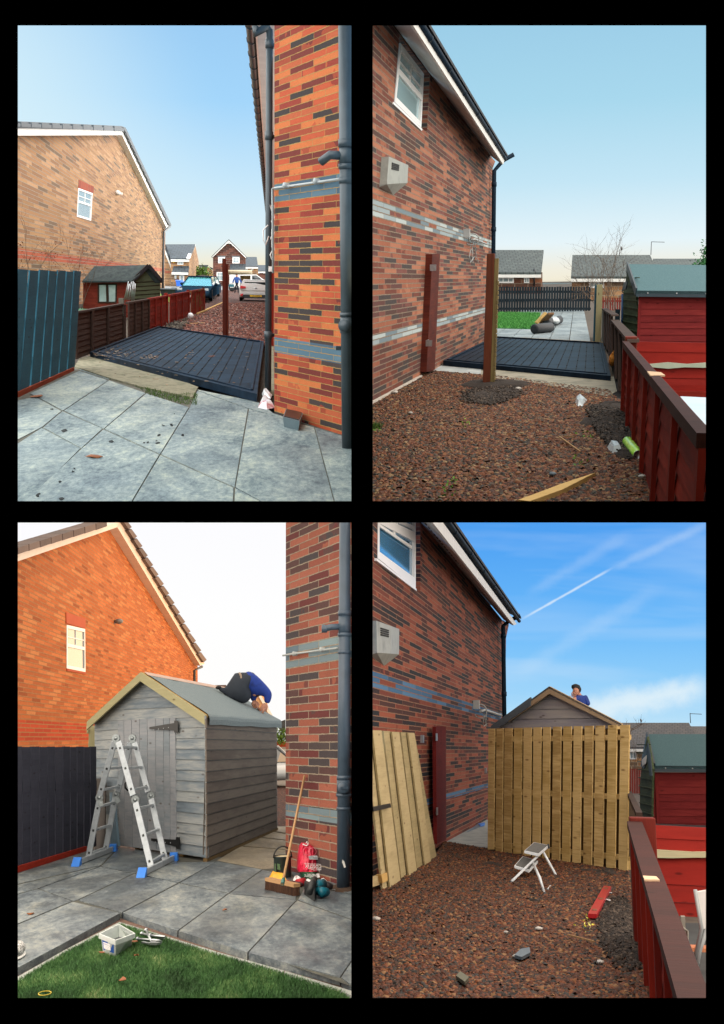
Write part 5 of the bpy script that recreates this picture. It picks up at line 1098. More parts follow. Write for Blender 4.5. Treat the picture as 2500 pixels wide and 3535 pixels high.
b = MB(); b.lathe(p1-ax*.001, [(.036, 0), (.032, .004), (.028, -.004), (0, -.004)], 18, ax); part(T, 'lid', b, steel)
a, c = Q.g(L(755, 1300), .05), Q.g(L(1088, 1163), .05); b = MB(); dd_ = (c-a); sd2 = V((-dd_.y, dd_.x, 0)).normalized()
b.prism([a-sd2*.02, a+dd_*.4-sd2*.045, c, a+dd_*.55+sd2*.04, a+dd_*.2+sd2*.05, a+sd2*.06], (0, 0, -.035)); solo('broken_stake', b, tan_wood, 'long split piece of pale timber lying on the gravel at the bottom', 'stake')
b = MB(); b.bar(Q.g(L(912, 990), .05), Q.g(L(1012, 1062), .05), .012, .01); b.bar(Q.g(L(935, 988), .05), Q.g(L(985, 992), .05), .01, .01); solo('twig', b, wood('pale_twig', ['8a6a4a', 'a8865c']), 'thin straight twig lying on the gravel left of the dug soil', 'twig')
for i, (x, y, lab) in enumerate(((115, 775, 'round pale stone near the wall trim on the gravel'), (192, 875, 'pale oval stone in the left middle of the gravel'), (712, 758, 'grey white stone on the soil behind the gate post'), (880, 1170, 'flat blue grey slate piece low in the gravel'), (1310, 1182, 'small white stone near the fence foot'))):
    b = MB(); c = Q.g(L(x, y), .04); r = .045 if y < 800 else .028; b.blob(c, (r, r*.9, r*.5), 8, .15, i); solo('pebble', b, mat('pale_stone', ['9a9690', 'b8b2a8']) if i != 3 else mat('slate_stone', ['4a5660', '5c6870']), lab, 'stone', 'larger stones on the gravel')
vs, fs = blades([Q.g(L(*q)) for q in ((10, 945), (45, 940), (48, 962), (12, 965))], 260, .06, .006, 3); np_obj('weeds', vs, fs, 3, MATS['weed_green'], label='small green weed tufts among the chips')
b = MB(); rnd = random.Random(8)
for x, y in ((458, 930), (405, 1215), (375, 1268), (28, 952), (1005, 1105), (1048, 992)):
    c = Q.g(L(x, y), .05); leaves(b, [c], 12, .016, x)
struct('seedlings', b, mat('seedling_green', ['3f6a1c', '5c8a2a', '86a83c'], .8, 9, island=.7), kind='stuff', label='tiny green seedlings dotted over the gravel')
# orange thing on fence corner
b = MB(); c = Q.g(L(1165, 655), .05); b.blob(c+V((0, 0, .12)), (.045, .08, .09), 9, .25, 3); b.blob(c+V((.02, 0, .2)), (.03, .05, .05), 9, .25, 4); solo('leaf_clump', b, mat('orange_leaf', ['a8641c', 'd08a2c'], .8, 8), 'orange clump of dead leaves caught at the fence beside the black base', 'leaf clump')
# ---- rolls of membrane and boards on far patio
def roll(a, c, r, lab, m, T=None):
    p, q = Q.g(L(*a), r), Q.g(L(*c), r); T = thing('membrane_roll', lab, 'roll', (p+q)/2-V((0, 0, r))); b = MB(); ax = (q-p); l_ = ax.length; b.lathe(p, [(0, 0), (r*.35, 0), (r*.8, -.0), (r, .03), (r, l_-.03), (r*.8, l_), (r*.3, l_), (r*.25, l_-.1), (0, l_-.1)], 18, ax)
    part(T, 'sheet', b, m)
blk2 = mat('black_membrane', ['10151a', '1c2328'], .6, 9, bump=.4)
roll((850, 440), (912, 425), .13, 'black roll of membrane, the further one on the far patio', blk2); roll((790, 470), (870, 462), .13, 'black roll of membrane, the nearer one beside the lawn edge', blk2)
b = MB(); c = Q.g(L(878, 455)); b.blob(c+V((0, 0, .15)), (.2, .35, .13), 10, .2, 5); solo('plastic_bag', b, mat('clear_litter', ['8a9296']), 'crumpled clear plastic bag between the two black rolls', 'bag')
for i, ((a, c), lab) in enumerate(((((800, 442), (845, 392)), 'pale timber board propped on the black rolls, left one'), (((828, 440), (872, 395)), 'brown timber board propped on the black rolls, right one'))):
    p, q = Q.g(L(*a), .12), Q.g(L(*c), .42); b = MB(); b.bar(p, q, .18, .06); solo('timber_board', b, tan_wood if i == 0 else wood('mid_brown', ['5a4230', '76583e', '8a6a4c']), lab, 'board', 'boards on the rolls')
# ---- far dark fence
yb_ = Q.g(L(830, 388)).y; pf = Pl(V((0, yb_, 0)), d=V((1, 0, 0)))
T = thing('slat_fence', 'tall dark upright slat fence across the end of the garden', 'fence', V((Q.g(L(830, 388)).x, yb_, 0)))
b = MB(); rnd = random.Random(6)
for i in range(36):
    x = 600+i*12.9; a = pf.hit(L(x+1.5, 266+rnd.uniform(-1.5, 1.5))); c = pf.hit(L(x+12, 266)); o = V((a.x, a.y, 0)); b.obox(V((a.x, yb_+(.0), .02)), V((c.x-a.x, 0, 0)), V((0, .02, 0)), V((0, 0, a.z-.02)))
part(T, 'slat_panel', b, wood('black_blue_slat', ['141b20', '222c33', '303b40'], island=.5))
b = MB()
for y in (290, 330, 372): a, c = pf.hit(L(598, y), -.06), pf.hit(L(1064, y), -.06); b.bar(a, c, .05, .1)
part(T, 'rail', b, wood('black_blue_slat', []))
T = thing('fence_post', 'pale new timber post at the right end of the dark slat fence', 'post', Q.g(L(1098, 535))); p = Q.g(L(1098, 538)); s_ = 26/1.4/F*p.y; b = MB(); b.obox(p-V((s_/2, 0, 0)), V((s_, 0, 0)), V((0, s_, 0)), V((0, 0, Q.at(L(1098, 255), p.y).z))); part(T, 'timber', b, green_tan)
p = Q.g(L(1077, 535)); b = MB(); b.obox(p, V((.13, 0, 0)), V((0, .5, 0)), V((0, 0, Q.at(L(1077, 258), p.y).z))); solo('fence_post', b, blue_wood, 'dark blue post beside the pale new post', 'post')
# far fence return along right side of garden
p0_, p1_ = Q.g(L(1120, 520)), Q.g(L(1090, 395)); 
# ---- far houses
fh = brick('tan_red_far_brick', [(0, '6a4a3c'), (.3, '8e5c44'), (.6, 'a06a4e'), (.85, '7c5040')], ('7a6a5c', '8a7a6a'), .3, .9, msize=.03, big=.3); fb = brick('pale_far_brick', BEIGE, ('9a8a74', 'a89880'), .3, .9, msize=.03, big=.3)
RL = lambda x0, y0, x1, y1: [L(x0, y0), L(x1, y0), L(x1, y1), L(x0, y1)]
GT = tiles('green_grey_tiles', ['2b3434', '3c4746', '4e5854'], .4, .42)
def hz(name_label, x0, x1, ytop, yeave, ybase, wallm, wins, setback, rx0=None, rx1=None, rt0=None, rt1=None, gabx=None, gside=1):
    hd_ = Q.hd(L((x0+x1)/2, 229)); base = Q.eye+hd_*70; base.z = 0; pl = Pl(base, d=V((hd_.y, -hd_.x, 0)))
    T = thing('brick_house', name_label, 'house', base)
    b = MB(); trace(b, pl, [L(x0, yeave), L(x1, yeave), L(x1, ybase), L(x0, ybase)], 0, setback*2); part(T, 'wall', b, wallm)
    rx0 = rx0 or x0; rx1 = rx1 or x1; rt0 = rt0 or rx0; rt1 = rt1 or rx1
    b = MB(); e0, e1, r1, r0 = pl.hit(L(rx0, yeave), .5), pl.hit(L(rx1, yeave), .5), pl.hit(L(rt1, ytop), -setback), pl.hit(L(rt0, ytop), -setback)
    b.prism([e0, e1, r1, r0], (0, 0, -.2)); k = -pl.n*(setback*2+1); b.prism([r0, r1, e1+k, e0+k], (0, 0, -.2)); part(T, 'roof', b, GT)
    b = MB(); b.face([e1-V((0, 0, .2)), e1+k-V((0, 0, .2)), r1-V((0, 0, .2))]); b.face([e0-V((0, 0, .2)), r0-V((0, 0, .2)), e0+k-V((0, 0, .2))]); part(T, 'gable', b, wallm)
    b = MB(); b.bar(e0-V((0, 0, .25)), e1-V((0, 0, .25)), .12, .2); part(T, 'gutter', b, white_paint)
    for w_ in wins: window(T, pl, RL(*w_), 3 if w_[2]-w_[0] > 60 else 2, .1, .06, muntin=.06, pane=glass('far_glass', '8fa3a8'))
    return T, pl
T, plh = hz('red brick bungalow with green grey tiled roof and two white windows behind the dark fence', 560, 830, 88, 196, 300, fh, [(614, 204, 692, 248), (741, 205, 767, 248)], 5, rt1=836, rx1=824)
b = MB(); b.tube([plh.hit(L(790, 180), .2), plh.hit(L(790, 262), .2)], .06, 6); part(T, 'downpipe', b, black_plastic)
b = MB(); b.prism([plh.hit(p, .1) for p in RL(768, 209, 786, 222)], -plh.n*.05); part(T, 'meter_box', b, white_paint)
T, plh = hz('pale brick bungalow with broad grey roof seen through the bare bush', 972, 1222, 112, 216, 330, fb, [(1055, 224, 1128, 272)], 5, rx1=1400, rt1=1350, rx0=968, rt0=975)
b = MB(); p = plh.hit(L(1354, 112), -5); b.tube([p, p+V((0, 0, .9))], .025, 5); b.tube([p+V((0, 0, .9)), p+V((.9, 0, .85))], .02, 5); part(T, 'aerial', b, black_plastic)
b = MB(); p = plh.hit(L(1203, 112), -5); b.tube([p, p+V((0, 0, .4))], .025, 5); b.lathe(p+V((.1, 0, .45)), [(.16, 0), (.1, .05), (0, .07)], 10, (1, -.5, .2)); part(T, 'satellite_dish', b, black_plastic)
T, plh = hz('further tiled roof at the right behind the broad grey roof', 1370, 1700, 130, 216, 330, fb, [], 6, rt0=1364)
b = MB(); b.prism([Q.at(L(*p), 330) for p in ((830, 248), (900, 247), (975, 250), (975, 262), (830, 262))], (0, 3, 0)); struct('hills', b, mat('far_hill', ['6f7f86', '7a8a8e'], 1, .1))
# conifer tip at right edge
T = thing('conifer_tree', 'green conifer branch tips at the right edge above the shed roof', 'tree', Q.g(L(1700, 420)))
b = MB(); base = Q.at(L(1672, 420), 40); base.z = 0; tp = Q.at(L(1650, 66), 40); b.tube([base, tp], [.12, .02], 8); part(T, 'trunk', b, brown_wood)
b = MB(); rnd = random.Random(5); pts = []
for k in range(60):
    t_ = rnd.random()**.7; c = base.lerp(tp, .35+.62*t_); a = rnd.uniform(0, 6.28); l_ = 1.3*(1.08-t_); e = c+V((math.cos(a)*l_, math.sin(a)*l_, -.15*l_+.1)); b.tube([c, e], [.012, .004], 4, False); pts += [c.lerp(e, q) for q in (.3, .45, .6, .75, .9, 1)]
leaves(b, pts, 5000, .06, 7); part(T, 'foliage', b, mat('conifer_green', ['1f4a2a', '2f6a38', '4a8a4c'], .9, 4, island=.7))
# bare bush
T = thing('shrub', 'bare twiggy bush in front of the pale bungalow, left of the red shed', 'shrub', Q.g(L(1110, 400)))
for i, (x, y, h_) in enumerate(((1150, 420, 3.3), (1100, 400, 3.0), (1190, 420, 2.8), (1130, 410, 3.4))): b = MB(); twigs(b, Q.g(L(x, y)), h_, .38, 4, 40+i, .011, (-.12, 0)); part(T, 'branches', b, twig_mat)
pr = Pl(V((0, Q.g(L(1150, 375)).y, 0)), d=V((1, 0, 0))); b = MB()
for i in range(9): x = 1108+i*11.5; b.prism([pr.hit(L(x, 318)), pr.hit(L(x+8, 318)), pr.hit(L(x+8, 400)), pr.hit(L(x, 400))], (0, .03, 0))
b.bar(pr.hit(L(1108, 335)), pr.hit(L(1212, 335)), .06, .08); solo('picket_fence', b, wood('dull_red', ['5a2420', '7a342c', '8a4238'], island=.4), 'low dull red picket fence behind the pale new post', 'fence')
# ---- right hand red shed
def red_shed(fr, corner_b, wall_px, gable_px, roofp, gableroof, label, trim_px, dark=False, edge=()):
    A_ = Q.g(corner_b); pf = Pl(A_, d=V((1, .0, 0))); pg = Pl(A_, d=V((-.12, 1, 0)))
    T = thing('garden_shed', label, 'shed', A_)
    b = MB(); c = [pf.hit(p) for p in wall_px]; b.prism(c, -pf.n*.04)
    ys = np.linspace(c[0].z, A_.z, 8); part(T, 'front_wall', b, red_boards)
    b = MB(); n = 7
    for k in range(n):
        y0 = (wall_px[0][1]*(n-k)+wall_px[3][1]*k)/n; y1 = (wall_px[0][1]*(n-k-1)+wall_px[3][1]*(k+1))/n
        b.prism([pf.hit((wall_px[0][0]+4, y0+1), .006), pf.hit((wall_px[1][0], y0+1), .006), pf.hit((wall_px[1][0], y1), .022), pf.hit((wall_px[0][0]+4, y1), .022)], -pf.n*.016)
    part(T, 'shiplap', b, red_boards)
    b = MB(); b.obox(pf.hit(wall_px[0], .04)+V((0, 0, 0)), V((.06, 0, 0)), V((0, 0, -pf.hit(wall_px[0]).z)), V((0, .06, 0))); part(T, 'corner_trim', b, red_boards)
    b = MB(); g_ = [pg.hit(p) for p in gable_px]; b.prism(g_, -pg.n*.04); part(T, 'gable_wall', b, green_boards)
    b = MB(); m = 10; zs = [max(q.z for q in g_)*k/m for k in range(1, m)]
    for z in zs:
        s_ = [pg.sz(p)[0] for p in gable_px]; b.obox(pg.to3(min(s_)+.05, z, .018), pg.d*(max(s_)-min(s_)-.1), V((0, 0, .02)), -pg.n*.02)
    part(T, 'board_edge', b, green_boards)
    e0, e1 = pf.hit(roofp[3], .22), pf.hit(roofp[2], .22); r1, r0 = pf.hit(roofp[1], -1.3), pf.hit(roofp[0], -1.3)
    b = MB(); b.prism([e0, e1, r1, r0], (0, 0, -.06)); k = V((0, 2.8, 0)); b.prism([r0, r1, e1+k, e0+k], (0, 0, -.06)); part(T, 'roof', b, felt)
    b = MB(); b.obox(e0-V((0, 0, .12)), e1-e0, V((0, 0, .12)), V((0, .03, 0))); part(T, 'fascia', b, mat('navy_fascia', ['0e2430', '183440'], .5, 5))
    b = MB(); b.bar(e0-V((0, 0, .03)), r0-V((0, 0, .03)), .03, .16); b.bar(r0-V((0, 0, .03)), e0+k-V((0, 0, .03)), .03, .16); part(T, 'barge_board', b, mat('navy_fascia', []))
    b = MB(); [b.lathe(e0.lerp(e1, q)+V((0, -.002, -.05)), [(.015, 0), (.015, .006), (0, .008)], 8, (0, -1, 0)) for q in (.1, .35, .6, .85)]; part(T, 'nail_head', b, steel, kind='stuff')
    return T, pf, pg
red_boards = wood('red_shed_boards', ['521417', '6c1f20', '7e2a28', '603a34'], island=.35, grain=.6); green_boards = wood('green_shed_boards', ['2e3a2c', '47543c', '5c6648', '39452f'], island=.3, grain=.5)
b = MB()
T, pf, pg = red_shed(None, L(1290, 560), [L(1296, 310), L(1850, 318), L(1850, 545), L(1292, 530)], [L(1282, 300), L(1240, 190), L(1215, 330), L(1218, 470), L(1288, 560)], [L(1240, 156), L(1850, 164), L(1850, 290), L(1284, 284)], None, 'red boarded shed with blue green felt roof and green gable beyond the red fence', None)
b = MB(); b.prism([pg.hit(L(*p), .2) for p in ((1240, 238), (1222, 248), (1212, 290), (1232, 276))], -pg.n*.02); part(T, 'torn_felt', b, mat('navy_fascia', []))
b = MB(); b.tube([pg.hit(L(1216, 300), .06), pg.hit(L(1214, 470), .06)], .02, 6); part(T, 'cable', b, mat('blue_cable', ['1c4a7a'], .5))
# ---- neighbour's red panel behind the fence with pale waney edge, white table top
pq = Pl(Q.g(L(1500, 790)), d=V((1, .02, 0))); T = thing('boarded_panel', 'bright red boarded panel with a pale unpainted wavy strip, below the red shed', 'panel', Q.g(L(1500, 790)))
b = MB(); tops_ = (530, 575, 650, 700, 735); 
for i in range(4): b.prism([pq.hit(L(1255, tops_[i]+i), .01*i), pq.hit(L(1850, tops_[i]+i+12), .01*i), pq.hit(L(1850, tops_[i+1]+14), .01*i+.02), pq.hit(L(1255, tops_[i+1]+3), .01*i+.02)], -pq.n*.03)
b.prism([pq.hit(L(1255, 735), .05), pq.hit(L(1850, 745), .05), pq.hit(L(1850, 790), .05), pq.hit(L(1255, 785), .05)], -pq.n*.03); part(T, 'board', b, wood('bright_red_board', ['66150f', '801d15', '92271b'], island=.3, grain=.5))
b = MB(); b.prism([pq.hit(L(*p), .075) for p in ((1350, 640), (1440, 632), (1530, 640), (1640, 632), (1850, 640), (1850, 665), (1640, 658), (1520, 655), (1440, 662), (1360, 655))], -pq.n*.05); part(T, 'bare_strip', b, mat('bare_strip', ['8f9a88', 'b0b8a4'], .9, 6))
b = MB(); b.bar(pq.hit(L(1250, 785), .1), pq.hit(L(1850, 798), .1), .1, .1); part(T, 'sill', b, red_wood)
b = MB(); tz = .35; b.prism([Q.g(L(*p), tz) for p in ((1495, 795), (1860, 812), (1900, 1100), (1640, 960))], (0, 0, -.05)); T = thing('table', 'white table top showing below the red panel behind the fence', 'table', Q.g(L(1640, 950))); part(T, 'tabletop', b, mat('pale_blue_top', ['b0c4cc', 'c8d8de'], .3, 3))
b = MB(); [b.tube([Q.g(L(*q), tz-.05), V((Q.g(L(*q), tz).x, Q.g(L(*q), tz).y, 0))], .03, 8) for q in ((1560, 830),)]; part(T, 'leg', b, MATS['upvc'])
# ---- right boundary fence, near red run and far brown run
def near_fence(T, A, B, topA, topB, hfun, n, mt, posts, capm, capw=.09):
    pass
pA, pB = Q.g(L(1640, 1560)), Q.g(L(1225, 870)); pf_ = Pl(Q.g(L(1335, 1190)), Q.g(L(1235, 900)))
T = thing('panel_fence', 'low red boundary fence with dark top rail running along the right of the gravel', 'fence', Q.g(L(1300, 1100)))
fl = lambda x, y, o=0: pf_.hit(L(x, y), o)
s_near, s_far = pf_.sz(L(1520, 1600))[0], pf_.sz(L(1240, 900))[0]
# use heights from the top edge of the rail
s1, zt1 = pf_.sz(L(1245, 528)); s2, zt2 = pf_.sz(L(1615, 930)); sgn = 1 if s1 > s2 else -1; s3 = s2-sgn*.0
def ztop(s_): return zt1+(zt2-zt1)*(s_-s1)/(s2-s1)
s_e = s2+(s2-s1)*.04; sd_n = (Q.eye-pf_.p0).dot(pf_.n) > 0
b = MB(); segs = 44
P4 = lambda s_, z, o: pf_.to3(s_, z, o)
b.prism([P4(s1, 0, 0), P4(s_e, 0, 0), P4(s_e, ztop(s_e)-.02, 0), P4(s1, ztop(s1)-.02, 0)], -pf_.n*.02)
for k in range(7):
    f0, f1 = k/7, (k+1)/7
    b.prism([P4(s1, zt1*(1-f0-.02), .005), P4(s_e, ztop(s_e)*(1-f0-.02), .005), P4(s_e, ztop(s_e)*(1-f1), .02), P4(s1, zt1*(1-f1), .02)], -pf_.n*.014)
part(T, 'panel', b, red_wood)
Lf = abs(s_e-s1); nb = 6
for i in range(nb+1):
    b = MB(); s_ = s1+(s_e-s1)*(i/nb); w_ = .05*Lf/4; b.obox(P4(s_, 0, .05), pf_.d*w_, V((0, 0, ztop(s_)-.03)), -pf_.n*.03); part(T, 'batten', b, red_wood)
b = MB(); b.prism([P4(s1, ztop(s1)-.06, .06), P4(s_e, ztop(s_e)-.06, .06), P4(s_e, ztop(s_e), .06), P4(s1, ztop(s1), .06)], -pf_.n*.06); part(T, 'top_rail', b, wood('dark_rail', ['24100c', '361812', '46211a'], island=.2))
b = MB(); c = fl(1392, 700, .03); s_, z_ = pf_.sz(L(1392, 703)); b.prism([P4(s_-.12, ztop(s_)+.004, .061), P4(s_+.18, ztop(s_)+.004, .061), P4(s_+.1, ztop(s_)+.004, -.02), P4(s_-.1, ztop(s_)+.004, -.03)], (0, 0, -.01)); part(T, 'bare_patch', b, mat('bare_patch', ['b09070', 'c8a888'], .9, 8))
# posts at the joint
pp = Q.g(L(1232, 905)); s_, z_ = pf_.sz(L(1232, 492)); b = MB(); b.obox(P4(s1, 0, .03), -pf_.d*sgn*-.16, V((0, 0, z_)), -pf_.n*.12); part(T, 'post', b, wood('dull_red2', ['4a1812', '6a2a1c', '7a3a28'], green=lin('5f6434'), island=.2), bevel=.01)
# far part: brown panels up to the pale post
q0, q1 = Q.g(L(1218, 800)), Q.g(L(1115, 500)); p2 = Pl(q0, q1); T = thing('panel_fence', 'weathered brown boundary fence running on beside the black base to the pale post', 'fence', q0)
b = MB(); n_ = 5; b.prism([p2.hit(L(1222, 492)), p2.hit(L(1160, 425)), p2.hit(L(1155, 640)), p2.hit(L(1222, 850))], -p2.n*.03); b.prism([p2.hit(L(1160, 400)), p2.hit(L(1118, 372)), p2.hit(L(1115, 520)), p2.hit(L(1158, 620))], -p2.n*.03); part(T, 'panel', b, wood('mossy_brown', ['2c241c', '46392c', '5a5038'], island=.3, green=lin('4a5030')))
for x, yt, yb_2 in ((1218, 490, 845), (1198, 465, 770), (1180, 448, 710), (1162, 405, 640), (1150, 398, 600), (1140, 390, 570), (1128, 380, 545)): b = MB(); b.prism([p2.hit(L(x, yt), .04), p2.hit(L(x-4, yt-3), .04), p2.hit(L(x-4, yb_2-10), .04), p2.hit(L(x, yb_2), .04)], -p2.n*.03); part(T, 'batten', b, brown_wood)
b = MB(); b.prism([p2.hit(L(1240, 520), .05), p2.hit(L(1160, 425), .05), p2.hit(L(1160, 434), .05), p2.hit(L(1240, 536), .05)], -p2.n*.12); b.prism([p2.hit(L(1162, 400), .05), p2.hit(L(1116, 370), .05), p2.hit(L(1116, 378), .05), p2.hit(L(1162, 408), .05)], -p2.n*.12); part(T, 'top_rail', b, brown_wood)
b = MB(); o = p2.hit(L(1183, 375), -.2); o.z = 0; b.obox(o, V((.1, 0, 0)), V((0, .1, 0)), V((0, 0, p2.hit(L(1183, 375), -.2).z))); part(T, 'post', b, wood('navy_post', ['16232c', '22343e']))

close_set(1)
# ================================================================== VIEW 3 (lower left): patio with the new shed, ladder and tools
Q = Quad(700, 2555, 1080, None); U, L = zoomer(60, 1800), zoomer(60, 2500)
sky(2, [(-.02, 'fffdf8'), (.03, 'fffefc'), (.12, 'ffffff'), (.25, 'fbfbff')], 3.7, 'fff1e0', side_tint=((-.9, 1, .32), lin('c4dcf4'), 0, .955, 1.0), inner=(1.7, 3.3), glow=(lin('ffd4a8'), 2.1, 14, 40))
b = ground_sheet(-1300, 1243, 3470, 2555, -.08); struct('ground', b, MATS['bare_earth'])
b = MB(); ground(b, [L(1200, 495), L(1330, 495), L(1310, 300), L(1240, 300)], -.02); struct('driveway', b, REDGRAVEL)
b = MB(); ground(b, [L(1235, 300), L(1320, 300), L(1305, 120), L(1250, 120)], -.03); struct('road', b, MATS['grey_tarmac'])
SL2 = slab_mat('wet_dark_slab', ['242e38', '3a4650', '545f66', '727b7e', '8c918c', 'a8a8a0'], False, True); SL3 = slab_mat('dry_tan_slab', ['5a5246', '776c5a', '92866e', 'a09480'], False)
slabs = [((-400, 1235), (-5, 972), (0, 970), (268, 858), (498, 912), (0, 1178), (-260, 1340)), ((-420, 860), (0, 824), (98, 796), (266, 854), (-3, 966), (-400, 1225)),
    ((-420, 830), (0, 777), (400, 686), (102, 793), (-2, 820), (-420, 855)), ((104, 794), (402, 688), (560, 722), (292, 848), (270, 855)), ((406, 686), (500, 590), (600, 600), (770, 640), (775, 668), (566, 720)), ((0, 772), (0, 715), (340, 610), (492, 588), (404, 682)), ((-400, 820), (-400, 800), (-2, 716), (-2, 772)),
    ((296, 850), (564, 724), (778, 766), (504, 910)), ((570, 722), (780, 668), (962, 664), (782, 764)), ((508, 912), (782, 769), (1018, 818), (774, 998)), ((786, 766), (966, 663), (1183, 702), (1022, 816)),
    ((778, 1000), (1022, 820), (1348, 850), (1112, 1103)), ((1026, 818), (1186, 704), (1330, 735), (1352, 765), (1345, 848)), ((1116, 1105), (1352, 852), (1655, 960), (1655, 1085), (1560, 1222)), ((1356, 848), (1395, 780), (1655, 830), (1655, 955)), ((1564, 1225), (1655, 1090), (1655, 1290)), ((1360, 768), (1333, 735), (1320, 690), (1655, 780), (1655, 825), (1395, 776))]
b = MB()
for i, s_ in enumerate(slabs):
    z = random.uniform(-.002, .002); P_ = [Q.g(L(*p), z) for p in s_]; c = sum(P_, V((0, 0, 0)))/len(P_); b.prism([p+(c-p).normalized()*.004 for p in P_], (0, 0, -.07))
struct('patio', b, SL2)
b = MB(); ground(b, [L(-400, 1230), L(0, 1170), L(498, 905), L(778, 990), L(1112, 1092), L(1655, 1280), L(1655, 780), L(1330, 690), L(600, 590), L(340, 610), L(-400, 800)], -.006); struct('bedding_sand', b, mat('dark_joint_sand', ['2e2f2c', '45463f', '56564c'], 1, 9))
b = MB()
for s_ in (((966, 658), (1080, 590), (1320, 610), (1320, 692), (1185, 700)), ((1084, 587), (1150, 545), (1320, 565), (1320, 606)), ((1154, 542), (1215, 515), (1320, 535), (1320, 561)), ((1220, 512), (1250, 494), (1320, 494), (1320, 530))):
    b.prism([Q.g(L(*p), -.004) for p in s_], (0, 0, -.06))
struct('path', b, SL3)
b = MB(); b.prism([Q.g(L(*p), -.05) for p in ((-300, 1400), (0, 1182), (498, 914), (775, 1000), (1112, 1106), (1655, 1292), (1655, 1338), (960, 1110), (495, 965), (0, 1240), (-250, 1400))], (0, 0, -.02)); struct('gravel_margin', b, mat('red_sand', ['3a2a24', '5e463c', '7a6054'], 1, 25, bump=.6))
b = MB()
for s_ in (((-250, 1400), (-2, 1222), (-2, 1246), (-230, 1412)), ((2, 1220), (240, 1085), (250, 1097), (2, 1244)), ((244, 1083), (495, 955), (510, 968), (254, 1096))): b.prism([Q.g(L(*p), -.03) for p in s_], (0, 0, -.05))
for s_ in (((500, 957), (720, 1025), (716, 1040), (496, 972)), ((724, 1026), (962, 1098), (958, 1114), (720, 1042)), ((966, 1100), (1290, 1190), (1284, 1210), (962, 1116)), ((1294, 1192), (1655, 1300), (1655, 1322), (1288, 1212))): b.prism([Q.g(L(*p), -.03) for p in s_], (0, 0, -.05))
struct('kerb', b, mat('kerb_grey', ['6a6e6c', '8a8e8a', '9ea29c'], .9, 6, bump=.3))
LW = [Q.g(L(*p), -.04) for p in ((-220, 1400), (0, 1248), (250, 1100), (500, 975), (716, 1042), (960, 1118), (1290, 1214), (1560, 1300), (1620, 1345), (400, 1345))]
b = MB(); b.face(LW); struct('lawn', b, mat('turf_base', ['14300c', '234a14', '36601c'], 1, 12, bump=.6))
vs, fs = blades(LW, 75000, .03, .003, 12, -.04); gm = NT('artificial_blades'); isl = gm.new('ShaderNodeNewGeometry').outputs['Random Per Island']; tcx = gm.new('ShaderNodeTexCoord').outputs['Object']
f = gm.math('ADD', gm.math('MULTIPLY', isl, .45), gm.math('MULTIPLY_ADD', gm.noise(gm.scale(tcx, (1, .5, 1)), 2.6, 4), 1.5, -.5)); gm.l(gm.ramp(f, [(0, '1a3612'), (.35, '284e20'), (.58, '3c6a32'), (.8, '66844a'), (1, 'aca67c')]), gm.b.inputs['Base Color']); gm.b.inputs['Roughness'].default_value = .8
np_obj('grass', vs, fs, 3, gm.m, label='short green artificial grass of the lawn in the foreground corner')
# ---- house behind
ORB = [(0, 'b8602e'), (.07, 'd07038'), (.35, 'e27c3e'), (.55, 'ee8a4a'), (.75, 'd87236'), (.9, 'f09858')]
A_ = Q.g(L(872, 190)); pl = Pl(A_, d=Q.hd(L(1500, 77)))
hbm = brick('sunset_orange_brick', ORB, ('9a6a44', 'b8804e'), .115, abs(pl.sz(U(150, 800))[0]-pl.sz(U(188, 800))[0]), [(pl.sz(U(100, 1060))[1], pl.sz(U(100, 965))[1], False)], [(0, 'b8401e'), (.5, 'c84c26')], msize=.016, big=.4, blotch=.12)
T = thing('brick_house', 'glowing orange brick gable house with white verge rising behind the new grey shed', 'house', A_)
win = [(240, 500), (328, 520), (330, 728), (240, 710)]
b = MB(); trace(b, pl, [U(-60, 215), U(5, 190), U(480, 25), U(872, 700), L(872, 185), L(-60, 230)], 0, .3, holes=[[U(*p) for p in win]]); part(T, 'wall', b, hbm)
window(T, pl, [U(*p) for p in win], 2, .1, .02, split=.46, muntin=.03, pane=glass('pale_glass', '566a70'))
b = MB(); b.prism([pl.hit(U(*p), .03) for p in ((237, 440), (331, 470), (330, 518), (238, 492))], -pl.n*.1); part(T, 'lintel', b, mat('red_soldier', ['b04828', 'c05830'], .8, 2))
b = MB(); b.prism([pl.hit(U(*p), .03) for p in ((242, 712), (332, 730), (332, 738), (242, 722))], -pl.n*.1); part(T, 'sill', b, mat('red_soldier', []))
b = MB(); b.prism([pl.hit(U(*p), .35) for p in ((-60, 180), (5, 152), (492, 2), (492, 25), (5, 192), (-60, 222))], -pl.n*.4)
b.prism([pl.hit(U(*p), .35) for p in ((494, 2), (520, 6), (906, 688), (885, 697), (484, 28))], -pl.n*.4); part(T, 'barge_board', b, mat('warm_white_board', ['d8c4b4', 'e8d8ca'], .5, 4))
b = MB()
for i in range(9): x = -50+i*54; y = 168-x*.31+10; b.prism([pl.hit(U(x, y-50), .5), pl.hit(U(x+50, y-66), .5), pl.hit(U(x+52, y-36), .5), pl.hit(U(x, y-18), .5)], -pl.n*.5)
for i in range(15):
    t0, t1 = i/15, (i+.98)/15; x0, y0, x1, y1 = 528+388*t0, -10+688*t0, 528+388*t1, -10+688*t1; b.prism([pl.hit(U(x0-2, y0), .5), pl.hit(U(x1, y1-8), .5), pl.hit(U(x1-14, y1+4), .5), pl.hit(U(x0-16, y0+8), .5)], -pl.n*.5)
part(T, 'roof', b, mat('brown_verge_tile', ['3a2e2c', '5a4640', '6e5a52'], .7, 2, island=.6))
b = MB(); b.tube([pl.hit(L(858, 150), .3), pl.hit(U(856, 720), .3), pl.hit(U(892, 702), .6)], .08, 8); part(T, 'downpipe', b, black_plastic)
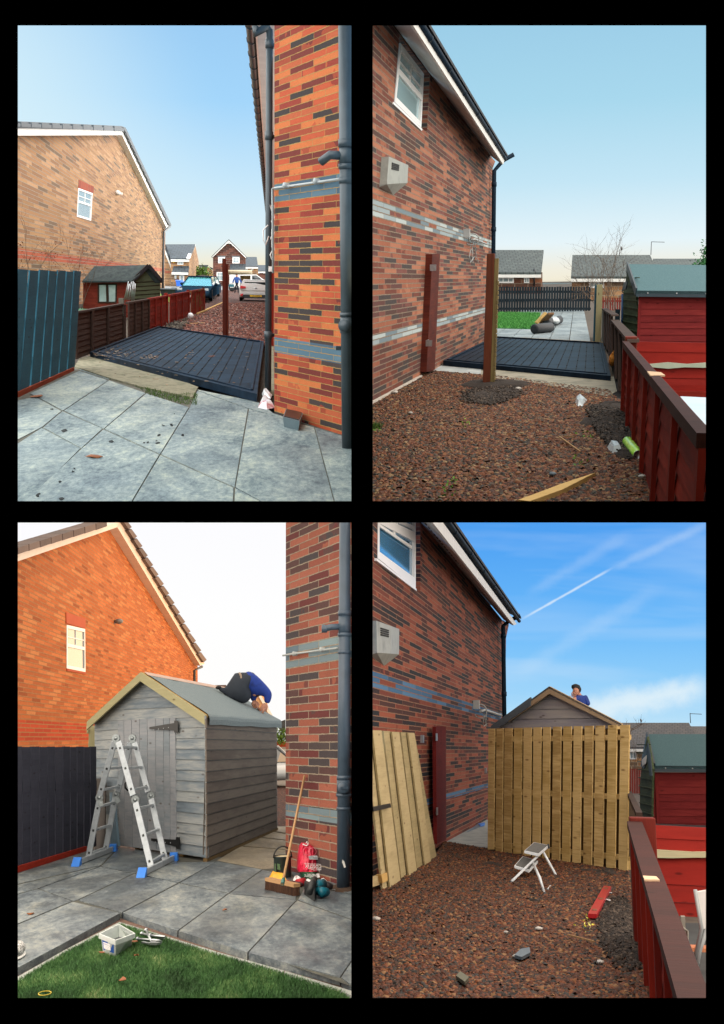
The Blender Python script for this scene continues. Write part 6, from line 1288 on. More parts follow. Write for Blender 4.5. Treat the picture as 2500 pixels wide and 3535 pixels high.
b = MB(); p = pl.hit(U(490, 483), .15); b.blob(p, (.17, .18, .1), 8, .05); b.bar(p-V((.2, 0, .06)), p+V((.05, .1, .05)), .12, .09); part(T, 'security_light', b, mat('grey_lamp', ['5a5a5a', '8a8a88'], .5))
T = thing('brick_house', 'small distant sunlit gable seen beyond the kneeling roofer', 'house', Q.g(L(1190, 130)))
pn = Pl(Q.g(L(1190, 120)), d=V((1, 0, 0))); b = MB(); trace(b, pn, [U(1130, 940), U(1160, 830), U(1200, 850), U(1225, 940), L(1225, 110), L(1130, 110)], 0, 5); part(T, 'wall', b, mat('pale_sun_brick', ['c89868', 'd8a878'], .8, 2))
b = MB(); b.bar(pn.hit(U(1162, 825), .3), pn.hit(U(1228, 940), .3), .3, .4); part(T, 'barge_board', b, white_paint)
b = MB(); b.prism([pn.hit(U(*p), .5) for p in ((898, 792), (1010, 790), (1010, 880), (900, 800))], -pn.n*4); part(T, 'roof', b, mat('brown_verge_tile', []))
b = MB(); b.prism([pn.hit(U(*p), .5) for p in ((1252, 975), (1296, 958), (1296, 1020), (1290, 1018), (1256, 990))], -pn.n*2); T = thing('brick_house', 'grey roof corner in the gap between the grey shed and the brick corner', 'house', pn.hit(L(1275, 100))); part(T, 'roof', b, TILE)
T = thing('hedge', 'sunlit green bush in the gap between shed and brick corner', 'bush', Q.g(L(1275, 130))); b = MB(); pp = [Q.at(U(random.uniform(1256, 1296), random.uniform(1020, 1060)), 90) for _ in range(40)]; leaves(b, pp, 500, .12, 4); part(T, 'foliage', b, MATS['bush_green'])
p = Pl(Q.g(L(1275, 115)), d=V((1, 0, 0))); b = MB(); b.prism([p.hit(U(*q)) for q in ((1250, 1064), (1300, 1062), (1300, 1090), (1250, 1090))], (0, .1, 0)); solo('panel_fence', b, wood('rust_red_board', []), 'brown fence strip behind the parked car in the gap', 'fence')
# car seen in the gap
r0 = Q.g(L(1255, 303)); T = thing('parked_car', 'silver and dark car partly visible in the gap between shed and brick corner', 'car', r0)
prof = [(0, .3), (.0, .55), (.04, .62), (.3, .64), (.62, .63), (.72, .60), (.93, .50), (.99, .42), (1, .26), (.97, .16), (.03, .16)]
cab = [(.03, .6), (.07, .8), (.14, .95), (.25, 1.0), (.5, 1.0), (.6, .97), (.76, .60)]
hc = Q.at(L(1275, 108), r0.y).z
P = car(T, r0+V((-1.6, 3.6, 0)), V((.45, -.9, 0)), 4.2, 1.8, hc, mat('silver_paint', ['9aa4aa', 'b4bcc0'], .3, 1, coat=.3), prof, cab, glass('dark_glass', '1a2226'), wr=.33)
# ---- left fence
pl = Pl(Q.g(L(0, 716)), Q.g(L(338, 610))); T = thing('slat_fence', 'charcoal upright slat fence with red gravel board left of the grey shed', 'fence', Q.g(L(170, 660)))
xs = [-74, -34, 5, 24, 66, 108, 148, 184, 222, 255, 290, 322, 354, 386]; xs = [-95, -55, -15, 24, 66, 108, 148, 184, 221, 256, 289, 322, 353, 384]
tt = [(xs[i]+2, xs[i+1]-2) for i in range(len(xs)-1)]; sh = lambda x: x-30+x*.04 if x < 200 else x-22
slat_fence(T, pl, [(U(a, 1088+(i % 2)*2), U(c, 1088+(i % 2)*2)) for i, (a, c) in enumerate(tt)], [(L(a, 714-a*.31-6), L(c, 714-c*.31-6)) for a, c in tt], char_wood)
b = MB(); b.prism([pl.hit(U(-90, 1250), -.03), pl.hit(U(384, 1250), -.03), pl.hit(U(384, 1300), -.03), pl.hit(U(-90, 1300), -.03)], -pl.n*.03); part(T, 'rail', b, char_wood)
b = MB(); b.prism([pl.hit(L(-90, 715), .03), pl.hit(L(338, 590), .03), pl.hit(L(338, 612), .03), pl.hit(L(-90, 748), .03)], -pl.n*.04); part(T, 'gravel_board', b, wood('red_gravel_board', ['7a1e12', '8e2a1a', '9c3422'], island=.1))
p = Q.g(L(348, 555)); w_ = 50/1.4/F*p.y; b = MB(); b.obox(p-V((w_/2, 0, 0)), V((w_, 0, 0)), V((0, w_, 0)), V((0, 0, Q.at(U(348, 987), p.y).z))); b.box(p.x-w_/2-.03, p.y-.03, Q.at(U(348, 1024), p.y).z, p.x-w_/2, p.y+.05, Q.at(U(348, 1004), p.y).z); solo('fence_post', b, green_tan, 'thick pale new timber post between charcoal fence and grey shed', 'post', bevel=.006)
# ---- the grey shed
C0 = Q.g(L(918, 662)); pg = Pl(C0, Q.g(L(490, 592))); ps = Pl(C0, Q.g(L(1257, 510)))
T = thing('timber_shed', 'new grey washed timber shed with black hinged door and green felt roof', 'shed', C0); SH = T
zf = .06
def boards(pl, rows, x_of, m, name, off=.0, lap=.012, T=T, th=.016):
    b = MB()
    for (a, c, e, g_) in rows: b.prism([pl.hit(a, off), pl.hit(c, off), pl.hit(e, off+lap), pl.hit(g_, off+lap)], -pl.n*th)
    part(T, name, b, m)
lx = lambda t: (372+(380-372)*t) ; 
# backing panel
b = MB(); g0, g1 = pg.hit(L(378, 575)), pg.hit(L(918, 655)); trace(b, pg, [U(373, 972), U(605, 752), U(912, 938), L(918, 648), L(490, 583), L(380, 565)], -.004, .02); bk = part(T, 'gable_wall', b, grey_wood)
# shiplap rows on the gable: y at x: left end / right end
def gy(x, k):       # board joint lines, k from 0 (eave level, U coords) downwards
    yl = 978+k*(1545-978)/11.0; yr = 943+k*(1625-943)/13.0
    return None
rows = []
nR = 13
for k in range(nR):
    f0, f1 = k/nR, (k+1)/nR-.004
    yR0, yR1 = 945+(1628-945)*f0, 945+(1628-945)*f1; yM0, yM1 = 950+(1605-950)*f0, 950+(1605-950)*f1
    rows.append((U(764, yM0), U(913+5*f0, yR0), U(913+5*f1, yR1), U(764+4*f1, yM1)))
for k in range(nR):
    f0, f1 = k/nR, (k+1)/nR-.004; a0, a1 = 972+(1545-972)*f0, 972+(1545-972)*f1; c0, c1 = 960+(1562-960)*f0, 960+(1562-960)*f1
    rows.append((U(373+6*f0, a0), U(486, c0), U(488, c1), U(373+6*f1, a1)))
for k in range(4):       # gable triangle boards
    y0, y1 = 955-k*52, 955-(k+1)*52+3; y1 = max(y1, 762)
    xl = lambda y: 373+(605-373)*(972-y)/(972-752); xr = lambda y: 912-(912-605)*(938-y)/(938-752)
    rows.append((U(xl(y1)+2, y1+8), U(xr(y1)-2, y1-6), U(min(xr(y0), 912)-2, y0-10), U(xl(y0)+2, y0+9)))
boards(pg, rows, None, grey_wood, 'shiplap_board')
b = MB(); dx = [485, 515, 552, 590, 628, 668, 706, 736, 764]
for i in range(8): a, c = dx[i]+1.2, dx[i+1]-1.2; b.prism([pg.hit(U(a, 962-(a-485)*.05), .02), pg.hit(U(c, 962-(c-485)*.05), .02), pg.hit(L(c+4, 585+(c-485)*.138), .02), pg.hit(L(a+4, 585+(a-485)*.138), .02)], -pg.n*.018)
door = part(T, 'door', b, wood('grey_door_wood', ['646e78', '7c858c', '92959a', '727c84', 'a2a19c'], island=.5, grain=.8))
def thinge(px, off=.045):
    b = MB(); b.prism([pg.hit(p, off) for p in px[0]], -pg.n*.006); b.prism([pg.hit(p, off+.002) for p in px[1]], -pg.n*.008); h = part(T, 'hinge', b, mat('black_iron', ['0c0d0e', '16181a'], .5, 6))
    s = MB(); a, c = pg.hit(px[0][0], off), pg.hit(px[0][2], off)
    for q in (.1, .35, .6, .85): s.lathe(((a+c)/2).lerp((a+c)/2, 1)+(pg.hit(px[0][1], off)-a)*(q-.5)*.8, [(.008, 0), (.006, .004), (0, .005)], 8, pg.n)
    part(h, 'screw', s, steel, kind='stuff')
thinge([[U(638, 994), U(758, 974), U(758, 1010), U(638, 1004)], [U(758, 963), U(776, 963), U(776, 1021), U(758, 1021)]])
thinge([[L(646, 552), L(768, 558), L(768, 592), L(646, 564)], [L(766, 546), L(784, 546), L(784, 604), L(766, 602)]])
b = MB(); b.tube([pg.hit(L(532, 278), .03), pg.hit(L(522, 285), .08), pg.hit(L(522, 308), .08), pg.hit(L(534, 320), .03)], .012, 8); part(door, 'handle', b, mat('black_iron', []))
# side wall
rows = []
for k in range(13):
    f0, f1 = k/13, (k+1)/13-.005; yn0, yn1 = 950+(1628-950)*f0, 950+(1628-950)*f1; yf0, yf1 = 985+(1484-985)*f0, 985+(1484-985)*f1
    rows.append((U(914+4*f0, yn0), U(1254, yf0), U(1256, yf1), U(914+4*f1, yn1)))
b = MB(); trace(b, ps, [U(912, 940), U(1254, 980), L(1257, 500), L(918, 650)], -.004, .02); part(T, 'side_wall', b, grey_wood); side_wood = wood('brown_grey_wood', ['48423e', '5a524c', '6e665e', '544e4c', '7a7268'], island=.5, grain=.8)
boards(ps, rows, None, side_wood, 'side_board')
b = MB(); b.obox(pg.hit(U(912, 945), .025), ps.d*.02+pg.n*0, V((0, 0, -(pg.hit(U(912, 945)).z-.07))), -pg.n*.03); part(T, 'corner_strip', b, side_wood)
# roof
dv = ps.d if ps.d.y > 0 else -ps.d; slen = abs(ps.sz(U(1272, 968))[0]-ps.sz(U(915, 945))[0])
ap = pg.hit(U(604, 730), .12); er = pg.hit(U(916, 936), .12); el_ = pg.hit(U(345, 968), .12); lng = dv*slen
b = MB(); b.prism([ap, er, er+lng, ap+lng], (0, 0, -.03)); b.prism([el_, ap, ap+lng, el_+lng], (0, 0, -.03)); part(T, 'roof_deck', b, tan_wood)
b = MB(); n = 14; out = (er-ap).normalized(); rs = []; prof_ = [ap.lerp(er, t)+V((0, 0, .012)) for t in np.linspace(.06, 1, 10)]+[er+out*.035+V((0, 0, .0)), er+out*.05+V((0, 0, -.035)), er+out*.045+V((0, 0, -.1))]
for j in range(9):
    rs.append([p+lng*((j/8)*.985+.01)+V((0, 0, .006*math.sin(j*2.1+i))) for i, p in enumerate(prof_)])
for j in range(8):
    for i in range(len(prof_)-1): b.face([rs[j][i], rs[j][i+1], rs[j+1][i+1], rs[j+1][i]], smooth=True)
part(T, 'roofing_felt', b, mat('green_grey_felt', ['5c6c70', '728084', '8a9494'], .9, 50, bump=.5))
b = MB(); b.prism([ap+V((0, 0, .016))+lng*.02, ap.lerp(er, .1)+V((0, 0, .02))+lng*.0, ap.lerp(er, .13)+V((0, 0, .02))+lng*.98, ap+V((0, 0, .016))+lng*.98], (0, 0, -.006)); part(T, 'ridge_underlay', b, mat('pinkish_underlay', ['b09484', 'd0b4a4'], .9, 5))
b = MB()
for a, c in ((el_, ap), (ap, er)):
    d = (c-a).normalized(); b.prism([a+pg.n*.03, c+pg.n*.03, c+pg.n*.03-V((0, 0, .115)), a+pg.n*.03-V((0, 0, .115))], -pg.n*.025)
part(T, 'barge_board', b, green_tan)
b = MB(); b.obox(ps.hit(L(918, 650), .01), lng*.93, V((0, 0, -.05)), -ps.n*.05) 
for x, y in ((585, 598), (800, 632)): q = pg.hit(L(x, y), -.02); q.z = 0; b.obox(q, pg.d*.1, V((0, 0, .07)), -pg.n*.3)
part(T, 'bearer', b, wood('dull_bearer', ['4a3c28', '6a5638', '80683f'], island=.3))
# board and plank leaning behind the ladder
pb = Pl(pg.p0+pg.n*.12, d=pg.d); b = MB(); b.prism([pb.hit(L(360, 262)), pb.hit(L(425, 262)), pb.hit(L(420, 605), .1), pb.hit(L(375, 612), .1)], -pb.n*.02); solo('leaning_board', b, mat('dark_board', ['2c2826', '3c3632'], .8, 4), 'dark brown sheet leaning upright against the charcoal fence behind the ladder', 'board')
b = MB(); b.prism([pb.hit(L(445, 330)), pb.hit(L(462, 330)), pb.hit(L(488, 590), .12), pb.hit(L(452, 598), .12)], -pb.n*.03); solo('leaning_plank', b, mat('blue_grey_plank', ['3c5060', '56707e'], .7, 4), 'blue grey plank leaning against the shed front behind the ladder', 'plank')
# ---- ladder
F1, F2, F3, F4 = Q.g(L(342, 655)), Q.g(L(422, 625)), Q.g(L(648, 702)), Q.g(L(718, 663)); pA_, pB_ = Pl(F1, F3), Pl(F2, F4)
T = thing('folding_ladder', 'silver multi joint aluminium ladder with blue feet standing before the shed door', 'ladder', (F1+F2+F3+F4)/4)
hA = lambda x, y: pA_.hit(L(x, y)); hB = lambda x, y: pB_.hit(L(x, y)); alu = mat('brushed_aluminium', ['8c969e', 'a4adb4', 'b4bcc2'], .42, 14, metal=.2)
stA = ([hA(470, 85), hA(398, 345)], [hA(396, 372), hA(342, 655)], [hA(490, 85), hA(560, 345)], [hA(572, 378), hA(650, 702)])
stB = ([hB(545, 90), hB(486, 325)], [hB(474, 350), hB(424, 625)], [hB(568, 90), hB(632, 328)], [hB(648, 362), hB(716, 660)])
ax = (F2-F1).normalized()
for st in (stA, stB):
    for a, c in st:
        b = MB(); b.bar(a, c, .027, .07, ax.cross(c-a) if True else (0, 0, 1)); sp_ = part(T, 'stile', b, alu, bevel=.004)
        h = MB()
        for q in (.12, .5, .88): m_ = a.lerp(c, q); side = -ax if (Q.eye-m_).dot(ax) < 0 else ax; h.obox(m_+side*.0142-(c-a).normalized()*.014-ax.cross(c-a).normalized()*.012, (c-a).normalized()*.028, ax.cross(c-a).normalized()*.024, side*.002)
        part(sp_, 'rung_end', h, mat('rung_socket', ['1c2022'], .6), kind='stuff')
for (sa, sb) in zip(stA, stB):
    for q in (.1, .5, .9): 
        a, c = sa[0].lerp(sa[1], q), sb[0].lerp(sb[1], q); b = MB(); b.bar(a, c, .034, .03); part(T, 'rung', b, alu, bevel=.004)
for c in (hA(477, 68), hB(556, 68), hA(397, 355), hB(478, 340), hA(571, 366), hB(646, 346)):
    b = MB(); b.lathe(c-ax*.012, [(0, 0), (.046, .0)], 22, ax); b.lathe(c-ax*.012, [(.046, 0), (.05, .006), (.05, .024), (.046, .03), (0, .03)], 22, ax); b.lathe(c-ax*.022, [(0, 0), (.02, 0), (.024, .01)], 16, ax); b.bar(c+V((0, 0, -.02)), c+V((.03, 0, -.1)), .03, .06); part(T, 'joint', b, mat('zinc_joint', ['6e767a', '9aa2a4'], .35, 25, metal=.8))
for (a, c) in (((290, 668), (462, 602)), ((605, 720), (757, 645))):
    p, q = Q.g(L(*a), .035), Q.g(L(*c), .035); b = MB(); b.bar(p, q, .03, .06); bar_ = part(T, 'stabiliser_bar', b, alu, bevel=.004)
    for e, s_ in ((p, -1), (q, 1)):
        d = (q-p).normalized()*s_; sd_ = V((-d.y, d.x, 0)); b = MB(); b.prism([e-d*.03-sd_*.045+V((0, 0, .05)), e+d*.02-sd_*.04+V((0, 0, .06)), e+d*.1-sd_*.04+V((0, 0, -.035)), e-d*.03-sd_*.05+V((0, 0, -.035))], sd_*.09); part(T, 'foot', b, mat('blue_rubber', ['1c6ac8', '2c80e0'], .5, 6), bevel=.008)
# ---- roofer kneeling on the roof
rp = lambda f, x, y, o=0: Q.at(f(x, y), Yr+o)
mid = ap+lng*.62; Yr = mid.y
T = thing('person', 'person in blue sweatshirt and dark trousers kneeling bent over the shed roof edge', 'person', rp(U, 1060, 860))
B_ = lambda x, y, o=0: rp(U, x, y, o); k = 1/1.4/F*Yr
skin(T, 'body', {'hip': (B_(1045, 775), 52*k, 46*k), 'bum': (B_(1030, 765), 40*k, 40*k), 'chest': (B_(1130, 762), 40*k, 36*k), 'sh': (B_(1165, 790), 30*k), 'neck': (B_(1162, 812), 14*k), 'head': (B_(1160, 828), 16*k),
    'k1': (B_(1090, 838, -.1), 46*k), 'k2': (B_(1118, 872, -.1), 26*k), 'f1': (B_(1010, 825, -.1), 18*k), 't1': (B_(975, 806, -.1), 9*k)}, [('hip', 'bum'), ('hip', 'chest'), ('chest', 'sh'), ('sh', 'neck'), ('neck', 'head'), ('hip', 'k1'), ('k1', 'k2'), ('hip', 'f1'), ('f1', 't1')], mat('slate_trousers', ['262c36', '323a44'], .9, 6))
skin(T, 'sweatshirt', {'w': (B_(1088, 765), 48*k, 48*k), 'c': (B_(1125, 768), 56*k, 50*k), 's': (B_(1168, 792), 46*k, 40*k), 're': (B_(1214, 840, -.08), 22*k), 'rh': (B_(1206, 880, -.08), 13*k), 'le': (B_(1140, 845, .05), 17*k), 'lh': (B_(1142, 872, .05), 12*k)},
    [('w', 'c'), ('c', 's'), ('s', 're'), ('re', 'rh'), ('s', 'le'), ('le', 'lh')], mat('royal_blue', ['16307c', '1c3c94', '10245e'], .8, 6))
b = MB(); b.tube([B_(1070+12*math.cos(t_)-6*math.sin(t_)*0, 758+26*math.sin(t_), -.12*math.cos(t_)-.05) for t_ in np.linspace(-1.3, 1.6, 8)], 5*k, 6); part(T, 'waistband', b, mat('pale_waist', ['8a7a6a', 'b09a86'], .8, 9))
b = MB(); b.blob(B_(972, 803, -.1), (14*k, 16*k, 9*k), 8, .05); part(T, 'boot', b, mat('boot_dark', ['1a1614'], .7))
b = MB(); b.blob(B_(1160, 828, -.03), (17*k, 16*k, 19*k), 10, .05); part(T, 'hair', b, mat('dark_hair', ['3a2418', '4e3222'], .8, 20))
b = MB(); b.blob(B_(1146, 834, -.05), (10*k, 10*k, 11*k), 10, .03); part(T, 'face', b, MATS['skin'])
def hand(T, c, d, side, s_, m, name='hand'):
    """palm, four bent fingers and a thumb"""
    c, d, side = V(c), V(d).normalized(), V(side).normalized(); nrm = d.cross(side); n = {'w': (c-d*.05*s_, .022*s_, .03*s_), 'p': (c, .018*s_, .04*s_), 'q': (c+d*.035*s_, .014*s_, .038*s_)}; e = [('w', 'p'), ('p', 'q')]
    skin(T, name, n, e, m)
    b = MB()
    for i, l_ in enumerate((.07, .08, .075, .06)):
        o = c+d*.035*s_+side*(i-1.5)*.02*s_; b.tube([o, o+d*l_*.5*s_, o+(d*.85-nrm*.5)*l_*s_], [.010*s_, .009*s_, .007*s_], 6)
    o = c-side*.035*s_; b.tube([o, o+(d*.5-side*.8).normalized()*.035*s_, o+(d*.9-side*.4).normalized()*.06*s_], [.012*s_, .011*s_, .008*s_], 6); part(T, 'fingers', b, m)
hand(T, B_(1192, 902, -.08), (-.3, 0, -1), (0, 1, 0), 1.7, MATS['skin']); hand(T, B_(1152, 886, .03), (.6, 0, -.8), (0, 1, 0), 1.7, MATS['skin'])
# ---- brick corner on the right
A_ = Q.g(L(1297, 703)); pl = Pl(A_, d=Q.hd(L(-900, 77))); zc = lambda f, x, y: pl.sz(f(x, y))[1]
t0, t1, l0, l1 = zc(U, 1298, 606), zc(U, 1298, 710), zc(L, 1298, 386), zc(L, 1298, 442); crs = (t0-t1)/3; blen = abs(pl.sz(U(1495, 400))[0]-pl.sz(U(1397, 400))[0])
PK = [(0, '494245'), (.12, '5d403e'), (.28, '6d3433'), (.42, '9a5645'), (.58, 'ac6652'), (.74, 'a15d49'), (.88, '79423c'), (.96, '504444')]
T = thing('brick_house', 'dull red brick house corner with thick grey blue soil pipe beside the cement bag', 'house', A_)
b = MB(); trace(b, pl, [U(1298, -15), U(1632, -15), L(1632, 800), L(1297, 706)], 0, ext=Q.hd(L(1290, 77))*.3); part(T, 'wall', b, brick('pink_red_brick', PK, ('7a6e60', '9a8e7c'), crs, blen, [(t1, t0, True), (l1, l0, False)], [(0, '6e8088'), (.4, '5c6e7a'), (.8, '788c92')], msize=crs*.08, blotch=.25, big=1.5))
p = Q.g(L(1575, 792)); r_ = 30/1.4/F*p.y; xt = lambda f, x, y: Q.at(f(x, y), p.y); b = MB(); b.tube([p, xt(U, 1586, -15)], r_, 22); tx_ = (xt(U, 1586, -15)-p)/xt(U, 1586, -15).z; pz = lambda z: p+tx_*z
for f, y0, y1, kk in ((U, 432, 455, 1.14), (U, 455, 540, 1.04), (U, 540, 556, 1.15), (U, 625, 640, 1.12), (L, 248, 268, 1.14), (L, 268, 335, 1.1), (L, 335, 350, 1.2), (L, 400, 415, 1.12)): b.tube([pz(xt(f, 1575, y0).z), pz(xt(f, 1575, y1).z)], r_*kk, 22)
zz_ = xt(U, 1575, 508).z; o_ = pz(zz_); b.tube([o_, o_+V((-.14, 0, -.005)), o_+V((-.2, .03, -.02))], .032, 10); b.lathe(o_+V((-.2, .03, -.02)), [(.04, -.02), (.042, .03), (0, .035)], 12, (-1, 0, 0))
zz_ = xt(L, 1575, 306).z; b.lathe(V((p.x, p.y-r_*.9, zz_)), [(.055, 0), (.055, .045), (.045, .055), (0, .055)], 18, (0, -1, 0)); b.bar(V((p.x-.04, p.y-r_-.05, zz_)), V((p.x+.04, p.y-r_-.05, zz_)), .02, .02)
part(T, 'soil_pipe', b, mat('steel_blue_pipe', ['2a3844', '3c4c5c', '32424e'], .4, 3))
b = MB(); b.prism([Q.at(L(x, y), p.y-r_-.003) for x, y in ((1572, 655), (1580, 662), (1588, 690), (1580, 695), (1570, 668))], (0, .01, 0)); part(T, 'paint_splash', b, white_paint)
b = MB(); b.tube([pl.hit(U(1284, 648), .05), pl.hit(U(1330, 641), .05), pl.hit(U(1550, 612), .05)], .011, 8)
for x, y in ((1352, 640), (1484, 620)): b.lathe(pl.hit(U(x, y), .03), [(.022, 0), (.026, .05), (0, .055)], 10, pl.n)
part(T, 'conduit', b, mat('conduit_grey', []))
b = MB(); b.blob((p.x, p.y+.02, -.03), (.2, .3, .045), 12, .2, 4); struct('soil', b, mat('brown_soil', ['2e2018', '4a3626'], 1, 20, bump=.6), label='brown soil round the foot of the soil pipe')
# ---- tools at the corner   zoom region 880,2780 scale 4.776
Z = lambda x, y: (880+x/4.776, 2780+y/4.776)
def upr(base, Yo=0): return Q.g(base).y+Yo
# paint tin
pb_ = Q.g(Z(455, 1180)); Y = pb_.y; r = 137/4.776/F*Y; zt_ = Q.at(Z(455, 830), Y).z; T = thing('paint_tin', 'black paint tin with pale lid and raised handle standing by the brick corner', 'tin', pb_)
b = MB(); b.lathe(pb_, [(0, 0), (r, .0), (r*1.02, .008), (r, .016), (r, zt_-.012), (r*1.04, zt_), (r*.98, zt_), (r*.96, zt_-.02), (0, zt_-.02)], 28); part(T, 'body', b, mat('tin_green_black', ['0e1a18', '16241f'], .35, 3))
b = MB(); b.lathe(pb_+V((0, 0, zt_-.02)), [(0, .004), (r*.9, .004), (r*.93, .012)], 24); part(T, 'lid', b, mat('cream_lid', ['c8b894', 'd8cca8'], .5, 4))
b = MB(); b.tube([pb_+V((math.cos(t)*r*1.04, -.02, zt_-.02+math.sin(t)*r*1.25)) for t in np.linspace(.0, math.pi, 12)], .008, 6); part(T, 'handle', b, mat('black_iron', []))
lb = MB(); 
for (x0, y0, x1, y1) in ((370, 965, 420, 1068), (330, 960, 345, 1130)): lb.prism([Q.at(Z(x0, y0), Y-r-.004), Q.at(Z(x1, y0+8), Y-r-.004), Q.at(Z(x1, y1), Y-r-.004), Q.at(Z(x0, y1-8), Y-r-.004)], (0, .03, 0))
part(T, 'label_print', lb, mat('tin_print', ['3a5a44', '5a7a52', '1a2a24'], .5, 60))
# broom
T = thing('broom', 'wooden stiff brush broom leaning against the brick wall before the paint tin', 'broom', Q.g(Z(400, 1480)))
hb_ = Q.g(Z(455, 1300), .13); top = pl.hit(L(1388, 250), .03); b = MB(); b.tube([hb_, hb_.lerp(top, .5), top], .0125, 10); part(T, 'handle', b, wood('pale_handle', ['a07c58', 'b8946c'], island=.1))
bl_, br_ = Q.g(Z(165, 1385)), Q.g(Z(640, 1500)); dd_ = (br_-bl_); sd_ = V((-dd_.y, dd_.x, 0)).normalized(); z_ = .075
b = MB(); a, c = bl_+V((0, 0, z_))-dd_*.0, br_+V((0, 0, z_)); b.prism([a-sd_*.0, c-sd_*.0, c+sd_*.07, a+sd_*.07], (0, 0, .03)); part(T, 'head', b, wood('pale_handle', []), bevel=.012)
b = MB(); rnd = random.Random(2)
for _ in range(1500):
    q, w = rnd.random(), rnd.random(); o = bl_+dd_*q+sd_*(.0+.07*w)+V((0, 0, z_+.002)); e = o+V((rnd.gauss(0, .006), rnd.gauss(0, .006)+(w-.5)*.03, -z_)); s_ = .0022; b.face([o-V((s_, 0, 0)), o+V((s_, 0, 0)), e+V((s_, 0, 0)), e-V((s_, 0, 0))])
part(T, 'bristles', b, mat('bristle_brown', ['2a1a12', '4a3020', '5e4030'], .9, 30, island=.8), kind='stuff')
b = MB(); b.tube([hb_, hb_.lerp(top, .04)], .018, 10); part(T, 'socket', b, mat('teal_socket', ['3a6a64'], .5))
# yellow tray/guard with gloves
rag([Z(*p) for p in ((232, 1260), (235, 1185), (330, 1185), (520, 1260), (560, 1300), (480, 1320), (240, 1290))], 'bright yellow plastic packet lying behind the broom head', .09, mat('yellow_packet', ['e0980c', 'f0b41c'], .4, 6), name='plastic_packet', cat='packet', seed=3)
def glove(px, lab, m1, m2, ang, s_=1.0):
    c = Q.g(px); T = thing('work_glove', lab, 'glove', c, 'work gloves lying by the tools'); d = V((math.cos(ang), math.sin(ang), 0)); sd = V((-d.y, d.x, 0)); b = MB()
    b.blob(c+V((0, 0, .025)), (.06*s_, .055*s_, .025), 10, .1, 3)
    for i in range(4): o = c+d*.045*s_+sd*(i-1.5)*.024*s_+V((0, 0, .025)); b.tube([o, o+d*.04*s_, o+d*.075*s_-V((0, 0, .01))], [.014, .013, .008], 8)
    o = c+sd*.05*s_+V((0, 0, .025)); b.tube([o, o+d*.02+sd*.03, o+d*.05+sd*.035], [.014, .013, .008], 8); part(T, 'palm', b, m1)
    b = MB(); b.tube([c-d*.03+V((0, 0, .025)), c-d*.12*s_+V((0, 0, .022))], [.04*s_, .036*s_], 12); part(T, 'cuff', b, m2)
glove(Z(610, 1335), 'dark maroon work glove lying right of the broom head', mat('maroon_glove', ['3a1c24', '50262e'], .7, 9), mat('glove_red', ['a01824', 'c02030'], .7, 6), 0.0, .9)
glove(Z(850, 1300), 'black work glove with red cuff lying between broom and drill', mat('black_glove', ['1c1c20', '2c2c30'], .7, 9), mat('glove_red', []), .6, 1.0)
# cement bag
pbq = [Q.g(Z(705, 1090)), Q.g(Z(1150, 1230))]; Yb = Q.g(Z(900, 1215)).y
T = thing('cement_bag', 'crumpled red and green plastic bag of post cement leaning on the brick corner', 'bag', V((Q.at(Z(900, 1215), Yb).x, Yb, 0)))
fr = [(860, 605, .0), (800, 640, .02), (752, 680, .04), (732, 800, .07), (716, 930, .1), (705, 1060, .13), (730, 1140, .14), (785, 1200, .14), (900, 1240, .14), (1020, 1235, .14), (1145, 1220, .12), (1115, 1130, .13), (1090, 1060, .12), (1060, 930, .1), (1030, 800, .07), (980, 690, .04), (915, 645, .02)]
rows_ = [(640, 790, 900), (690, 752, 975), (760, 740, 1005), (830, 730, 1030), (900, 720, 1045), (980, 712, 1068), (1060, 706, 1088), (1098, 720, 1100), (1110, 745, 1108), (1170, 765, 1130), (1235, 800, 1150)]
rnd = random.Random(12); grid_ = []
for i, (y, x0, x1) in enumerate(rows_):
    row = []; t_ = i/(len(rows_)-1); dep = .1*t_+.05
    for j in range(13):
        f = j/12; x = x0+(x1-x0)*f; bulge = math.sin(f*math.pi)**.6*(.05+.14*t_)+rnd.uniform(-.012, .012)*(0 < j < 12); row.append(Q.at(Z(x, y), Yb+.12-bulge))
    grid_.append(row)
gz = [min(p.z for p in r_) for r_ in grid_]
def bag_part(i0, i1, name, m):
    b = MB()
    for i in range(i0, i1):
        for j in range(12): b.face([grid_[i+1][j], grid_[i+1][j+1], grid_[i][j+1], grid_[i][j]], smooth=False)
        for j in (0, 12): b.face([grid_[i][j], grid_[i+1][j], grid_[i+1][j]+V((0, .15, 0)), grid_[i][j]+V((0, .15, 0))])
    for j in range(12): b.face([grid_[i0][j], grid_[i0][j+1], grid_[i0][j+1]+V((0, .15, .0)), grid_[i0][j]+V((0, .15, 0))])
    return part(T, name, b, m)
bag_part(0, 7, 'bag_body', mat('crimson_plastic', ['a80c2c', 'c81c40', 'd83858'], .3, 10, bump=.5)); bag_part(7, 10, 'green_end', mat('bottle_green', ['063420', '0c4a2e', '1c6040'], .3, 10, bump=.5))
b = MB(); b.tube([Q.at(Z(*p), Yb+.05) for p in ((790, 640), (840, 665), (870, 660), (880, 620), (860, 600), (845, 625))], .006, 6); part(T, 'tie_handle', b, litter_white)
wm_ = mat('print_white', ['e4e0e2'], .5); ly = Yb-.12
def print_(s, x, y, size, up=-1, m=wm_, x2=None): o = Q.at(Z(x, y), Yb+.12-.075-.14*((y-640)/600)-.03); text_mesh(T, 'lettering', s, size, o, V((1, 0, 0))*up+V((0, 0, .1)), V((0, -.12*0, 1))*up, m)
b = MB(); o = [Q.at(Z(x, y), Yb-.03) for x, y in ((890, 838), (1030, 832), (1042, 892), (905, 892), (888, 870))]; b.prism(o, (0, .02, 0)); part(T, 'white_label', b, mat('label_grey_white', ['c8ccd2'], .5))
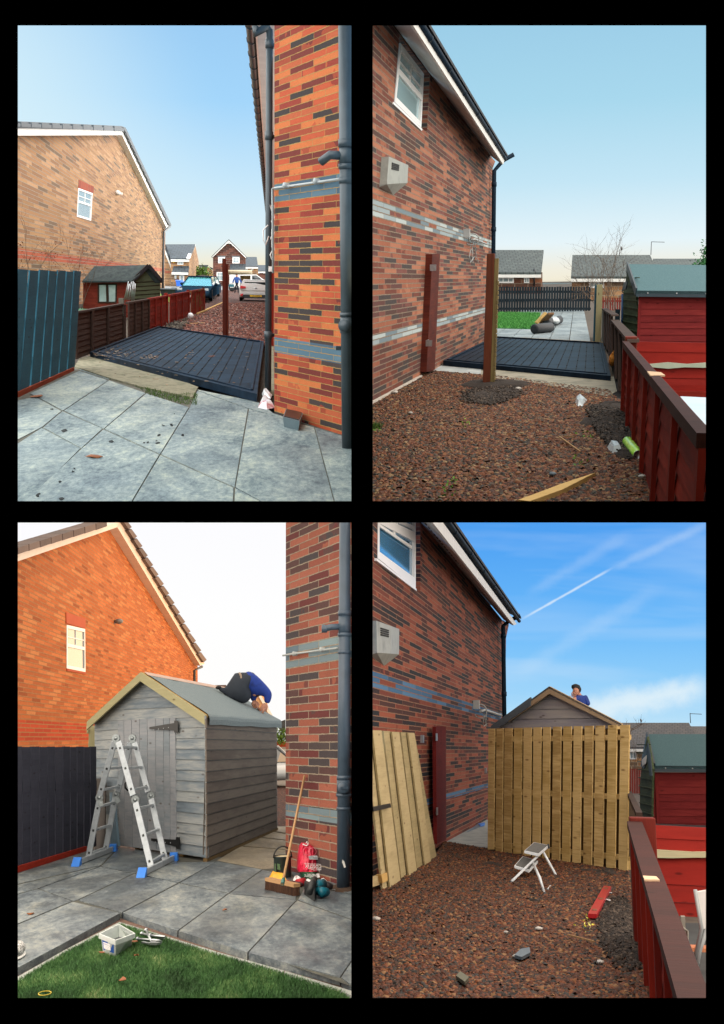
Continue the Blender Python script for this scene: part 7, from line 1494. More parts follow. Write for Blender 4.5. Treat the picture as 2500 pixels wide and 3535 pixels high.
print_('5 MINUTES', 968, 858, .03, m=mat('print_black', ['20242a'])); print_('Postfix', 965, 1018, .062); print_('HIGH STRENGTH', 955, 968, .022); print_('Fast Set', 1000, 1060, .03); print_('Heidelberg', 940, 1176, .034); print_('Materials', 965, 1148, .034)
b = MB(); q = [Q.at(Z(x, y), Yb-.16) for x, y in ((1020, 1130), (1062, 1128), (1075, 1188), (1035, 1192))]; b.prism(q, (0, .02, 0)); part(T, 'print_mark', b, wm_)
for cx_, cy_ in ((855, 755), (950, 765)): b = MB(); b.lathe(Q.at(Z(cx_, cy_), Yb-.02), [(.036, 0), (.04, .004), (.036, .006)], 22, (0, -1, 0)); part(T, 'print_ring', b, mat('pink_print', ['d86880'], .5))
for pp_, lab in ((((625, 1240), (700, 1165), (780, 1240), (700, 1268)), 'white paper scrap left of the cement bag'), (((1070, 1250), (1130, 1210), (1205, 1272), (1140, 1280)), 'white paper scrap right of the cement bag')): rag([Z(*p) for p in pp_], lab, .035, litter_white, name='paper_scrap', cat='paper', seed=int(pp_[0][0]))
# cordless drill/router in teal and black
c0 = Q.g(Z(960, 1400)); s_ = 1/4.776/F*c0.y; T = thing('cordless_drill', 'teal and black cordless drill lying on its side by the cement bag', 'drill', c0); teal = mat('teal_case2', ['0c6478', '14788e', '1c8ca0'], .4, 5)
b = MB(); zq = .05; g_ = lambda x, y, z: Q.g(Z(x, y), z)
b.tube([g_(900, 1330, .07), g_(1000, 1330, .08), g_(1120, 1290, .07), g_(1140, 1290, .07)], [.032, .046, .043, .03], 16); part(T, 'motor_body', b, teal)
b = MB(); b.tube([g_(1040, 1400, .06), g_(1110, 1440, .05), g_(1175, 1430, .045)], [.036, .046, .04], 16); part(T, 'rear_body', b, teal)
b = MB(); b.tube([g_(1145, 1310, .05), g_(1200, 1330, .045), g_(1280, 1345, .035)], [.034, .036, .024], 14); part(T, 'chuck', b, mat('brown_black', ['241c1e', '342a2c'], .5, 8))
b = MB(); b.tube([g_(985, 1215, .13), g_(950, 1290, .15), g_(925, 1370, .12), g_(900, 1440, .08)], [.026, .028, .027, .03], 12); part(T, 'handle', b, mat('black_grip', ['141618', '24282a'], .6, 12))
b = MB(); q = [g_(815, 1470, .0), g_(985, 1590, .0), g_(1020, 1500, .0), g_(870, 1410, .0)]; b.prism([p+V((0, 0, .11)) for p in q], (0, 0, -.11)); part(T, 'battery', b, mat('black_grip', []), bevel=.012)
b = MB(); q2 = [q[0].lerp(q[3], .5)+V((0, 0, .112)), q[0].lerp(q[3], .5).lerp(q[1].lerp(q[2], .5), .35)+V((0, 0, .112)), q[3].lerp(q[2], .35)+V((0, 0, .112)), q[3].lerp(q[2], .02)+V((0, 0, .112))]; b.prism(q2, (0, 0, -.003)); part(T, 'sticker', b, litter_white)
# ---- tub on the lawn edge
cB = [Q.g(L(*p), -.03) for p in ((415, 1108), (475, 1124), (552, 1072), (490, 1062))]; c = sum(cB, V((0, 0, 0)))/4; hgt = Q.at(L(482, 1000), c.y).z+.03
T = thing('plastic_tub', 'open clear plastic tub with blue label standing on the lawn corner', 'tub', c)
tp = [Q.g(L(*p), hgt-.03) for p in ((402, 1012), (475, 1042), (563, 1010), (490, 968))]; pm_ = mat('cloudy_plastic', ['c4cccc', 'dce2e0'], .3, 6, alpha=.75)
ctop = sum(tp, V((0, 0, 0)))/4
b = MB()
for i in range(4):
    j = (i+1) % 4; b.face([cB[i], cB[j], tp[j], tp[i]]); r0_, r1_ = tp[i]+(tp[i]-ctop)*.1, tp[j]+(tp[j]-ctop)*.1; b.face([tp[i], tp[j], r1_, r0_]); b.face([r0_, r1_, r1_-V((0, 0, .03)), r0_-V((0, 0, .03))])
b.face(cB); part(T, 'container', b, pm_)
bl_m = mat('label_blue', ['1c4a9c', '2a60b8'], .5, 4); b = MB(); fa = lambda s, t: cB[0].lerp(cB[1], s).lerp(tp[0].lerp(tp[1], s), t); nn = (cB[1]-cB[0]).cross(tp[0]-cB[0]).normalized(); nn = nn if nn.y < 0 else -nn
b.prism([fa(.1, .2)+nn*.004, fa(.9, .2)+nn*.004, fa(.9, .72)+nn*.004, fa(.1, .72)+nn*.004], -nn*.002); lbp = part(T, 'label', b, bl_m); b = MB(); b.prism([fa(.12, .74)+nn*.005, fa(.6, .74)+nn*.005, fa(.6, .88)+nn*.005, fa(.12, .88)+nn*.005], -nn*.002); part(T, 'label_top', b, mat('label_red', ['c83a3c'], .5))
b = MB(); [b.bar(fa(.2, t)+nn*.006, fa(.7, t)+nn*.006, .006, .008) for t in (.6, .5, .42, .34)]; part(T, 'label_print', b, wm_)
b = MB(); b.face([p+V((0, 0, .05)) for p in cB]); [b.blob(c+V((rnd.uniform(-.04, .04), rnd.uniform(-.06, .06), .06)), (.012, .02, .012), 6, .2, i) for i in range(25)]; part(T, 'contents', b, mat('dark_screws', ['23282a', '4a5052'], .5, 30))
for i, (a, c_, lab) in enumerate((((600, 1012), (708, 1035), 'upper silver bolt lying on the grass by the tub'), ((578, 1038), (690, 1046), 'lower silver bolt lying on the grass by the tub'), ((622, 995), (648, 1050), 'silver bolt lying across the others towards the tub'), ((640, 1020), (715, 1028), 'short silver bolt at the right of the small heap'))):
    p, q = Q.g(L(*a), -.005+i*.006), Q.g(L(*c_), -.005+i*.006); b = MB(); b.tube([p, q], .009, 8); b.lathe(p, [(0, 0), (.016, 0), (.016, .012), (0, .012)], 6, q-p); solo('bolt', b, steel, lab, 'bolt', 'bolts lying on the lawn edge')
T = thing('adjustable_spanner', 'small adjustable spanner lying on the grass below the bolts', 'spanner', Q.g(L(645, 1058))); b = MB(); p, q = Q.g(L(605, 1054), 0), Q.g(L(652, 1062), 0); b.bar(p, q, .025, .01); part(T, 'handle', b, steel)
b = MB(); g2 = Q.g(L(665, 1062), 0); b.prism([g2+V(v_) for v_ in ((-.035, -.03, 0), (.02, -.045, 0), (.045, -.02, 0), (.005, -.008, 0), (.01, .02, 0), (.05, .03, 0), (.02, .05, 0), (-.03, .035, 0))], (0, 0, .015)); part(T, 'jaw', b, steel)
for px, lab, s_ in (((508, 1245), 'orange brown leaf low on the lawn', .045), ((408, 1115), 'brown leaf on the grass left of the tub', .035), ((575, 1123), 'pale brown leaf on the grass right of the tub', .025), ((64, 921), 'round tan leaf on the left slab', .035), ((1003, 903), 'small brown leaf on the slab right of the middle', .025), ((565, 1058), 'brown leaf beside the tub and bolts', .05)):
    litter_leaf(px, lab, .0 if px[1] < 1000 else -.005, s_, grp='dead leaves on patio and lawn')
b = MB(); c = Q.g(L(133, 1300), -.005); b.tube([c+V((math.cos(t)*.035, math.sin(t)*.05, 0)) for t in np.linspace(0, 6.3, 18)], .0025, 6, False); solo('rubber_band', b, mat('yellow_band', ['b8a020'], .5), 'thin yellow ring lying in the lower left of the lawn', 'ring')
T = thing('trainer_shoe', 'toe of a black and white patterned shoe at the left edge of the patio', 'shoe', Q.g(L(-4, 1135))); b = MB(); c = Q.g(L(-6, 1130)); b.blob(c+V((0, .02, .05)), (.05, .14, .05), 12, .02); part(T, 'upper', b, mat('shoe_print', ['1a1a1a', 'e0e0dc', '1a1a1a', 'e8e8e4'], .7, 40, contrast=2)); b = MB(); b.blob(c+V((0, .02, .012)), (.055, .15, .014), 12, .02); part(T, 'sole', b, white_paint)

close_set(2)
# ================================================================== VIEW 4 (lower right): gravel with fence panel, shed behind
Q = Quad(1900, 2586, 1250+300, None); U, L = zoomer(1280, 1800), zoomer(1280, 2500)
def cirrus(t, d, dot, el, col):
    mp = t.new('ShaderNodeMapping'); mp.inputs['Rotation'].default_value = (0, rad(-24), 0); mp.inputs['Scale'].default_value = (1.1, 1, 9); t.l(d, mp.inputs['Vector'])
    n = t.noise(mp.outputs[0], 2.3, 4, .5, .35); f = t.new('ShaderNodeSeparateColor'); t.l(t.ramp(n, [(.46, (0, 0, 0, 1)), (.8, (1, 1, 1, 1))]), f.inputs[0]); col = t.mix(t.math('MULTIPLY', f.outputs[0], .55), col, 'cfe6fa')
    def streak(a, c, wd, k, col, tint='e4f2fc'):
        ra, rc = wpt(a, 1).normalized(), wpt(c, 1).normalized(); nrm = ra.cross(rc).normalized(); m_ = (ra+rc).normalized(); dst = t.math('ABSOLUTE', dot(nrm)); nz = t.noise(d, 55, 4); e = t.math('ADD', dst, t.math('MULTIPLY_ADD', nz, wd, -wd/2))
        r1 = t.new('ShaderNodeMapRange', interpolation_type='SMOOTHSTEP'); t.l(e, r1.inputs[0]); r1.inputs[1].default_value = wd; r1.inputs[2].default_value = 0; r1.inputs[3].default_value = 0; r1.inputs[4].default_value = 1
        r2 = t.new('ShaderNodeMapRange', interpolation_type='SMOOTHSTEP'); t.l(dot(m_), r2.inputs[0]); cc = ra.dot(m_); r2.inputs[1].default_value = 1-(1-cc)*1.25; r2.inputs[2].default_value = 1-(1-cc)*.35; r2.inputs[3].default_value = 0; r2.inputs[4].default_value = 1
        return t.mix(t.math('MULTIPLY', t.math('MULTIPLY', r1.outputs[0], r2.outputs[0]), k), col, tint)
    col = streak(U(735, 470), U(1160, 230), .0020, .7, col); col = streak(U(700, 740), U(1400, 320), .012, .13, col); col = streak(U(1000, 930), U(1640, 790), .02, .75, col, 'eaf6fa'); col = streak(U(1160, 230), U(1640, 10), .007, .2, col); col = streak(U(760, 350), U(1250, 60), .009, .13, col)
    return col
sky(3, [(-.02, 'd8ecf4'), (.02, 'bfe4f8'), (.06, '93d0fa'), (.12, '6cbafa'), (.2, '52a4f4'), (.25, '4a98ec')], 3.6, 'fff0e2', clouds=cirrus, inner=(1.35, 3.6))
b = ground_sheet(1258, 3600, 3470, 2586, -.05); struct('ground', b, MATS['bare_earth'])
GP = [Q.g(L(*p)) for p in ((-28, 1345), (1345, 1345), (1310, 1050), (1262, 900), (1240, 690), (560, 605), (355, 570), (300, 655), (60, 800), (-28, 760))]
b = MB(); b.face(GP); struct('gravel_bed', b, mat('gravel_grit2', ['1c1410', '342218', '463024'], 1, 30, bump=.6))
vs, fs = rocks(GP, 98000, .026, .0, seed=41); np_obj('gravel', vs, fs, 4, STONE_D, label='dark brown and rust stone chips covering the ground before the new fence panel')
b = MB(); b.prism([Q.g(L(*p), .0) for p in ((355, 572), (470, 500), (555, 462), (700, 462), (620, 612))], (0, 0, -.05)); struct('path', b, mat('pale_concrete', []))
b = MB(); rnd = random.Random(4)
for x, y, rx in ((1200, 960, 90), (1230, 1060, 80), (1120, 720, 120), (1200, 1120, 60), (600, 680, 70), (510, 815, 34), (420, 860, 34), (790, 860, 30), (780, 790, 30)):
    c = Q.g(L(x, y)); r = rx/1.4/F*c.y; b.blob(c-V((0, 0, .01)), (r, r*1.7, .035), 14, .25, x)
struct('soil', b, mat('dark_soil', []), label='dark bare soil patches showing between the stone chips')
Pp = [Q.g(L(*q)) for q in ((1080, 860), (1250, 840), (1310, 1200), (1180, 1220), (1090, 1040))]; mc = sum(Pp, V((0, 0, 0)))/len(Pp); hx, hy = max(abs(p.x-mc.x) for p in Pp), max(abs(p.y-mc.y) for p in Pp)
vs, fs = rocks(Pp, 3800, .024, .02, seed=43, dens=lambda q: np.exp(-3.0*(((q[:, 0]-mc.x-.1)/hx)**2+((q[:, 1]-mc.y)/hy)**2))); np_obj('gravel', vs, fs, 4, MATS.get('x') or bpy.data.materials['soil_stones'], label='dark clods and grey stones on the soil beside the red fence')
# ---- house wall
pl = Pl(Q.g(L(360, 570)), d=Q.hd(L(1180, 121))); za = lambda f, x, y: pl.sz(f(x, y))[1]
t0, t1 = (za(U, 10, 690)+za(U, 600, 935))/2, (za(U, 10, 775)+za(U, 600, 962))/2; l0, l1 = (za(L, 365, 322)+za(L, 560, 295))/2, (za(L, 365, 350)+za(L, 560, 318))/2
cm, ch = (t0+t1)/2, (.7*(za(U, 10, 690)-za(U, 10, 775))+.3*(t0-t1))/2; t0, t1 = cm+ch, cm-ch; crs = (t0-t1)/3; bl = .8*abs(pl.sz(U(310, 950))[0]-pl.sz(U(366, 955))[0])
BR2 = [(0, '22262e'), (.15, '34262a'), (.27, '562a28'), (.4, '904836'), (.58, 'a65a42'), (.74, '7e3e30'), (.88, '50302c')]
wallm = brick('dark_red_brick', BR2, ('7a5a48', '94705a'), crs, bl, [(t1, t0, True), (l1, l0, False)], [(0, '3c6488'), (.35, '2e4e6c'), (.7, '4c7498')], msize=crs*.1, blotch=.35, big=1.1)
T = thing('brick_house', 'dark red and blue brick house wall behind the leaning gate and red post', 'house', pl.p0)
b = MB(); trace(b, pl, [U(-28, -15), U(240, -15), U(655, 500), U(650, 900), L(650, 520), L(-28, 860)], 0, .3, holes=[[U(34, -12), U(240, -12), U(240, 345), U(32, 180)]]); part(T, 'wall', b, wallm)
window(T, pl, [U(35, -120), U(218, -60), U(218, 325), U(35, 178)], 2, .09, -.025, split=.36, muntin=.035, pane=glass('blue_sky_glass', '2e7ca8', .08))
b = MB(); b.prism([pl.hit(U(*p), -.03) for p in ((112, -60), (120, -60), (120, 66), (112, 62))], -pl.n*.02); b.prism([pl.hit(U(*p), -.02) for p in ((38, 8), (200, 118), (200, 134), (38, 22))], -pl.n*.02); part(T, 'glazing_bar', b, MATS['upvc'])
b = MB(); b.prism([pl.hit(U(*p), .03) for p in ((30, 178), (222, 326), (222, 336), (30, 190))], -pl.n*.06); part(T, 'sill', b, MATS['upvc'])
W_, S_, F_, G_ = eaves_ = (None,)*4
off = pl.n
def eaves4():
    global U
    EV = dict(w=((245, 8), (642, 475)), s=((290, 8), (685, 502)), f=((330, 8), (700, 505)), g=((375, 8), (718, 482)))
    return eaves(T, EV, .4, .45)
W_, S_, F_, G_ = eaves4()
b = MB(); q = pl.hit(U(640, 480), .12); z_top = q.z; z_b = 0; b.tube([V((q.x, q.y, 0)), V((q.x, q.y, z_top-.12)), q+off*.15+V((0, 0, .0)), q+off*.4+V((0, 0, .12))], .05, 10)
for z in (z_top-.3, z_top*.62, z_top*.36): b.tube([V((q.x, q.y, z)), V((q.x, q.y, z-.1))], .062, 10)
part(T, 'downpipe', b, mat('blue_black_gutter', []))
b = MB(); b.prism([pl.hit(U(*p), .004) for p in ((642, 478), (668, 498), (655, 560), (650, 560))], -pl.n*.2); part(T, 'corner_corbel', b, wallm)
flue_box(T, pl, [U(28, 480), U(138, 520), U(137, 642), U(30, 634)], None, None, silver, .08)
b = MB(); c0 = pl.hit(U(510, 885), .05); b.box(*(c0-V((.06, .06, .08))), *(c0+V((.06, .06, .08)))); c1 = pl.hit(U(530, 918), .1); b.tube([c1+V((math.cos(t)*.12, 0, math.sin(t)*.13)) for t in np.arange(0, 6.6, .5)], .012, 6)
b.tube([c1, pl.hit(U(552, 912), .06), pl.hit(U(632, 938), .06)], .026, 8)
for k in range(3): b.tube([pl.hit(U(545+k*8+rnd.gauss(0, 6), y), .04) for y in (915, 945, 975, 990)], .009, 5, False)
part(T, 'cable', b, mat('cable_grey', []))
b = MB()
for x, y in ((240, 1070), (550, 1216)): c = pl.hit(U(x, y), .04); b.obox(c, pl.d*.06, V((0, 0, .1)), pl.n*.04)
part(T, 'wall_bracket', b, steel)
b = MB(); b.prism([Q.g(L(*p), .01) for p in ((465, 522), (520, 482), (552, 476), (548, 486))], (0, 0, .008)); T = thing('hand_saw', 'hand saw with blue handle lying on the pale path by the house', 'saw', Q.g(L(500, 500))); part(T, 'blade', b, mat('saw_steel', ['4a6078', '6c8498'], .4, 5)); b = MB(); b.prism([Q.g(L(*p), .03) for p in ((520, 480), (552, 474), (550, 484), (530, 490))], (0, 0, -.02)); part(T, 'handle', b, mat('blue_rubber', []))
# ---- red wall post
def wp(): 
    f0 = pl.hit(L(325, 575), .02); T = thing('wall_post', 'dark red timber post fixed to the brick wall beside the leaning gate', 'post', V((f0.x, f0.y, 0)))
    b = MB(); P = [pl.hit(U(315, 992), .12), pl.hit(U(345, 990), .12), pl.hit(L(352, 565), .12), pl.hit(L(320, 578), .12)]; b.prism(P, -pl.n*.05); P = [pl.hit(U(345, 990), .1), pl.hit(U(364, 992), .1), pl.hit(L(366, 560), .1), pl.hit(L(352, 565), .1)]; b.prism(P, -pl.n*.08); part(T, 'timber', b, wood('post_dark_red', ['3a0c0c', '5a1614', '6e1e18'], island=.4), bevel=.006)
    for x, y in ((314, 1060), (316, 1420)): c = pl.hit(U(x, y), .13); b = MB(); b.obox(c, pl.d*.1, V((0, 0, .1)), pl.n*.01); part(T, 'bracket', b, steel)
wp()
# ---- leaning gate
gpl = Pl(Q.g(L(60, 808)), Q.g(L(318, 645)))
T = thing('timber_gate', 'new pale timber gate of overlapping boards leaning against the brick wall', 'gate', Q.g(L(200, 730)))
tb = [((-30, 1000), (6, 1003), (60, 1790), (100, 1775)), ((10, 1009), (52, 1010), (95, 1778), (146, 1748)), ((62, 1012), (95, 1014), (150, 1742), (188, 1720)), ((104, 1016), (138, 1018), (186, 1715), (224, 1692)), ((146, 1019), (178, 1020), (226, 1690), (262, 1668)), ((182, 1021), (211, 1022), (264, 1666), (292, 1648)), ((200, 1024), (212, 1024), (292, 1650), (320, 1628))]
b = MB()
for i, (a, c, e, g_) in enumerate(tb):
    o = .03 if i % 2 else .0; lean = -.06; hh = lambda p, f: gpl.hit(U(*p), o+lean*f*1.0); b.prism([hh(a, 1), hh(c, 1), hh(g_, 0), hh(e, 0)], -gpl.n*.02)
part(T, 'board', b, green_tan if 0 else wood('fresh_board', ['7c7454', '988a66', 'ae9e78', '8e7a56', '98926e'], island=.6))
b = MB()
for (y0, y1, f) in ((1110, 1120, .9), (1400, 1380, .5), (1725, 1640, .12)): b.prism([gpl.hit(U(-10+f*0, y0), -.07*f-.02), gpl.hit(U(225+(1-f)*70, y1), -.07*f-.02), gpl.hit(U(225+(1-f)*70, y1+40), -.07*f-.02), gpl.hit(U(-10, y0+48), -.07*f-.02)], -gpl.n*.03)
part(T, 'rail', b, wood('fresh_board', []))
b = MB(); b.prism([gpl.hit(L(*p), .045) for p in ((10, 400), (95, 383), (100, 402), (15, 422))], -gpl.n*.012); b.tube([gpl.hit(L(20, 408), .03), gpl.hit(L(92, 393), .03)], .012, 8); part(T, 'latch', b, mat('black_iron', []))
b = MB(); b.prism([gpl.hit(L(*p), .01) for p in ((52, 730), (86, 715), (92, 752), (58, 768))], -gpl.n*.06); part(T, 'block', b, tan_wood)
# ---- fence panel
fpl = Pl(Q.g(L(565, 612)), Q.g(L(1240, 714)))
T = thing('timber_fence', 'new pale timber fence panel of upright boards standing before the shed gable', 'fence', Q.g(L(900, 665)))
sl = [(568, 600), (606, 640), (645, 684), (692, 731), (738, 777), (785, 824), (832, 868), (880, 920), (930, 970), (980, 1020), (1033, 1075), (1085, 1130), (1145, 1190), (1205, 1250)]
b = MB()
for i, (a, c) in enumerate(sl):
    dn = 608+(a-565)*.155+(-3, 6, 2, -2, 5, 0)[i % 6]; o = .02; a, c = a+1.2, c-1.2; tpy = 1001-(a-568)*.028; xb = lambda x: x-4-(x-568)*.008
    b.prism([fpl.hit(U(a, tpy), o), fpl.hit(U(c, tpy), o), fpl.hit(L(xb(c), dn), o), fpl.hit(L(xb(a), dn), o)], -fpl.n*.018)
part(T, 'board', b, wood('yellow_board', ['8c7040', 'a88c54', 'c4a872', '967a4a', 'b8a06a', '84703e'], island=.6))
b = MB()
for y0, y1, h_ in ((1040, 1030, 26), (1288, 1320, 26), (1545, 1615, 26)): b.prism([fpl.hit(U(568, y0), -.005), fpl.hit(U(1250, y1), -.005), fpl.hit(U(1250, y1+h_), -.005), fpl.hit(U(568, y0+h_), -.005)], -fpl.n*.035)
part(T, 'rail', b, wood('yellow_board', []))
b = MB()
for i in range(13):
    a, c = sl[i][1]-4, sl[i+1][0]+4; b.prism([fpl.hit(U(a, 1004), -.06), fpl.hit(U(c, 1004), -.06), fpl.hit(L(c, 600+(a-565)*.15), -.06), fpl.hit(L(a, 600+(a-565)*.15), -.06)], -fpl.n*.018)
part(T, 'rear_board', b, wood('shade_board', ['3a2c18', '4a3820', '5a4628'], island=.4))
p = fpl.hit(L(1212, 740), -.1); p.z = 0; b = MB(); b.obox(p, V((.12, .03, 0)), V((0, .12, 0)), V((0, 0, fpl.hit(U(1230, 990), -.1).z))); part(T, 'post', b, wood('yellow_board', []))
# ---- shed gable behind the panel
spl = Pl(fpl.p0-fpl.n*.5, d=fpl.d); T = thing('timber_shed', 'grey timber shed gable with pale barge boards rising above the fence panel', 'shed', spl.p0)
b = MB(); trace(b, spl, [U(612, 1000), U(862, 818), U(1165, 985), U(1200, 1000), L(1240, 650), L(600, 560)], -.01, .03); part(T, 'gable_wall', b, grey_wood)
rows = []
for k in range(5):
    y0, y1 = 1000-k*47, 1000-(k+1)*47+3; y1 = max(y1, 826); xl = lambda y: 612+(862-612)*(1000-y)/182; xr = lambda y: 1180-(1180-862)*(985-y)/167 if y < 985 else 1190
    rows.append((U(xl(y1), y1+2), U(xr(y1), y1-2), U(xr(y0), y0-2), U(xl(y0), y0+2)))
boards(spl, rows, None, wood('shed_rear_wood', ['7a787e', '96949a', 'b0aca6', '86868c'], island=.5, grain=.8), 'shiplap_board', 0, .012, T)
b = MB(); apx, lf, rt = spl.hit(U(862, 797), .15), spl.hit(U(583, 998), .15), spl.hit(U(1212, 978), .15)
for a, c, o in ((apx, rt, 0),): b.prism([a, c, c-V((0, 0, .07)), a-V((0, 0, .1))], -spl.n*.03)
b.prism([apx, apx-V((0, 0, .1)), lf.lerp(apx, .3)-V((0, 0, .08)), lf.lerp(apx, .3)], -spl.n*.03); part(T, 'barge_board', b, wood('brown_barge', ['98846a', 'b09a7c'], island=.2))
b = MB(); bk = Q.hd(L(1200, 121))*4.5; b.prism([lf+V((0, 0, .02)), apx.lerp(lf, .3)+V((0, 0, .02)), apx.lerp(lf, .3)+V((0, 0, .02))+bk, lf+V((0, 0, .02))+bk], (0, 0, -.05)); b.prism([apx, rt, rt+bk, apx+bk], (0, 0, -.03)); b.prism([lf, apx, apx+bk, lf+bk], (0, 0, -.03)); part(T, 'roof', b, mat('grey_felt', ['4a545c', '5c666c'], .95, 40, bump=.4))
b = MB(); b.prism([lf+V((0, 0, .03))+spl.n*.01, apx.lerp(lf, .3)+V((0, 0, .03))+spl.n*.01, apx.lerp(lf, .3)+V((0, 0, -.09))+spl.n*.01, lf+V((0, 0, -.07))+spl.n*.01], -spl.n*.02); part(T, 'felt_edge', b, mat('grey_felt', []))
# person behind the ridge
Yp = spl.hit(U(1010, 850)).y+1.2; B_ = lambda x, y, o=0: Q.at(U(x, y), Yp+o); k = 1/1.4/F*Yp
T = thing('person', 'dark haired person in blue jacket looking down behind the shed roof', 'person', B_(1020, 920))
skin(T, 'body', {'chest': (B_(1024, 880), 30*k, 24*k), 'hip': (B_(1040, 960), 26*k), 'knee': (B_(1050, 1010), 20*k), 'neck': (B_(1006, 836), 10*k), 'head': (B_(996, 822, -.02), 14*k)}, [('chest', 'hip'), ('hip', 'knee'), ('chest', 'neck'), ('neck', 'head')], MATS['skin'])
skin(T, 'jacket', {'chest': (B_(1018, 862), 28*k, 24*k), 'hip': (B_(1034, 920), 28*k, 24*k), 'low': (B_(1042, 960), 27*k), 'coll': (B_(1012, 838), 16*k), 'rs': (B_(1040, 850, -.03), 14*k), 're': (B_(1052, 892, -.06), 13*k), 'ls': (B_(994, 855, -.1), 13*k), 'le': (B_(984, 876, -.15), 11*k)}, [('chest', 'hip'), ('hip', 'low'), ('chest', 'coll'), ('chest', 'rs'), ('rs', 're'), ('chest', 'ls'), ('ls', 'le')], mat('bright_blue_jacket', ['0c2c74', '12388c', '0a225a'], .7, 6))
b = MB(); b.blob(B_(992, 822, -.06), (15*k, 15*k, 20*k), 14, .02); b.blob(B_(977, 826, -.07), (4*k, 5*k, 4*k), 6, .02); b.blob(B_(1004, 824, -.09), (2.5*k, 3*k, 5*k), 6, .02); fc = part(T, 'face', b, MATS['skin'])
b = MB(); b.blob(B_(992, 802, -.03), (22*k, 20*k, 15*k), 12, .12, 5); b.blob(B_(1004, 812, -.02), (13*k, 16*k, 16*k), 10, .1, 6); part(T, 'hair', b, mat('near_black_hair', ['0e0f12', '1c1e22'], .7, 20))
b = MB(); [b.blob(B_(x, 819, -.06-15*k), (1.7*k, 1.5*k, 1.2*k), 6, 0) for x in (984, 994)]; b.bar(B_(980, 833, -.06-14*k), B_(991, 834, -.06-14*k), .006, .006); part(T, 'features', b, mat('near_black_hair', []))
hand(T, B_(984, 858, -.2), (-.1, 0, 1), (1, 0, 0), .9, MATS['skin'])
# ---- step stool
T = thing('step_stool', 'white folding two step stool standing on the gravel before the fence panel', 'step stool', Q.g(L(790, 760)))
Lg = lambda x, y, z=0: Q.g(L(x, y), z); wp_ = mat('white_tube', ['b4bcc0', 'd4d8da'], .35, 5); f1, f2, r1, r2 = Lg(676, 765), Lg(840, 822), Lg(900, 742), Lg(852, 800)
Ys = Lg(760, 740).y; S_ = lambda x, y, o=0: Q.at(L(x, y), Ys+o)
def leg(pts, r=.014): b = MB(); b.tube(pts, r, 10); part(T, 'leg', b, wp_)
fa_ = Lg(676, 765, .01); leg([fa_, S_(805, 640, 0)]); fb_ = Lg(840, 820, .01); Yf = fb_.y
leg([Q.at(L(784, 668), Ys-.02), Q.at(L(818, 745), Yf+.02), fb_]); leg([S_(834, 618, .22), S_(898, 735, .25), Q.at(L(900, 745), Ys+.2)]); leg([Q.at(L(900, 745), Ys+.2), Lg(852, 805, .01)])
def tray(px, name, Yn, Yf_, o=0):
    b = MB(); q = [Q.at(L(*px[0]), Yf_), Q.at(L(*px[1]), Yf_), Q.at(L(*px[2]), Yn), Q.at(L(*px[3]), Yn)]; b.prism(q, (0, 0, -.025)); t_ = part(T, name, b, wp_, bevel=.006)
    c = sum(q, V((0, 0, 0)))/4; b = MB(); b.prism([p+(c-p)*.1+V((0, 0, .004)) for p in q], (0, 0, -.003)); part(t_, 'tread', b, mat('grit_tread', ['3a3c3c', '5a5a58', '4a463e'], .95, 40, bump=.4))
tray([(790, 570), (862, 584), (812, 628), (742, 612)], 'top_step', Ys-.05, Ys+.42); tray([(735, 638), (808, 660), (765, 706), (694, 684)], 'lower_step', Ys-.16, Ys+.22)
b = MB(); [b.blob(p, (.022, .03, .02), 8, 0) for p in (fa_, fb_, Lg(852, 805, .01))]; b.tube([S_(858, 580, .3), S_(862, 600, .28)], .012, 8); part(T, 'rubber_foot', b, black_plastic, kind='stuff')
# ---- spirit level
a, c = Lg(1072, 938, .03), Lg(1145, 800, .03); T = thing('spirit_level', 'red spirit level lying on the dark gravel in front of the panel end', 'spirit level', (a+c)/2); d = (c-a).normalized(); sd = V((-d.y, d.x, 0)); rl = mat('level_red', ['8a1016', 'a81a20'], .35, 6)
b = MB(); w_ = .036; b.prism([a-sd*w_, c-sd*w_, c+sd*w_, a+sd*w_], (0, 0, .035)); part(T, 'body', b, rl, bevel=.004)
b = MB()
for q in (.12, .5, .9): m_ = a.lerp(c, q)+V((0, 0, .036)); b.prism([m_-d*.04-sd*.02, m_+d*.04-sd*.02, m_+d*.04+sd*.02, m_-d*.04+sd*.02], (0, 0, .003))
part(T, 'vial', b, mat('vial_dark', ['2c1010', '6a3a20', 'c8c4b0'], .3, 8))
# ---- bits on the gravel
for i, (x, y, lab, s_) in enumerate(((812, 988, 'white pebble in the middle of the gravel right of centre', .045), (1110, 1150, 'white pebble low at the right of the gravel', .045), (652, 1005, 'pale pebble left of the middle pebble', .03), (28, 940, 'grey pebble at the left edge below the gate', .05), (705, 1122, 'pale flat stone beside the slate piece', .05))):
    b = MB(); c = Q.g(L(x, y), .03); s_ *= .68; b.blob(c, (s_, s_*.9, s_*.5), 8, .25, i); solo('pebble', b, MATS['pale_stone'], lab, 'stone', 'paler stones on the dark gravel')
b = MB(); b.bar(Lg(955, 1018, .05), Lg(1080, 1050, .05), .013, .01); solo('twig', b, wood('pale_twig', []), 'thin pale stick on the gravel left of the dark soil', 'stick')
q = [Lg(*p, .03) for p in ((412, 1232), (432, 1210), (475, 1238), (455, 1262))]; b = MB(); b.prism(q, (0, 0, .02)); solo('slate_piece', b, mat('moss_slate', ['4a4a3c', '5e5e4c']), 'square olive grey slate piece at the lower left of the gravel', 'slate')
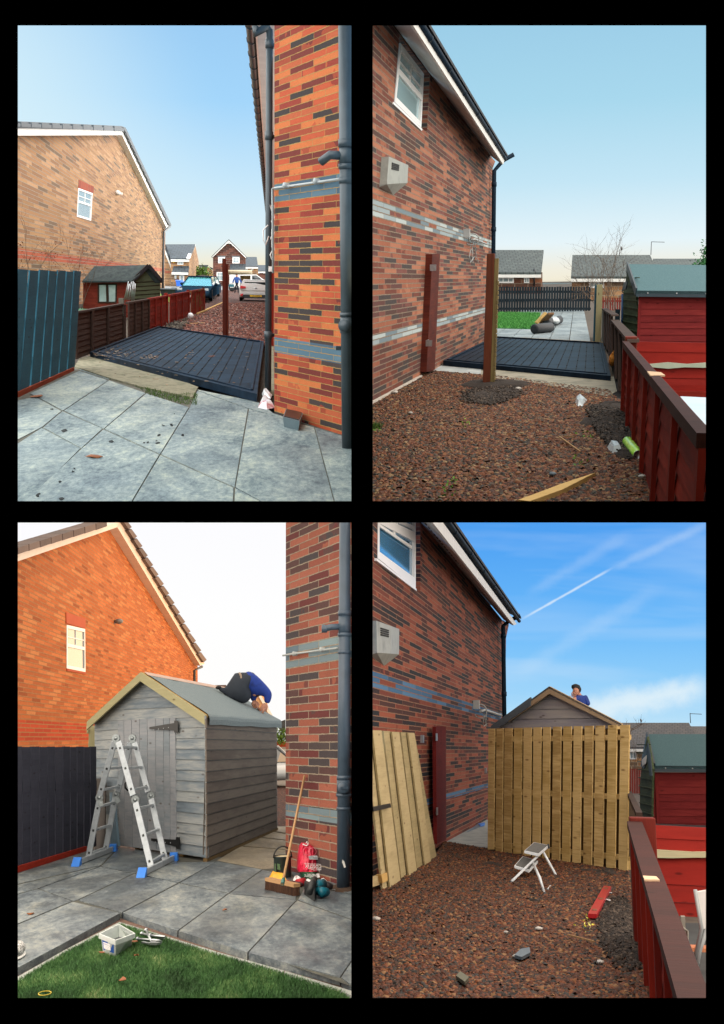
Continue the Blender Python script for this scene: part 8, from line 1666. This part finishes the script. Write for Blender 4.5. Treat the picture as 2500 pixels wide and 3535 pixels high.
q = [Lg(*p, .03) for p in ((695, 1130), (725, 1100), (768, 1092), (772, 1118), (730, 1140))]; b = MB(); b.prism(q, (0, 0, .02)); solo('slate_piece', b, MATS['slate_stone'], 'dark blue grey slate piece low in the middle of the gravel', 'slate')
b = MB(); leaves(b, [Lg(1042, 980, .05), Lg(1048, 970, .05)], 22, .014, 3); solo('yellow_leaf', b, mat('yellow_leaf', ['b8b41c', 'd8d040', 'f0f0c0'], .6, 20, island=.6), 'yellow and white leaf scraps below the spirit level', 'leaf')
T = thing('key', 'small white keys beside the end of the spirit level', 'keys', Lg(1148, 848)); b = MB(); b.bar(Lg(1138, 846, .05), Lg(1156, 851, .05), .015, .006); b.lathe(Lg(1158, 815, .045), [(.012, 0), (.018, .002), (.012, .004)], 12); part(T, 'metal', b, litter_white)
# ---- far roof, bush, red picket
plh_ = None
def hz4(label, x0, x1, ytop, yeave, ybase, wallm, wins, setback, rt0, rt1, rx0=None, rx1=None):
    hd_ = Q.hd(U((x0+x1)/2, 1101)); base = Q.eye+hd_*80; base.z = 0; p = Pl(base, d=V((hd_.y, -hd_.x, 0))); T = thing('brick_house', label, 'house', base)
    b = MB(); trace(b, p, [U(x0, yeave), U(x1, yeave), U(x1, ybase), U(x0, ybase)], 0, setback*2); part(T, 'wall', b, wallm)
    b = MB(); e0, e1, r1, r0 = p.hit(U(rx0 or x0, yeave), .5), p.hit(U(rx1 or x1, yeave), .5), p.hit(U(rt1, ytop), -setback), p.hit(U(rt0, ytop), -setback); b.prism([e0, e1, r1, r0], (0, 0, -.2)); kk = -p.n*(setback*2+1); b.prism([r0, r1, e1+kk, e0+kk], (0, 0, -.2)); part(T, 'roof', b, tiles('grey_roof4', ['3a3e44', '4c4e52', '5e5a58'], .4, .42))
    b = MB(); b.bar(e0-V((0, 0, .25)), e1-V((0, 0, .25)), .12, .2); part(T, 'gutter', b, white_paint)
    for w_ in wins: window(T, p, [U(w_[0], w_[1]), U(w_[2], w_[1]), U(w_[2], w_[3]), U(w_[0], w_[3])], 2, .12, .08, muntin=.06, pane=glass('far_glass', '8fa3a8'))
    return T, p
T, p_ = hz4('far tiled roof house beyond the neighbour shed, right of the fence panel', 1130, 1560, 973, 1090, 1240, fb, [(1252, 1092, 1284, 1150)], 5, 1130, 1538, rx1=1600)
b = MB(); q = p_.hit(U(1546, 975), -5); b.tube([q, q+V((0, 0, .8))], .03, 5); b.tube([q+V((0, 0, .75)), q+V((.9, 0, .72))], .025, 5); part(T, 'aerial', b, black_plastic)
b = MB(); q = p_.hit(U(1306, 975), -5); b.lathe(q+V((0, 0, .2)), [(.16, 0), (.1, .05), (0, .07)], 10, (1, -.5, .2)); part(T, 'satellite_dish', b, black_plastic)
hz4('further tiled roof at the far right edge beyond the aerial', 1556, 1700, 990, 1080, 1200, fb, [], 6, 1545, 1720)
T = thing('shrub', 'bare thin twiggy tree between the fence panel and the neighbour shed', 'shrub', Q.g(L(1275, 230)))
b = MB(); twigs(b, Q.g(L(1275, 230)), 2.6, .3, 4, 71, .02); twigs(b, Q.at(U(1232, 975), 26)-V((0, 0, .5)), .8, .5, 3, 72, .014); part(T, 'branches', b, twig_mat)
pr = Pl(Q.g(L(1280, 330)), d=V((1, 0, 0))); b = MB()
for i in range(7): x = 1250+i*11; b.prism([pr.hit(L(x, 215)), pr.hit(L(x+9, 215)), pr.hit(L(x+9, 335)), pr.hit(L(x, 335))], (0, .03, 0))
solo('picket_fence', b, wood('dull_red', []), 'dull red picket fence between the panel end and the neighbour shed', 'fence')
# ---- neighbour's shed
T, pf, pg4 = red_shed(None, L(1356, 480), [L(1372, 232), L(1900, 238), L(1900, 500), L(1362, 480)], [L(1362, 215), L(1335, 60), L(1312, 190), L(1300, 290), L(1302, 440), L(1356, 478)], [L(1338, 48), L(1900, 48), L(1900, 205), L(1372, 200)], None, 'bright red boarded shed with blue grey felt roof behind the dark railed fence', None)
b = MB(); b.prism([pg4.hit(L(*p), .2) for p in ((1336, 100), (1310, 170), (1304, 200), (1320, 215), (1332, 190))], -pg4.n*.02); part(T, 'torn_felt', b, mat('navy_fascia', [])); b = MB(); b.prism([pg4.hit(L(*p), .3) for p in ((1338, 90), (1350, 150), (1358, 250), (1348, 250), (1336, 150))], -pg4.n*.02); part(T, 'torn_felt', b, mat('navy_fascia', []))
b = MB(); b.prism([pg4.hit(L(*p), .22) for p in ((1310, 172), (1332, 150), (1328, 190), (1312, 204))], -pg4.n*.01); part(T, 'bare_patch', b, white_paint)
pq = Pl(Q.g(L(1600, 900)), d=V((1, .02, 0))); T = thing('boarded_panel', 'vivid red boarded panel with one bare wooden strip beyond the dark rail', 'panel', Q.g(L(1600, 900)))
b = MB(); tops_ = (485, 545, 640, 765, 850, 935)
for i in range(5): b.prism([pq.hit(L(1318, tops_[i]+i), .01*i), pq.hit(L(1900, tops_[i]+i+30), .01*i), pq.hit(L(1900, tops_[i+1]+30), .01*i+.02), pq.hit(L(1318, tops_[i+1]+3), .01*i+.02)], -pq.n*.03)
part(T, 'board', b, wood('bright_red_board', []))
b = MB(); b.prism([pq.hit(L(*p), .075) for p in ((1350, 605), (1460, 612), (1560, 618), (1900, 614), (1900, 646), (1560, 645), (1460, 648), (1360, 645))], -pq.n*.05); part(T, 'bare_strip', b, wood('bare_strip4', ['8a8466', 'a8a080', 'b8b090'], island=.2))
# ---- dark railed red fence at the right
pf_ = Pl(Q.g(L(1330, 1150)), Q.g(L(1268, 915)))
T = thing('panel_fence', 'red boundary fence with dark top rail at the right of the dark gravel', 'fence', Q.g(L(1300, 1000)))
s1, zt1 = pf_.sz(L(1285, 470)); s2, zt2 = pf_.sz(L(1560, 1250)); s_e = s2-(s1-s2)/abs(s1-s2)*.9*-1 if 0 else s2+(s2-s1)*.12
ztp = lambda s_: zt1+(zt2-zt1)*(s_-s1)/(s2-s1); P4 = lambda s_, z, o: pf_.to3(s_, z, o)
b = MB(); b.prism([P4(s1, 0, 0), P4(s_e, 0, 0), P4(s_e, ztp(s_e)-.02, 0), P4(s1, ztp(s1)-.02, 0)], -pf_.n*.02)
for k_ in range(6):
    f0, f1 = k_/6, (k_+1)/6; b.prism([P4(s1, zt1*(1-f0-.02), .005), P4(s_e, ztp(s_e)*(1-f0-.02), .005), P4(s_e, ztp(s_e)*(1-f1), .02), P4(s1, zt1*(1-f1), .02)], -pf_.n*.014)
part(T, 'panel', b, red_wood)
b = MB()
for i in range(8): s_ = s1+(s_e-s1)*(i/7); b.obox(P4(s_, 0, .05), pf_.d*.06, V((0, 0, ztp(s_)-.03)), -pf_.n*.03)
part(T, 'batten', b, red_wood, kind='stuff')
b = MB(); b.prism([P4(s1, ztp(s1)-.05, .07), P4(s_e, ztp(s_e)-.05, .07), P4(s_e, ztp(s_e), .07), P4(s1, ztp(s1), .07)], -pf_.n*.11); part(T, 'top_rail', b, wood('dark_rail', []))
s_ = pf_.sz(L(1383, 765))[0]; b = MB(); b.prism([P4(s_-.1, ztp(s_)+.004, .068), P4(s_+.12, ztp(s_)+.004, .068), P4(s_+.08, ztp(s_)+.004, 0), P4(s_-.08, ztp(s_)+.004, -.01)], (0, 0, -.01)); part(T, 'bare_patch', b, mat('bare_patch', []))
pz_ = pf_.sz(L(1280, 445))[1]; b = MB(); b.obox(P4(s1, 0, .05), V((.0, .12, 0)), V((0, 0, pz_)), V((.19, 0, 0))); part(T, 'post', b, wood('dull_red4', ['45140e', '601f16', '70291c'], island=.2), bevel=.01)
pA2 = Pl(Q.g(L(1262, 900)), d=Q.hd(L(1225, 121))); T = thing('panel_fence', 'dark short fence run behind the panel end next to the green shed gable', 'fence', Q.g(L(1262, 800)))
b = MB(); b.prism([Q.at(L(*p), 12.5) for p in ((1250, 335), (1300, 440), (1300, 640), (1250, 640))], (0, .05, 0)); part(T, 'panel', b, wood('mossy_brown', []))
b = MB(); b.bar(Q.at(L(1250, 335), 13.0), Q.at(L(1298, 440), 10.0), .06, .05); part(T, 'top_rail', b, brown_wood)
# ---- clutter in neighbour's garden
T = thing('garden_chair', 'white folding garden chair standing in the neighbour garden at the right edge', 'chair', Q.g(L(1600, 1150), 0)); Yc = 7.3; C_ = lambda x, y, o=0: Q.at(L(x, y), Yc+o); wc = mat('chair_white', ['b8b8b4', 'd4d4d0'], .6, 4)
b = MB(); b.prism([C_(1568, 812), C_(1700, 790), C_(1720, 985), C_(1592, 990)], (0, .03, 0)); part(T, 'backrest', b, wc, bevel=.008)
for pts in ([C_(1568, 800), C_(1600, 990), C_(1560, 1160)], [C_(1625, 990), C_(1590, 1100), C_(1572, 1200)]): b = MB(); b.tube(pts, .013, 8); part(T, 'leg', b, mat('chair_grey_tube', ['7a8080', '9aa0a0'], .4, 5))
b = MB(); b.prism([C_(1525, 1080), C_(1700, 1088), C_(1700, 1108), C_(1525, 1098)], (0, .12, 0)); solo('timber_plank', b, wood('pinkish_plank', ['a86a4c', 'c0845e'], island=.2), 'orange brown plank lying in the neighbour garden beside the white chair', 'plank')
b = MB(); ground(b, [L(1340, 960), L(1800, 960), L(2300, 1345), L(1400, 1345)], -.03); struct('path', b, mat('dark_paving', ['1c1e1e', '2c3030', '3c4040'], .9, 3))
b = MB(); b.prism([Q.at(L(*p), 8.2) for p in ((1500, 930), (1520, 930), (1524, 1040), (1504, 1040))], (0, .05, 0)); solo('garden_stake', b, mat('pale_grey_wood', ['6a665e', '8a867a']), 'grey timber stake leaning in the neighbour garden beyond the dark rail', 'stake'); b = MB(); b.tube([Q.at(L(*p), 7.6) for p in ((1497, 1000), (1510, 985), (1530, 1000), (1530, 1050), (1545, 1110), (1552, 1145))], .01, 6); solo('garden_hose', b, mat('pale_grey_wood', []), 'grey looped cable hanging beside the white chair in the neighbour garden', 'cable')

close_set(3)
